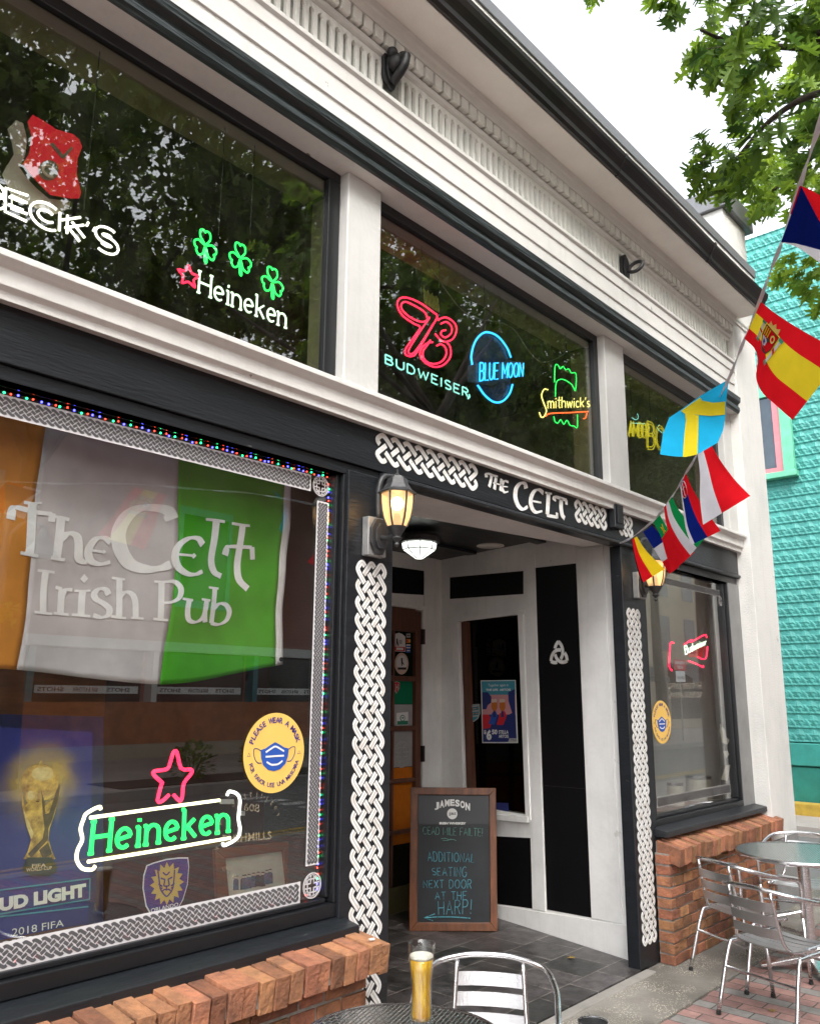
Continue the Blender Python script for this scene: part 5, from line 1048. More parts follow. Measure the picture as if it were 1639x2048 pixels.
WP = PY(2.98); p0 = WP.at(620, 1700); zb_ = WP.at(620, 1800).z; zt_ = WP.at(620, 1640).z; rr = 0.085
t = thing('whiskey_jar', 'dark round whiskey jar with a cream label behind the framed photo', 'jar', (p0.x+.06, 2.98, zb_)); c = Vector((p0.x+.06, 2.98+rr, zb_)); hh = zt_-zb_
MB().lathe([(rr*.9, 0), (rr, .01), (rr, hh*.8), (rr*.9, hh*.86)], c, 28).build('body', mat('dark_jar', (0.03, 0.022, 0.025), 0.2, var=0.1), t, smooth=False)
MB().lathe([(rr*.88, hh*.87), (rr*.92, hh*.88), (rr*.92, hh), (rr*.85, hh*1.01)], c, 28).build('lid', M['iron'], t)
lb = MB(); an = [math.radians(-150+120*i/14) for i in range(15)]; lb.add([c+Vector((rr*1.012*math.cos(a), rr*1.012*math.sin(a), z)) for z in (hh*.16, hh*.62) for a in an], [(i, i+1, 16+i, 15+i) for i in range(14)]); lb.build('label', M['cream'], t)
lt = MB(); vs, fs, _ = glyphs('JAMESON', 0.02); lt.add([c+Vector((rr*1.02*math.cos(math.radians(-145+100*x)), rr*1.02*math.sin(math.radians(-145+100*x)), hh*(.46+.10*y))) for x, y in vs], fs); lt.build('lettering', M['pblack'], t)
HP = PY(3.12); t = thing('beer_sign_board', 'blue and black board with backwards white lettering behind the whiskey jar', 'sign board', tuple(HP.at(605, 1600)))
b = MB(); panel(b, [(690,770),(1075,740),(1060,1560),(600,1560),(650,1000)], HP, 0.02, 0, 0, cI); b.build('board', M['interior'], t); b = MB(); panel(b, [(688,785),(1090,735),(1080,905),(682,895)], HP, 0.004, 0.006, 0, cI); b.build('header', M['blue'], t)
b = MB(); text(b, 'BUD LIGHT', quadmap(HP, *q4(cI, (725,792), (1075,775), (1075,850), (725,852)), 0.008), 0.05, mirror=True); b.build('lettering', M['pwhite'], t)
# faint gold lettering on both panes
b = MB(); GP_ = PY(GY-0.0016)
FGL = film('faint_gold_lettering', (0.62, 0.52, 0.36), 0.3); text(b, 'BUSHMILLS', quadmap(GP_, *q4(cI, (255,1140), (640,1110), (640,1175), (255,1210))), 0.01); b.build('glass_lettering', FGL, dwl); b = MB(); text(b, '1608', quadmap(GP_, *q4(cI, (395,890), (545,900), (545,962), (395,950))), 0.0)
c_ = GP_.at(*cI(470, 1150)); arc_text(b, 'DISTILLERY', c_, EX, EZ, 0.135, math.radians(130), math.radians(20), 0.016, 0.0); arc_text(b, 'OLD IRISH', c_, EX, EZ, 0.135, math.radians(250), math.radians(150), 0.016, 0.0)
b.build('glass_lettering', FGL, dwl)
b = MB(); text(b, 'OFFICIAL BEER OF THE', quadmap(GP_, *q4(cE, (428,1180), (678,1172), (678,1218), (428,1222))), 0.01); text(b, '2010 FIFA WORLD CUP', quadmap(GP_, *q4(cE, (432,1248), (680,1240), (680,1285), (432,1290))), 0.01); b.build('glass_lettering', film('faint_lettering', (0.6, 0.55, 0.45), 0.38), dwr)
# objects on the sill of the narrow window
TP = PY(2.9)
for k, (u, v0, v1, r, lab) in enumerate(((1398,1590,1555,0.10,'pale round canister lying low in the narrow window'), (1350,1590,1560,0.06,'small pale tin in the narrow window beside the canister'))):
    q = TP.at(u, v0); h = TP.at(u, v1).z-q.z; t = thing('canister', lab, 'canister', (q.x, q.y, 0.762)); MB().lathe([(r*.95, 0), (r, .01), (r, h+.03), (r*.9, h+.04)], (q.x, q.y, 0.762), 24).build('body', M['cream'], t); MB().lathe([(r*1.03, h+.041), (r*1.03, h+.06), (r*.5, h+.064)], (q.x, q.y, 0.762), 24).build('lid', M['alu'], t)
for k, (cc_, lab) in enumerate((([(815,1480),(850,1530),(860,1580),(885,1600),(870,1635),(830,1620),(812,1540)], 'peeling tan paper shape high on the narrow window'), ([(835,1685),(870,1680),(882,1710),(860,1735)], 'small peeling tan paper scrap on the narrow window'), ([(855,1790),(890,1785),(870,1905),(822,1895)], 'long tapered tan paper scrap low on the narrow window'))):
    sticker('paper_scrap', [('skin_p' if k == 9 else 'cream', cc_, cE)], lab, 'paper scrap', PY(2.60), 'tan paper scraps in the narrow window')
# ---------------------------------------------------------------- poster and shield on the alcove window
AG = Plane(tuple(Vector((4.985, 2.635, 0))-AW.n*0.044), AW.n); cJ = crop(760, 1180, 4.82)
t = thing('beer_poster', 'teal and navy beer price poster with two raised glasses on the recess window', 'poster', tuple(AG.at(*cJ(1150, 1170))))
def lay(name, pts, mm, off, par=t): b_ = MB(); panel(b_, pts, AG, 0.0012, off, 0, cJ); return b_.build(name, M[mm], par)
lay('sheet', [(970,872),(1306,868),(1328,1475),(985,1475)], 'pwhite', 0.003)
lay('sky_print', [(978,880),(1299,876),(1305,1010),(985,1010)], 'teal_p', 0.0045); lay('haze_print', [(985,1010),(1305,1010),(1307,1200),(990,1200)], 'pink_p', 0.0045)
lay('lower_print', [(990,1200),(1307,1200),(1318,1465),(993,1465)], 'navy', 0.0045)
lay('figure_print', [(990,1200),(1050,1200),(1085,1270),(1060,1330),(992,1340)], 'red', 0.006); lay('figure_print', [(985,985),(1040,985),(1075,1030),(1072,1085),(1040,1110),(1025,1150),(990,1150)], 'navy', 0.006)
lay('figure_print', [(1237,985),(1299,955),(1308,1300),(1150,1300),(1215,1215),(1275,1185),(1240,1070)], 'navy', 0.006); lay('arm_print', [(1050,1290),(1085,1180),(1120,1170),(1135,1215),(1105,1300)], 'blue', 0.0075); lay('arm_print', [(1130,1300),(1155,1190),(1205,1165),(1225,1215),(1190,1300)], 'red', 0.0078)
for dx in (0, 78): lay('glass_print', [(1080+dx,1065),(1130+dx,1062),(1135+dx,1130),(1122+dx,1165),(1092+dx,1165),(1078+dx,1130)], 'amber_p', 0.0085); lay('foam_print', [(1080+dx,1052),(1130+dx,1050),(1131+dx,1082),(1080+dx,1085)], 'skin_p', 0.0098); lay('stem_print', [(1098+dx,1166),(1116+dx,1166),(1122+dx,1225),(1092+dx,1225)], 'navy', 0.0098)
b = MB(); f = lambda *p: quadmap(AG, *q4(cJ, *p), 0.007)
text(b, '$', f((998,1350),(1022,1350),(1022,1392),(998,1392)), 0.04); text(b, '6', f((1022,1345),(1072,1345),(1074,1448),(1024,1448)), 0.06); text(b, '50', f((1076,1345),(1128,1345),(1128,1392),(1076,1392)), 0.04)
b.build('price', M['pwhite'], t); b = MB(); text(b, 'STELLA', f((1140,1352),(1234,1352),(1236,1386),(1142,1386)), 0.03); text(b, 'ARTOIS', f((1140,1394),(1236,1394),(1238,1426),(1142,1426)), 0.03); b.build('drink_name', M['pwhite'], t); b = MB(); text(b, 'THE LIFE  ARTOIS', f((1018,952),(1258,950),(1258,972),(1018,974)), 0.04); b.build('slogan', M['pwhite'], t); b = MB(); text(b, 'Together again in', f((1040,905),(1235,903),(1235,935),(1040,938)), 0.0, slant=0.0)
b.build('lettering', M['pwhite'], t)
lay('logo_print', [(1250,1430),(1320,1430),(1326,1468),(1238,1468)], 'pgrey', 0.0075); b = MB(); text(b, 'STELLA', f((1254,1440),(1316,1440),(1318,1452),(1254,1452)), 0.02); b.build('lettering', M['navy'], t)
t = thing('soccer_shield', 'white and grey shield sticker left of the beer poster on the recess window', 'sticker', tuple(AG.at(*cJ(900, 1180))))
lay('sheet', [(838,1105),(960,1098),(964,1190),(945,1240),(902,1272),(860,1250),(838,1200)], 'pgrey', 0.003, t); lay('field', [(846,1113),(952,1106),(955,1188),(938,1233),(902,1262),(866,1243),(846,1198)], 'teal_p', 0.0045, t)
for k in range(5): lay('band', [(850,1120+k*24),(950,1108+k*24),(950,1122+k*24),(850,1134+k*24)], 'pgrey', 0.006, t)
b = MB(); text(b, 'SOCCER', f((856,1140),(948,1128),(948,1150),(856,1164)), 0.02); text(b, 'REPUBLIC', f((854,1188),(950,1176),(950,1198),(854,1212)), 0.02); b.build('lettering', M['pblack'], t)
sticker('notice_card', [('navy', [(990,1605),(1016,1606),(1017,1624),(991,1622)], None)], 'small navy notice card at the foot of the recess window', 'notice', AG)
# faint interior papers behind the alcove window
# ---------------------------------------------------------------- chalkboard
bl, brr = PZ(0.014).at(819, 1861), PZ(0.014).at(995, 1864)
dv = (brr-bl).normalized(); nn = Vector((dv.y, -dv.x, 0))
if nn.dot(Vector((0, 0, EYE))-bl) < 0: nn = -nn
CB = Plane(tuple(bl), tuple(nn*math.cos(math.radians(7))+EZ*math.sin(math.radians(7)))); cK = crop(680, 1400, 2.483)
t = thing('chalkboard_sign', 'wooden framed chalkboard with a whiskey name and chalk writing leaning in the entry', 'chalkboard', tuple(bl))
o4, i4 = [(349,433),(772,437),(781,1149),(342,1148)], [(386,470),(739,473),(744,1105),(382,1104)]
for k in range(4): b = MB(); panel(b, [o4[k], o4[(k+1) % 4], i4[(k+1) % 4], i4[k]], CB, 0.035, 0.008, 0, cK); b.build('frame_side', M['boardwood'], t, bevel=0.004)
b = MB(); panel(b, i4, CB, 0.02, -0.006, 0, cK); b.build('board', M['chalkboard'], t)
b = MB(); panel(b, [(388,474),(738,476),(740,617),(386,615)], CB, 0.0012, -0.004, 0, cK); b.build('printed_header', flat('board_print', (0.012, 0.013, 0.017), 0.4), t)
fq = lambda *p: quadmap(CB, *q4(cK, *p), -0.003)
b = MB(); A0 = fq((468,490),(648,490),(648,540),(468,540)); 
for i, ch in enumerate('JAMESON'):
    y_ = (i-3)**2*1.9; sz = 2.0*abs(i-3)
    text(b, ch, fq((468+i*25.5,493+y_-sz*.5),(491+i*25.5,493+y_+(i-3)*1.2),(491+i*25.5,526+y_+sz*.6+(i-3)*1.2),(468+i*25.5,526+y_+sz*.6)), 0.05)
text(b, 'IRISH WHISKEY', fq((492,606),(624,607),(624,619),(492,618)), 0.06); b.build('lettering', M['pwhite'], t)
b = MB(); q = CB.at(*cK(556, 565), -0.0028); ez_ = (EZ-CB.n*EZ.dot(CB.n)).normalized(); disc(b, q, dv, ez_, 0.036, (0.001 if dv.cross(ez_).dot(CB.n) > 0 else -0.001)); b.build('crest', M['pwhite'], t)
b = MB(); text(b, 'JJ&S', quadmap(CB, *q4(cK, (538,558),(574,558),(574,574),(538,574)), -0.0008), 0.02); b.build('crest_lettering', M['pblack'], t)
b = MB()
for s_, m_ in (('CEAD MILE FAILTE!', ((410,630),(708,638),(706,676),(412,666))), ('~', ((500,672),(575,678),(575,712),(500,706)))): neon_text(b, s_, fq(*m_), 0.0022, 0.22)
b.build('chalk_greeting', M['chalk_green'], t)
b = MB()
for s_, m_ in (('ADDITIONAL', ((432,752),(668,764),(664,806),(436,800))), ('SEATING', ((455,836),(628,828),(626,880),(458,868))), ('NEXT DOOR', ((412,896),(652,892),(650,936),(414,932))), ('AT THE', ((470,955),(628,950),(626,992),(472,990))), ('HARP!', ((486,1000),(655,990),(650,1062),(488,1066)))): neon_text(b, s_, fq(*m_), 0.0025, 0.3)
b.tube(smooth_path([CB.at(*cK(*q), -0.003) for q in ((645,1084),(560,1078),(480,1078),(418,1082))], 5), 0.0034, 5); b.tube([CB.at(*cK(*q), -0.003) for q in ((470,1062),(416,1082),(460,1096))], 0.0034, 5); b.build('chalk_message', M['chalk'], t)
bk = MB(); tp = CB.at(*cK(560, 440)); hb = tp-CB.n*0.30
for f_ in (0.1, 0.9):
    a = CB.at(*cK(349+423*f_, 450), -0.04); g = Vector((a.x, a.y, 0.014))-nn*0.16; bk.tube([a, g], 0.014, 6)
bk.build('rear_leg', M['boardwood'], t)

# ================================================================== TABLES, CHAIRS, BEER
TZ = 0.65
def top_mat():
    m, nt, b = new_mat('pressed_steel_top'); b.inputs['Metallic'].default_value = 1.0; b.inputs['Roughness'].default_value = 0.22
    tc = N(nt, 'ShaderNodeTexCoord'); br = N(nt, 'ShaderNodeTexBrick', Scale=1.0); br.inputs['Brick Width'].default_value = 0.034; br.inputs['Row Height'].default_value = 0.013; br.inputs['Mortar Size'].default_value = 0.003; br.inputs['Mortar Smooth'].default_value = 1.0
    nt.links.new(tc.outputs['Object'], br.inputs['Vector']); no = N(nt, 'ShaderNodeTexNoise', Scale=26.0, Detail=5.0); nt.links.new(tc.outputs['Object'], no.inputs['Vector'])
    ad = N(nt, 'ShaderNodeMath', operation='MULTIPLY_ADD'); ad.inputs[1].default_value = -1.0; nt.links.new(br.outputs['Fac'], ad.inputs[0]); nt.links.new(no.outputs[0], ad.inputs[2])
    bp = N(nt, 'ShaderNodeBump', Strength=0.55, Distance=0.004); nt.links.new(ad.outputs[0], bp.inputs['Height']); nt.links.new(bp.outputs[0], b.inputs['Normal'])
    rp = N(nt, 'ShaderNodeValToRGB'); nt.links.new(no.outputs[0], rp.inputs[0]); rp.color_ramp.elements[0].color = (0.42, 0.42, 0.41, 1); rp.color_ramp.elements[1].color = (0.72, 0.72, 0.71, 1); nt.links.new(rp.outputs[0], b.inputs['Base Color']); return m
M['top'] = top_mat()
def table(x, y, r, label, rz):
    t = thing('bistro_table', label, 'table', (x, y, 0), 'round metal bistro tables', rz)
    MB().lathe([(r*.2, TZ-.018), (r*.97, TZ-.018), (r*.985, TZ-.004), (r*.975, TZ-.001), (r*.2, TZ-.001)], (0, 0, 0), 64, caps=True).build('tabletop', M['top'], t, local=True)
    MB().lathe([(r*.972, TZ-.024), (r*1.0, TZ-.022), (r*1.005, TZ-.006), (r*.995, TZ+.002), (r*.975, TZ+.001)], (0, 0, 0), 64, caps=False).build('rim', M['alu'], t, smooth=True, local=True)
    MB().lathe([(.034, .05), (.034, TZ-.03), (.09, TZ-.026), (.09, TZ-.020)], (0, 0, 0), 20).build('pole', M['alu'], t, local=True)
    for k in range(4):
        a = math.pi/2*k+.5; d = Vector((math.cos(a), math.sin(a), 0)); q = Vector((-d.y, d.x, 0)); b = MB()
        b.add([d*.03+q*.03+EZ*.085, d*.03-q*.03+EZ*.085, d*.29-q*.022+EZ*.024, d*.29+q*.022+EZ*.024, d*.03+q*.03+EZ*.05, d*.03-q*.03+EZ*.05, d*.29-q*.022+EZ*.006, d*.29+q*.022+EZ*.006], [(0,1,2,3),(7,6,5,4),(0,4,5,1),(1,5,6,2),(2,6,7,3),(3,7,4,0)])
        b.build('foot', M['alu'], t, local=True, bevel=0.004)
    return t
table(1.845, 1.665, 0.282, 'round pressed metal bistro table carrying the glass of beer', 0.35)
table(5.56, 1.80, 0.375, 'round pressed metal bistro table by the corner pier with empty chairs around', 0.1)

S_ = 0.86
def make_chair(label, x, y, rz, legs=True):
    """aluminium armchair facing +y, one bent tube for arms and back"""
    t = thing('bistro_chair', label, 'chair', (x, y, 0), 'aluminium bistro chairs', rz); k = S_
    V = lambda a, b, c: Vector((a*k, b*k, c*k))
    r = 0.0125*k
    rail = smooth_path([V(-.27,.20,.40), V(-.275,.205,.55), V(-.275,.18,.625), V(-.275,.06,.65), V(-.27,-.08,.68), V(-.225,-.215,.715), V(-.11,-.275,.735), V(0,-.285,.74), V(.11,-.275,.735), V(.225,-.215,.715), V(.27,-.08,.68), V(.275,.06,.65), V(.275,.18,.625), V(.275,.205,.55), V(.27,.20,.40)], 6)
    MB().tube(rail, r, 10).build('arm_rail', M['alu'], t, smooth=True, local=True)
    for s in (-1, 1):
        MB().tube([V(.27*s,.20,.40), V(.265*s,.23,.015)], r, 10).build('leg', M['alu'], t, smooth=True, local=True)
        MB().tube(smooth_path([V(.23*s,.10,.395), V(.225*s,-.14,.385), V(.23*s,-.20,.345), V(.25*s,-.30,.015)], 5), r, 10).build('leg', M['alu'], t, smooth=True, local=True)
        MB().tube([V(.265*s,.23,.0), V(.265*s,.23,.018)], r*1.15, 8).build('foot_cap', M['rubber'], t, local=True); MB().tube([V(.25*s,-.302,.0), V(.25*s,-.30,.018)], r*1.15, 8).build('foot_cap', M['rubber'], t, local=True)
        MB().tube(smooth_path([V(.185*s,.19,.42), V(.18*s,-.10,.405), V(.165*s,-.19,.425), V(.15*s,-.225,.50), V(.138*s,-.275,.725)], 5), r*.8, 8).build('back_post', M['alu'], t, smooth=True, local=True)
        MB().tube([V(.185*s,.02,.402), V(.272*s,.19,.44)], r*.6, 6).build('bracket', M['alu'], t, local=True)
    MB().tube([V(-.24,-.235,.25), V(.24,-.235,.25)], r*.7, 8).build('stretcher', M['alu'], t, local=True); MB().tube([V(-.268,.21,.30), V(.268,.21,.30)], r*.7, 8).build('stretcher', M['alu'], t, local=True)
    for j in range(3):
        z = .475+.072*j; y = -.235-.018*j; b = MB(); n_ = 9
        W_ = .152-.004*j; P = [(-W_+2*W_*i/(n_-1)) for i in range(n_)]
        vs = [V(u, y+dy-.02*(1-(u/W_)**2), z+dz) for (dy, dz) in ((.006, 0), (.0, .052), (-.006, .052), (.0, 0)) for u in P]
        b.add(vs, [(q*n_+i, q*n_+i+1, ((q+1) % 4)*n_+i+1, ((q+1) % 4)*n_+i) for q in range(4) for i in range(n_-1)]+[(0, n_, 2*n_, 3*n_), (n_-1, 4*n_-1, 3*n_-1, 2*n_-1)]); b.build('back_slat', M['alu_seat'], t, local=True)
    for j in range(5):
        y0 = .185-.078*j; b = MB(); n_ = 9; P = [(-.20+.40*i/(n_-1)) for i in range(n_)]; zz = lambda u, y: .418-.012*(1-(u/.2)**2)-.01*math.sin((y+.2)*6)
        vs = [V(u, y0+dy, zz(u, y0)+dz) for (dy, dz) in ((0, 0), (-.062, 0), (-.062, .007), (0, .007)) for u in P]
        b.add(vs, [(q*n_+i, ((q+1) % 4)*n_+i, ((q+1) % 4)*n_+i+1, q*n_+i+1) for q in range(4) for i in range(n_-1)]+[(0, 3*n_, 2*n_, n_), (n_-1, 2*n_-1, 3*n_-1, 4*n_-1)]); b.build('seat_slat', M['alu_seat'], t, local=True)
    return t
def dup(root, label, x, y, rz):
    r = root.copy(); COL.objects.link(r); r.location = (x, y, 0); r.rotation_euler = (0, 0, rz); r['label'] = label
    for ch in list(root.children): c = ch.copy(); COL.objects.link(c); c.parent = r
    return r
def face(dx, dy): return math.atan2(dy, dx)-math.pi/2
ch0 = make_chair('aluminium chair with slatted back drawn up behind the beer table', 2.46, 1.85, face(-.84, -.54))
# chair whose rear feet stand at (4.507,1.929) and which faces the corner table
fx, fy = .958, -.28; rx, ry = fy, -fx
ca = (4.507+fx*.30*S_+rx*.25*S_, 1.929+fy*.30*S_+ry*.25*S_)
dup(ch0, 'aluminium chair seen from its back, standing on the brick paving', ca[0], ca[1], face(fx, fy))
dup(ch0, 'aluminium chair tucked under the corner table next to the brick base', 5.22, 2.02, face(.90, -.42))
dup(ch0, 'aluminium chair behind the corner table facing the street', 6.22, 2.03, face(-.97, -.15))
dup(ch0, 'aluminium chair farthest along the pavement beyond the corner pier', 7.45, 1.98, face(-.99, -.1))
# beer glass
bp_ = PZ(TZ).at(842, 2052); c = Vector((bp_.x, bp_.y, TZ+.001)); sc_ = depth(c)/F
t = thing('beer_glass', 'tall curved glass of golden lager with a white head on the near table', 'beer glass', tuple(c)); hG = 0.212
def glass_mat():
    m, nt, b = new_mat('drinking_glass'); b.inputs['Base Color'].default_value = (1, 1, 1, 1); b.inputs['Roughness'].default_value = 0.0; b.inputs['IOR'].default_value = 1.45; b.inputs['Transmission Weight'].default_value = 1.0; return m
def beer_mat2():
    m, nt, b = new_mat('lager'); b.inputs['Base Color'].default_value = (0.98, 0.56, 0.06, 1); b.inputs['Roughness'].default_value = 0.02; b.inputs['IOR'].default_value = 1.33; b.inputs['Transmission Weight'].default_value = 0.82; b.inputs['Emission Color'].default_value = (0, 0, 0, 1); return m
def beer_mat():
    m, nt, b = new_mat('lager'); b.inputs['Roughness'].default_value = 0.05; b.inputs['IOR'].default_value = 1.33; b.inputs['Transmission Weight'].default_value = 0.3; b.inputs['Coat Weight'].default_value = 0.5
    tc = N(nt, 'ShaderNodeTexCoord'); mp = N(nt, 'ShaderNodeMapping'); mp.inputs['Scale'].default_value = (60, 60, 9); no = N(nt, 'ShaderNodeTexNoise', Scale=1.0, Detail=3.0); nt.links.new(tc.outputs['Object'], mp.inputs[0]); nt.links.new(mp.outputs[0], no.inputs['Vector'])
    rp = N(nt, 'ShaderNodeValToRGB'); nt.links.new(no.outputs[0], rp.inputs[0]); rp.color_ramp.elements[0].position = .35; rp.color_ramp.elements[1].position = .62; rp.color_ramp.elements[0].color = (0.55, 0.24, 0.010, 1); rp.color_ramp.elements[1].color = (0.92, 0.55, 0.03, 1); nt.links.new(rp.outputs[0], b.inputs['Base Color']); return m
w_ = lambda px: px*sc_
outp = [(w_(23), 0), (w_(24), .006), (w_(22), .03), (w_(20.5), .07), (w_(21), .11), (w_(23.5), .14), (w_(26), .172), (w_(28), hG)]
inp = [(r-.0028, z) for r, z in outp[::-1]]; inp = [(r, max(z, .016)) for r, z in inp if z > .004]+[(.001, .016)]
MB().lathe(outp+[(w_(29)-.001, hG+.001)]+inp, c, 40, caps=True).build('glass_wall', thin('drinking_glass', (0.97, 0.98, 0.97), 0.035, 0.55, 0.02), t, smooth=True)
bev = [(.001, .0165), (w_(22)-.0036, .0168)]+[(r-.0033, z) for r, z in outp[2:-1]]
MB().lathe(bev+[(.001, .1721)], c, 40, caps=False).build('beer', beer_mat(), t, smooth=True)
fm = MB(); fm.lathe([(.001, .1725), (w_(26)-.0035, .1725), (w_(26.5)-.0035, .181), (w_(24)-.0035, .183), (.001, .1825)], c, 40, caps=False); fm.build('foam', mat('beer_foam', (0.85, 0.80, 0.70), 0.9, var=0.08, scale=120, bump=0.5, bscale=300), t, smooth=True)
# ashtray lid, cigarette end, leaves
q = PZ(0.50).at(1186, 2046)
t = thing('black_tin', 'round black tin lid with a silver edge at the bottom of the pavement', 'tin', tuple(q)); MB().lathe([(.045, -.5), (.045, -.03), (.05, -.02), (.05, 0), (.001, 0.0)], q, 32).build('body', M['iron'], t)
MB().lathe([(.047, .001), (.0505, .002), (.0505, .006), (.047, .006)], q, 32, caps=False).build('rim', M['alu'], t)
q = Plane((0, 2.295, 0.657), (0, -0.09, 1)).at(745, 1885)
t = thing('cigarette_end', 'white cigarette end lying on the last orange coping brick', 'cigarette end', tuple(q)); MB().tube([q+Vector((-.012, .004, .011)), q+Vector((.006, -.002, .011))], .0045, 10).build('paper', M['pwhite'], t); MB().tube([q+Vector((-.016, .0055, .011)), q+Vector((-.0122, .0041, .011))], .0046, 10).build('tip', M['skin_p'], t)

# ================================================================== LEAVES AND TREES
def lobed(s):                                                           # pin-oak outline, length about 1
    L = [(0,0),(.05,.10),(.24,.10),(.31,.19),(.17,.25),(.13,.32),(.36,.36),(.50,.33),(.43,.49),(.17,.50),(.15,.57),(.38,.63),(.47,.72),(.28,.75),(.13,.72),(.15,.82),(.22,.92),(.08,.90),(0,1.0)]
    return [(x*s, y*s) for x, y in L]+[(-x*s, y*s) for x, y in L[-2:0:-1]]
def leaf(mb, p, d, n, s, simple=False):
    d = d.normalized(); q = n.cross(d)
    if q.length < 1e-4: q = Vector((1, 0, 0)).cross(d)
    q.normalize(); n2 = d.cross(q)
    if simple:
        o_ = [(0,0),(.28,.25),(.12,.42),(.34,.62),(.10,.75),(0,1),(-.10,.75),(-.34,.62),(-.12,.42),(-.28,.25)]
        mb.add([p+q*(x*s)+d*(y*s)-n2*(y*y*.18*s) for x, y in o_], [list(range(10))])
    else:
        o_ = lobed(s); h = len(o_)//2
        mb.add([p+q*x+d*y+n2*(abs(x)*.25-y*y*.22/s) for x, y in o_], [list(range(0, h+1)), [h+i for i in range(0, len(o_)-h)]+[0]])
def rv(): 
    while True:
        v = Vector((random.uniform(-1, 1), random.uniform(-1, 1), random.uniform(-1, 1)))
        if .05 < v.length < 1: return v
def inpoly(x, y, P):
    c_ = False; j = len(P)-1
    for i in range(len(P)):
        if (P[i][1] > y) != (P[j][1] > y) and x < (P[j][0]-P[i][0])*(y-P[i][1])/(P[j][1]-P[i][1])+P[i][0]: c_ = not c_
        j = i
    return c_
def at_d(u, v, d): r = ray(u, v).normalized(); return r*d+Vector((0, 0, EYE))
random.seed(21)
oak = thing('oak_tree', 'street oak whose lobed leaves hang over the pavement beside the flags', 'tree', (7.2, -0.95, 0))
tk = MB(); tk.tube(smooth_path([(7.2,-.95,-.05), (7.22,-.93,1.5), (7.15,-.85,3.2), (6.95,-.7,4.6)], 6), [.21-.004*i for i in range(19)], 12); tk.build('trunk', M['trunk'], oak, smooth=True)
br = MB(); fo = MB(); fy_ = MB()
def bough(pts, r0): 
    p_ = smooth_path(pts, 6); br.tube(p_, [r0*(1-.8*i/len(p_)) for i in range(len(p_))], 7)
root = Vector((6.95, -.7, 4.6))
def spray(reg, dlo, dhi, n, size, mb, edge=0.0):
    P = reg; x0, x1 = min(p[0] for p in P), max(p[0] for p in P); y0, y1 = min(p[1] for p in P), max(p[1] for p in P); k = 0; cl = []
    while k < n:
        if k % 6 == 0 or not cl:
            while True:
                u, v = random.uniform(x0, x1), random.uniform(y0, y1)
                if inpoly(u, v, P): break
            cl = at_d(u, v, random.uniform(dlo, dhi)); ax = Vector((random.uniform(-1, .4), random.uniform(-.6, 1), random.uniform(-.9, .15))).normalized()
        d = (ax+rv()*.8).normalized(); p_ = cl+rv()*size*.5
        leaf(mb, p_, d, (EZ+rv()*.9).normalized(), size*random.uniform(.75, 1.15)); k += 1
        if random.random() < .22: br.tube([cl-ax*size*.6, cl, p_], .0022, 4)
spray([(1345,0),(1400,95),(1480,110),(1550,60),(1720,130),(1800,-120),(1330,-120)], 4.6, 6.0, 300, .118, fo)
spray([(1365,100),(1400,150),(1470,120),(1450,80)], 4.6, 5.6, 70, .112, fo)
spray([(1475,60),(1720,0),(1760,300),(1600,345),(1500,270),(1458,190)], 4.5, 5.8, 330, .122, fo)
spray([(1385,330),(1430,305),(1490,290),(1520,340),(1470,395),(1410,380)], 5.0, 5.6, 75, .115, fo)
spray([(1195,-40),(1240,-40),(1232,12),(1205,10)], 4.8, 5.2, 12, .11, fo)
spray([(1300,-60),(1345,-40),(1352,50),(1325,20)], 4.8, 5.4, 16, .112, fo)
spray([(1412,262),(1424,290),(1410,300)], 5.2, 5.3, 4, .12, fo)
for pts, r0 in (([root, at_d(1760,80,5.2), at_d(1620,95,5.3), at_d(1470,85,5.2), at_d(1400,60,5.0)], .03), ([root, at_d(1780,180,5.0), at_d(1640,185,5.0), at_d(1540,240,5.2), at_d(1450,340,5.3), at_d(1395,345,5.3)], .026), ([at_d(1470,88,5.2), at_d(1500,30,5.2), at_d(1520,-60,5.3)], .012)): bough(pts, r0)
for k in range(6):
    a = random.uniform(0, 6.28); bough([root, root+Vector((math.cos(a)*1.2, math.sin(a)*.9-.8, 1.0)), root+Vector((math.cos(a)*2.4, math.sin(a)*1.6-1.4, 2.0))], .05)
br.build('branches', M['trunk'], oak, smooth=True); fo.build('crown', M['leaf'], oak)
oak2 = thing('oak_tree', 'bright yellow green oak standing between the pub and the turquoise wall', 'tree', (10.2, 1.0, 0))
br = MB(); fy_ = MB()
tk = MB(); tk.tube(smooth_path([(10.2,1.0,-.05), (10.15,1.0,2.0), (10.0,1.1,4.0), (9.9,1.2,5.2)], 6), [.16-.003*i for i in range(19)], 12); tk.build('trunk', M['trunk'], oak2, smooth=True)
root = Vector((9.9, 1.2, 5.2))
spray([(1495,355),(1560,300),(1720,270),(1720,430),(1640,450),(1560,440),(1500,430)], 8.6, 10.4, 420, .165, fy_)
spray([(1545,530),(1600,495),(1720,490),(1720,600),(1650,615),(1600,590)], 9.0, 10.2, 150, .165, fy_)
spray([(1600,120),(1720,60),(1740,330),(1610,330)], 8.6, 10.4, 180, .16, fy_)
for pts in ([root, at_d(1700,540,9.6), at_d(1620,545,9.6)], [root, at_d(1700,380,9.6), at_d(1570,370,9.6), at_d(1510,410,9.4)]): bough(pts, .03)
br.build('branches', M['trunk'], oak2, smooth=True); fy_.build('crown', M['leaf_young'], oak2)

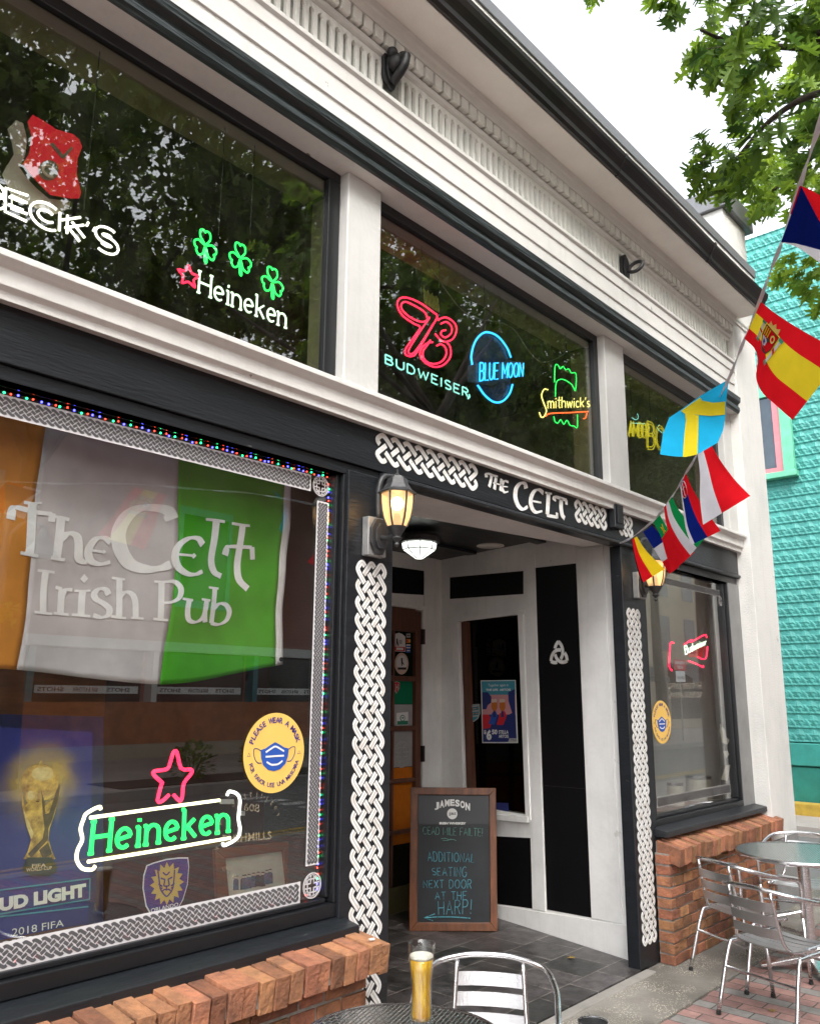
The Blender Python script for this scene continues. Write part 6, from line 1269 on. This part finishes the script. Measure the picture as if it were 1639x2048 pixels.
# canopy trees across the street, seen mostly as reflections in the glass
def crown_mesh(seed, R, nclump, nleaf, size):
    random.seed(seed); mb = MB()
    for _ in range(nclump):
        while True:
            c = rv()
            if c.length > .45: break
        c = Vector((c.x*R, c.y*R, c.z*R*.72)); rr = random.uniform(.6, 1.15)
        for _ in range(nleaf):
            o_ = rv(); p_ = c+Vector((o_.x*rr, o_.y*rr, o_.z*rr*.65)); leaf(mb, p_, (rv()+Vector((0, 0, -.35))).normalized(), (EZ+rv()).normalized(), size*random.uniform(.7, 1.2), True)
    return mb
def canopy_tree(x, y, h, label, rz=0.0, sc=1.0, src=None):
    if src is None:
        t = thing('street_tree', label, 'tree', (x, y, -.05), 'shade trees along the street', rz)
        tk = MB(); tk.tube(smooth_path([(0,0,0), (.05,.02,1.6), (-.05,.05,3.2), (0,0,h)], 6), [.24-.006*i for i in range(19)], 12)
        for k in range(7): a = k*.9; tk.tube(smooth_path([Vector((0,0,h*.62)), Vector((math.cos(a)*1.0, math.sin(a)*1.0, h*.85)), Vector((math.cos(a)*2.2, math.sin(a)*2.2, h*1.08))], 5), [.09-.006*i for i in range(11)], 7)
        tk.build('trunk', M['trunk'], t, smooth=True, local=True)
        mb = crown_mesh(31, 5.2, 195, 135, .25); o_ = mb.build('crown', M['leaf_dark'], t, local=True); o_.location = (0, 0, h+2.6); return t
    r = src.copy(); COL.objects.link(r); r.location = (x, y, -.05); r.rotation_euler = (0, 0, rz); r.scale = (sc, sc, sc); r['label'] = label
    for ch in list(src.children): c_ = ch.copy(); COL.objects.link(c_); c_.parent = r
    return r
tr0 = canopy_tree(15.6, -8.9, 8.0, 'large shade tree across the road just past the planted kerb')
for (x, y, rz, sc, lab) in ((6.2, -9.3, 1.9, 1.1, 'large shade tree across the road beside the street lamp'), (23.6, -9.2, 4.2, 1.0, 'large shade tree across the road at the end of the red storefront'), (31.0, -9.6, .7, 1.1, 'far shade tree across the road in front of the tan building'), (-5.0, -9.0, 2.6, 1.0, 'large shade tree across the road, farthest toward the camera side')):
    canopy_tree(x, y, 0, lab, rz, sc, tr0)
# shrubs in the far kerb planter
def shrub_mesh():
    random.seed(8); mb = MB()
    for _ in range(260): o_ = rv(); leaf(mb, Vector((o_.x*.42, o_.y*.42, .34+o_.z*.32)), (o_+EZ*.4).normalized(), (EZ+rv()).normalized(), .11, True)
    return mb
sh0 = None
for i, (x, lab) in enumerate(((9.3, 'small round shrub in the planted kerb, nearest the street lamp'), (10.9, 'small round shrub in the planted kerb, second from the street lamp'), (12.6, 'small round shrub in the planted kerb, third from the street lamp'), (14.4, 'small round shrub in the planted kerb, farthest from the street lamp'))):
    if sh0 is None:
        sh0 = thing('shrub', lab, 'shrub', (x, -8.5, .012), 'shrubs in the planted kerb'); shrub_mesh().build('foliage', M['leaf'], sh0, local=True)
        st = MB(); [st.tube([(0, 0, 0), (math.cos(k)*.2, math.sin(k)*.2, .4)], .008, 5) for k in range(6)]; st.build('stems', M['trunk'], sh0, local=True)
    else: dup(sh0, lab, x, -8.5, i*1.3).location = (x, -8.5, .012)
MB_ = MB().box(7.6, 16.0, -9.1, -7.95, 0.0125, 0.03).build('planter_soil', M['soil']); struct(MB_)

for k, (u, v, z, a, lab) in enumerate(((1545, 2026, -.003, .6, 'small dry yellow leaf on the brick paving under the nearest chair'), (1150, 1918, .013, 2.0, 'small dry brown leaf on the slate floor beside the baseboard'), (915, 1912, .013, 4.0, 'small dry brown leaf on the slate floor by the chalkboard'))):
    q = PZ(z).at(u, v); b = MB(); leaf(b, q+EZ*.004, Vector((math.cos(a), math.sin(a), .15)), EZ, .05); tag(b.build('fallen_leaf', mat('dry_leaf', (0.42, 0.28, 0.07), 0.8, var=.2), None, loc=tuple(q)), lab, 'leaf', 'fallen leaves')
# ================================================================== BUILDINGS ACROSS THE STREET
M['pinkwall'] = mat('faded_red_stucco', (0.46, 0.20, 0.16), 0.85, var=0.1, scale=1.5); M['tanwall'] = mat('tan_stone', (0.42, 0.36, 0.27), 0.85, var=0.1, scale=1.2, bump=0.2)
M['darkglass'] = mat('dark_shop_glass', (0.012, 0.013, 0.015), 0.12, var=0.1); M['tealpaint'] = mat('teal_column_paint', (0.03, 0.22, 0.26), 0.6); M['bluew'] = mat('pale_blue_paint', (0.35, 0.50, 0.60), 0.6)
SY = -14.0
sf_ = thing('storefront', 'red two storey bar front across the road with dark windows and white sign strips', 'building', (14, SY, 0))
b = MB(); b.box(-14, 26, SY-8, SY, 2.75, 8.6); b.box(-14, 26, SY-8, SY-0.3, 0, 2.7499); b.build('wall', M['pinkwall'], sf_)
b = MB(); b.box(-14.1, 26.1, SY, SY+.25, 2.62, 2.86); b.box(-14.1, 26.1, SY, SY+.3, 8.3, 8.65); b.build('ledge', M['white'], sf_)
b = MB(); b.box(-14, 26, SY-.299, SY+.06, 0, .35); b.build('plinth', M['tanwall'], sf_)
b = MB(); b.box(-14, 26, SY-.298, SY+.02, .351, 1.36); b.build('wood_base', mat('orange_wood_front', (0.50, 0.15, 0.04), 0.5, var=0.2, scale=3), sf_)
x = -13.6; i = 0
while x < 25.5:
    f = MB(); f.box(x, x+.16, SY-.297, SY+.05, 1.361, 2.615); f.build('column', M['tealpaint' if i % 2 else 'white'], sf_)
    MB().box(x+.17, x+3.0, SY-.29, SY-.2, 1.37, 2.61).build('shop_window', M['darkglass'], sf_)
    s_ = MB().box(x+.3, x+2.9, SY-.19, SY-.15, 1.56, 1.74).build('sign_strip', M['pwhite'], sf_)
    tx = MB(); mp_ = (lambda x0: (lambda u, v: Vector((x0+.62*(1-u), SY-.149, 1.60+.10*v)), Vector((0, 1, 0))))
    for k, wd in enumerate(('SHOTS', 'BAR & KITCHEN', 'SHOTS')): 
        f_, n_ = mp_(x+.36+.85*k); vs, fs, _ = glyphs(wd, 0.03); tx.add([f_(a, c_) for a, c_ in vs], fs)
    tx.build('lettering', M['pblack'], s_)
    if i % 2 == 0:
        wf = MB(); wf.box(x+.5, x+2.2, SY, SY+.06, 3.8, 4.0); wf.box(x+.5, x+2.2, SY, SY+.06, 6.3, 6.5); wf.box(x+.5, x+.62, SY, SY+.06, 4.001, 6.299); wf.box(x+2.08, x+2.2, SY, SY+.06, 4.001, 6.299); w_f = wf.build('window', M['bluew'], sf_); MB().box(x+.621, x+2.079, SY+.005, SY+.02, 4.001, 6.299).build('pane', M['darkglass'], w_f)
    x += 3.16; i += 1
tb = thing('tan_building', 'tall tan stone building farther down the street with dark window openings', 'building', (45, SY, 0))
MB().box(27, 75, SY-9, SY, 0, 15).build('wall', M['tanwall'], tb)
for i in range(15):
    for j in range(4): MB().box(28+i*3.1, 29.3+i*3.1, SY, SY+.03, 3.9+j*2.8, 5.7+j*2.8).build('window', M['darkglass'], tb)
for i in range(7): b = MB(); x = 28+i*6.6; b.add([(x, SY+.01, 3.3), (x+4, SY+.01, 3.3), (x+4, SY+1.3, 2.5), (x, SY+1.3, 2.5), (x, SY+1.3, 2.3), (x+4, SY+1.3, 2.3), (x, SY+.01, 2.3), (x+4, SY+.01, 2.3)], [(0,1,2,3),(3,2,5,4),(0,3,4,6),(1,7,5,2),(6,7,1,0),(4,5,7,6)]); b.build('awning', M['black'], tb); MB().box(x+.2, x+3.8, SY+.005, SY+.04, .5, 2.25).build('shop_window', M['darkglass'], tb)
# wrong-way sign: stands where its mirror image shows in the narrow window
def mirrored(u, v, Y): d = ray(u, v); k = (2*GY-Y)/d.y; return Vector((d.x*k, Y, EYE+d.z*k))
a_, b_ = mirrored(1340, 1318, -8.6), mirrored(1375, 1342, -8.6); xm, zt_, zb2 = (a_.x+b_.x)/2, a_.z, b_.z; hw = (b_.x-a_.x)/2*.72
t = thing('wrong_way_sign', 'red wrong way traffic sign over a white plate on a grey post', 'traffic sign', (xm, -8.6, 0))
MB().tube([(xm, -8.62, -.05), (xm, -8.62, zt_)], .03, 8).build('post', M['zinc'], t)
MB().box(xm-hw, xm+hw, -8.59, -8.58, zb2, zt_).build('sign_plate', M['red'], t); MB().box(xm-hw*.75, xm+hw*.75, -8.59, -8.58, zb2-(zt_-zb2)*1.05, zb2-.02).build('lower_plate', M['pwhite'], t)
for wd, k0, k1 in (('WRONG', .56, .86), ('WAY', .14, .44)):
    tx = MB(); vs, fs, _ = glyphs(wd, .05); ww = hw*(.8 if wd == 'WRONG' else .5); tx.add([(xm+ww-2*ww*a, -8.578, zb2+(zt_-zb2)*(k0+(k1-k0)*c_)) for a, c_ in vs], fs); tx.build('lettering', M['pwhite'], t)
tx = MB(); vs, fs, _ = glyphs('BUSES ONLY', .03); tx.add([(xm+hw*.6-1.2*hw*a, -8.578, zb2-(zt_-zb2)*(.8-.25*c_)) for a, c_ in vs], fs); tx.build('lettering', M['pblack'], t)
# bell-shaped street lamp
q = mirrored(18, 1010, -8.2)
t = thing('street_lamp', 'old style street lamp with twin bell shades and a flower basket across the road', 'street lamp', (q.x, -8.2, 0)); c = Vector((q.x, -8.2, 0))
MB().lathe([(.14, 0), (.12, .5), (.06, .6), (.05, 4.3), (.02, 4.6)], c, 14).build('post', M['flash'], t)
for s in (-1, 1):
    b = MB(); b.tube(smooth_path([c+Vector((0, 0, 3.9)), c+Vector((.3*s, 0, 4.25)), c+Vector((.6*s, 0, 4.2))], 5), .025, 6); b.build('arm', M['flash'], t); MB().lathe([(.27, 3.72), (.25, 3.8), (.13, 3.95), (.08, 4.1), (.03, 4.2)], c+Vector((.6*s, 0, 0)), 18).build('bell_shade', M['flash'], t)
b = MB(); random.seed(2); [leaf(b, c+Vector((rv().x*.35, rv().y*.35, 2.75+rv().z*.2)), rv(), EZ, .14, True) for _ in range(160)]; b.build('flower_basket', M['leaf_young'], t)

# ================================================================== TURQUOISE BUILDING DOWN THE SIDE STREET
TX = 13.0
tq_m = mat('turquoise_pressed_tin', (0.060, 0.33, 0.295), 0.55, col2=(0.042, 0.25, 0.225), scale=2.6, bump=0.25, bscale=50, chips=9, chipcol=(0.10, 0.26, 0.23))
tbd = thing('turquoise_building', 'turquoise building clad in pressed tin rock face tiles beyond the pier', 'building', (TX, 6, 0))
MB().box(TX+.06, TX+9, 1.75, 14, .02, 8.95).build('wall', tq_m, tbd)
# pressed tiles: a ridged diamond relief repeated over the part of the wall in view
ta, tb_h = .20, .20; NY_, NZ_ = 8, 8
def relief(a, b):
    d1 = abs(a-.5)*2; d2 = abs(b-.5)*2
    dia = max(0, 1-(d1+d2*1.15)); z_ = abs(((a*2) % 1)-.5)*2; rid = max(0, .32-abs(b-(.16+.30*z_)))/.32
    return .026*max(dia*1.1, rid*.8*(1 if b < .62 else .45))+.002*math.sin(a*17+b*9)
rows = int(8.0/tb_h); cols_ = int(7.2/ta); mb = MB(); y00, z00 = 1.8, .95
def tile_grid(nm, r0, r1):
    g = MB(); ny, nz = cols_*NY_, (r1-r0)*NZ_
    jit = [[random.uniform(.9, 1.08) for _ in range(cols_+1)] for _ in range(r1-r0+1)]
    vs = [(TX+.02-relief((i/NY_) % 1, (j/NZ_) % 1)*jit[j//NZ_][i//NY_]-.012*(1 if (j % NZ_) == 0 else 0), y00+ta*i/NY_, z00+tb_h*(r0+j/NZ_)) for j in range(nz+1) for i in range(ny+1)]
    g.add(vs, [(j*(ny+1)+i, (j+1)*(ny+1)+i, (j+1)*(ny+1)+i+1, j*(ny+1)+i+1) for j in range(nz) for i in range(ny)]); return g.build(nm, tq_m, tbd)
random.seed(4); tile_grid('pressed_tin_cladding', 0, rows)
b = MB(); b.box(TX-.05, TX+.05, 1.75, 14, .62, .93); b.build('base_board', mat('turquoise_trim', (0.04, 0.30, 0.26), 0.5), tbd, bevel=.01); b = MB(); b.box(TX-.02, TX+.05, 1.75, 14, .02, .60); b.build('plinth', mat('green_plinth', (0.02, 0.22, 0.18), 0.6), tbd)
XP = PX(TX-.06); wq = [XP.at(*p) for p in ((1525,812),(1572,812),(1576,925),(1530,928))]; y1w, y0w = XP.at(1528, 850).y+.5, XP.at(1583, 870).y; z0w, z1w = XP.at(1560, 945).z, XP.at(1560, 800).z+.25
wn_ = MB(); wn_.box(TX-.10, TX, y0w, y0w+.16, z0w, z1w); wn_.box(TX-.10, TX, y0w+.161, y1w, z1w-.16, z1w); wn_.box(TX-.14, TX, y0w-.03, y1w, z0w-.09, z0w-.001); wn_.box(TX-.10, TX, y1w-.12, y1w-.001, z0w+.001, z1w-.161)
wnd = wn_.build('window', mat('mint_trim', (0.16, 0.55, 0.36), 0.5), tbd, bevel=.006)
b = MB(); b.box(TX-.08, TX, y0w+.161, y0w+.26, z0w+.001, z1w-.161); b.box(TX-.08, TX, y0w+.261, y1w-.13, z0w+.001, z0w+.08); b.build('sash', mat('pink_sash', (0.75, 0.22, 0.25), 0.5), wnd)
MB().box(TX-.05, TX-.04, y0w+.261, y1w-.13, z0w+.081, z1w-.161).build('pane', mat('window_reflect', (0.08, 0.10, 0.12), 0.05, metal=.6), wnd)
struct(MB().box(TX-.34, TX-.052, 1.75, 14, -.02, .13).build('yellow_kerb', M['line_y']))

# ================================================================== BUNTING
cord_px = [(1239,1087,5.5), (1264,1074,5.3), (1300,1046,5.05), (1317,1030,4.9), (1331,1010,4.75), (1347,988,4.6), (1362,963,4.4), (1370,947,4.3), (1394,907,4.0), (1420,835,3.8), (1456,757,3.5), (1475,713,3.3), (1488,677,3.15), (1518,603,2.9), (1545,530,2.65), (1562,484,2.5), (1599,371,2.25), (1630,275,2.05), (1670,140,1.9), (1740,-60,1.75)]
t = thing('bunting_line', 'twisted white cord carrying the flags from the pub sign up over the pavement', 'cord', tuple(at_d(1394, 907, 4.0)))
b = MB(); pth = smooth_path([at_d(*q) for q in cord_px], 4)
for i in range(len(pth)-1): pass
vs = []; 
for i, p_ in enumerate(pth):
    d_ = (pth[min(i+1, len(pth)-1)]-pth[max(i-1, 0)]).normalized(); a_ = d_.cross(EZ).normalized(); b__ = a_.cross(d_); th = i*.55
    w_v = (a_*math.cos(th)+b__*math.sin(th))*.006; vs += [p_+w_v, p_-w_v]
b.add(vs, [(2*i, 2*i+1, 2*i+3, 2*i+2) for i in range(len(pth)-1)]); o_ = b.build('tape', cloth('white_tape', (0.72, 0.71, 0.74), .2), t); sm = o_.modifiers.new('tape', 'SOLIDIFY'); sm.thickness = .0015
FM = {k: cloth('bunting_'+k, c_, .38, .05) for k, c_ in dict(red=(0.72, 0.012, 0.02), yellow=(0.80, 0.62, 0.03), gold=(0.85, 0.60, 0.02), black=(0.012, 0.012, 0.014), navy=(0.008, 0.02, 0.20), white=(0.70, 0.69, 0.74), green=(0.01, 0.30, 0.08), sky=(0.02, 0.42, 0.72), orange=(.8, .3, .05)).items()}
def poly_at(e, s):                                                       # point at parameter s along a pixel polyline
    n_ = len(e)-1; k = min(int(s*n_), n_-1); f_ = s*n_-k; return tuple(e[k][i]*(1-f_)+e[k+1][i]*f_ for i in range(2))
def bunting_flag(label, top, bot, d, stripes, along_fly=True, amp=.008, phase=0.0, emblem=None):
    """top/bot: outline edges from hoist to fly in the photograph; d: distances at hoist-top, hoist-bottom, fly-top, fly-bottom"""
    sm_ = lambda e: [(p.x, p.y) for p in smooth_path([Vector((q[0], q[1], 0)) for q in e], 5)] if len(e) > 2 else e
    T_, B_ = sm_(top), sm_(bot)
    def S(u, v):
        a, c_ = poly_at(T_, u), poly_at(B_, u); dd = (d[0]*(1-v)+d[1]*v)*(1-u)+(d[2]*(1-v)+d[3]*v)*u
        return at_d(a[0]*(1-v)+c_[0]*v, a[1]*(1-v)+c_[1]*v, dd+amp*2*math.sin(v*5+u*3+phase)*u)
    t = thing('bunting_flag', label, 'flag', tuple(S(0, .5)), 'flags on the bunting cord'); lo = 0.0
    for hi, col in stripes:
        b = MB(); na, nb = (26, max(3, int((hi-lo)*20))) if along_fly else (max(3, int((hi-lo)*20)), 20)
        g = (lambda i, j: S(i/na, lo+(hi-lo)*j/nb)) if along_fly else (lambda i, j: S(lo+(hi-lo)*i/na, j/nb))
        b.add([g(i, j) for j in range(nb+1) for i in range(na+1)], [(j*(na+1)+i, j*(na+1)+i+1, (j+1)*(na+1)+i+1, (j+1)*(na+1)+i) for j in range(nb) for i in range(na)])
        o_ = b.build(col+'_stripe', FM[col], t, smooth=True); lo = hi
    if emblem: emblem(t, S)
    return t
def pc(*P): return [cC(*p) for p in P]
bunting_flag('small black, red and yellow flag nearest the wall lantern', pc((232,1640),(290,1730),(410,1850)), pc((198,1660),(225,1810),(262,1942)), (5.3,5.32,5.15,5.2), [(.52,'gold'),(.93,'red'),(1,'black')], amp=.004)
bunting_flag('small navy, white and red flag second from the lantern end', pc((332,1572),(395,1645),(450,1745),(500,1840)), pc((272,1612),(325,1695),(385,1790),(440,1880)), (5.0,5.1,4.9,5.0), [(.42,'navy'),(.72,'white'),(1,'red')], False, .004)
def em_p(t, S):
    b = MB(); [b.tube([S(.28+.02*math.cos(a), .45+.1*math.sin(a)) for a in [6.28*k/16 for k in range(16)]], .003, 5, True) for _ in range(1)]; b.tube([S(.2, .25), S(.36, .55)], .004, 5); b.tube([S(.22, .55), S(.36, .35)], .004, 5); b.build('gold_emblem', FM['gold'], t)
bunting_flag('green and red flag with a small gold emblem, mostly hidden between its neighbours', pc((378,1503),(425,1580),(500,1680),(600,1745)), pc((337,1552),(385,1640),(420,1760),(455,1872)), (4.85,4.95,4.75,4.85), [(.38,'green'),(1,'red')], False, .004, emblem=em_p)
bunting_flag('green, white and red flag behind the shielded tricolour', pc((458,1388),(500,1470),(580,1570),(665,1655)), pc((405,1455),(425,1580),(480,1700),(545,1795)), (4.55,4.65,4.45,4.55), [(.42,'green'),(.76,'white'),(1,'red')], True, .005)
def em_s(t, S):
    b = MB(); b.prism([S(.16+.14*math.cos(a), .62+.26*math.sin(a)) for a in [6.28*k/20 for k in range(20)]], (S(.16, .62)-Vector((0, 0, EYE))).normalized()*-.006); b.build('shield', FM['red'], t)
    b = MB(); b.tube([S(.05, .62), S(.28, .62)], .004, 5); b.tube([S(.14, .50), S(.14, .74)], .004, 5); b.build('shield_cross', FM['white'], t)
    b = MB(); b.tube([S(.16+.14*math.cos(a), .62+.26*math.sin(a)) for a in [6.28*k/20 for k in range(20)]], .003, 5, True); b.build('shield_edge', FM['white'], t)
bunting_flag('red, navy and white flag with a small crest at the cord', pc((546,1238),(590,1340),(670,1470),(768,1605)), pc((508,1312),(525,1440),(545,1590),(582,1695)), (4.25,4.35,4.1,4.2), [(.45,'red'),(.90,'navy'),(1,'white')], True, .005, emblem=em_s)
bunting_flag('plain red over white flag below the blue and yellow cross', pc((712,1062),(770,1160),(860,1280),(958,1382)), pc((620,1108),(636,1240),(636,1400),(655,1566)), (3.95,4.0,3.75,3.85), [(.60,'red'),(1,'white')], True, .006)
# blue flag with a yellow cross, its upper corner folded back
dS = lambda u, v: at_d(u, v, 3.62-.10*((1462-u)/130)+.05*math.sin((v-760)/45))
def patch(name, pts, mm, par, lift, nsub=6):
    q = []
    P = pc(*pts)
    for i in range(len(P)):
        a, c_ = P[i], P[(i+1) % len(P)]
        for k in range(nsub): q.append((a[0]+(c_[0]-a[0])*k/nsub, a[1]+(c_[1]-a[1])*k/nsub))
    cx_ = sum(p[0] for p in q)/len(q), sum(p[1] for p in q)/len(q); b = MB(); back = (Vector((0, 0, EYE))-dS(*cx_)).normalized()
    rings_ = 5; vs = [dS(*cx_)+back*lift]; n_ = len(q)
    for r_ in range(1, rings_+1): vs += [dS(cx_[0]+(p[0]-cx_[0])*r_/rings_, cx_[1]+(p[1]-cx_[1])*r_/rings_)+back*lift for p in q]
    fs = [(0, 1+i, 1+(i+1) % n_) for i in range(n_)]+[(1+(r_-1)*n_+i, 1+r_*n_+i, 1+r_*n_+(i+1) % n_, 1+(r_-1)*n_+(i+1) % n_) for r_ in range(1, rings_) for i in range(n_)]
    b.add(vs, fs); return b.build(name, FM[mm], par, smooth=True)
t = thing('bunting_flag', 'light blue flag with a yellow cross, its upper corner folded over', 'flag', tuple(dS(1440, 850)), 'flags on the bunting cord')
patch('blue_field', [(820,635),(640,740),(500,840),(440,880),(400,980),(380,1116),(460,1128),(540,1132),(620,1116),(750,1040),(785,960),(800,860),(805,760)], 'sky', t, 0)
patch('yellow_cross', [(540,850),(628,868),(624,1000),(620,1116),(540,1133),(526,1131),(535,1000),(546,900)], 'yellow', t, .003)
patch('yellow_cross', [(515,838),(575,795),(640,752),(650,772),(720,785),(798,778),(796,862),(700,870),(540,856)], 'yellow', t, .0032)
def em_e(t, S):
    f = lambda x, y: S(.31+x*.25, .54-y*.40)
    n_ = (Vector((0, 0, EYE))-S(.3, .5)).normalized()
    def pl_(nm, pts, mm, k): b = MB(); b.prism([f(*p)+n_*(.004+.0012*k) for p in pts], n_*.001); b.build(nm, mm, t)
    sh_ = [(-.42,.5),(.42,.5),(.44,-.1),(.3,-.42),(0,-.6),(-.3,-.42),(-.44,-.1)]
    dk = M['pblack']; pl_('crest_edge', [(x*1.1, y*1.1) for x, y in sh_], dk, 0); pl_('crest', sh_, FM['red'], 1)
    for k in range(3): pl_('crest_bar', [(-.40+.13*k,.46),(-.34+.13*k,.46),(-.34+.13*k,0),(-.40+.13*k,0)], FM['yellow'], 2)
    pl_('crest_quarter', [(-.40,-.06),(0,-.06),(0,-.55),(-.28,-.4),(-.4,-.15)], FM['white'], 2); pl_('crest_mark', [(-.28,-.12),(-.1,-.2),(-.12,-.4),(-.26,-.34)], M['purple'], 3); pl_('crest_mark', oval(0,-.02,.1,.1,12), dk, 3); pl_('crest_mark', oval(.22,.22,.15,.18,12), M['gold'], 2); pl_('crest_mark', oval(.22,.22,.08,.1,10), FM['red'], 3)
    pl_('crown', [(-.34,.58),(-.3,.86),(-.12,.72),(0,.92),(.12,.72),(.3,.86),(.34,.58)], M['gold'], 1)
    for s_ in (-1, 1): pl_('pillar', [(s_*.62-.07,.45),(s_*.62+.07,.45),(s_*.62+.07,-.5),(s_*.62-.07,-.5)], M['pgrey'], 1); pl_('pillar_band', [(s_*.62-.1,.1),(s_*.62+.1,.0),(s_*.62+.1,-.12),(s_*.62-.1,-.02)], FM['red'], 2); pl_('pillar_base', [(s_*.62-.11,-.5),(s_*.62+.11,-.5),(s_*.62+.11,-.62),(s_*.62-.11,-.62)], M['pgreen'], 2); pl_('pillar_top', [(s_*.62-.11,.45),(s_*.62+.11,.45),(s_*.62+.13,.6),(s_*.62-.13,.6)], M['pgreen'], 2)
bunting_flag('red and yellow flag with a royal coat of arms between two pillars', pc((1025,140),(1120,215),(1250,300),(1405,388),(1560,470)), pc((920,375),(985,440),(1005,520),(994,620),(1030,715),(1120,800),(1228,896)), (2.85,3.0,2.62,2.8), [(.30,'red'),(.72,'yellow'),(1,'red')], True, .008, emblem=em_e)
cZ = crop(1140, 0, 3.285)
def pz_(*P): return [cZ(*p) for p in P]
t = bunting_flag('large navy, red and white flag nearest the camera at the top of the cord', pz_((1505,1218),(1580,1250),(1700,1320),(1850,1400)), pz_((1380,1592),(1480,1622),(1600,1700),(1760,1830)), (2.25,2.38,2.12,2.25), [(.5,'red'),(1,'white')], True, .006)
b = MB(); b.prism([at_d(*cZ(*p), q_) for p, q_ in (((1515,1226),2.235), ((1600,1400),2.21), ((1720,1620),2.19), ((1690,1655),2.19), ((1480,1600),2.30), ((1382,1590),2.36))], (ray(1600, 420).normalized()*-.003)); b.build('navy_triangle', FM['navy'], t)
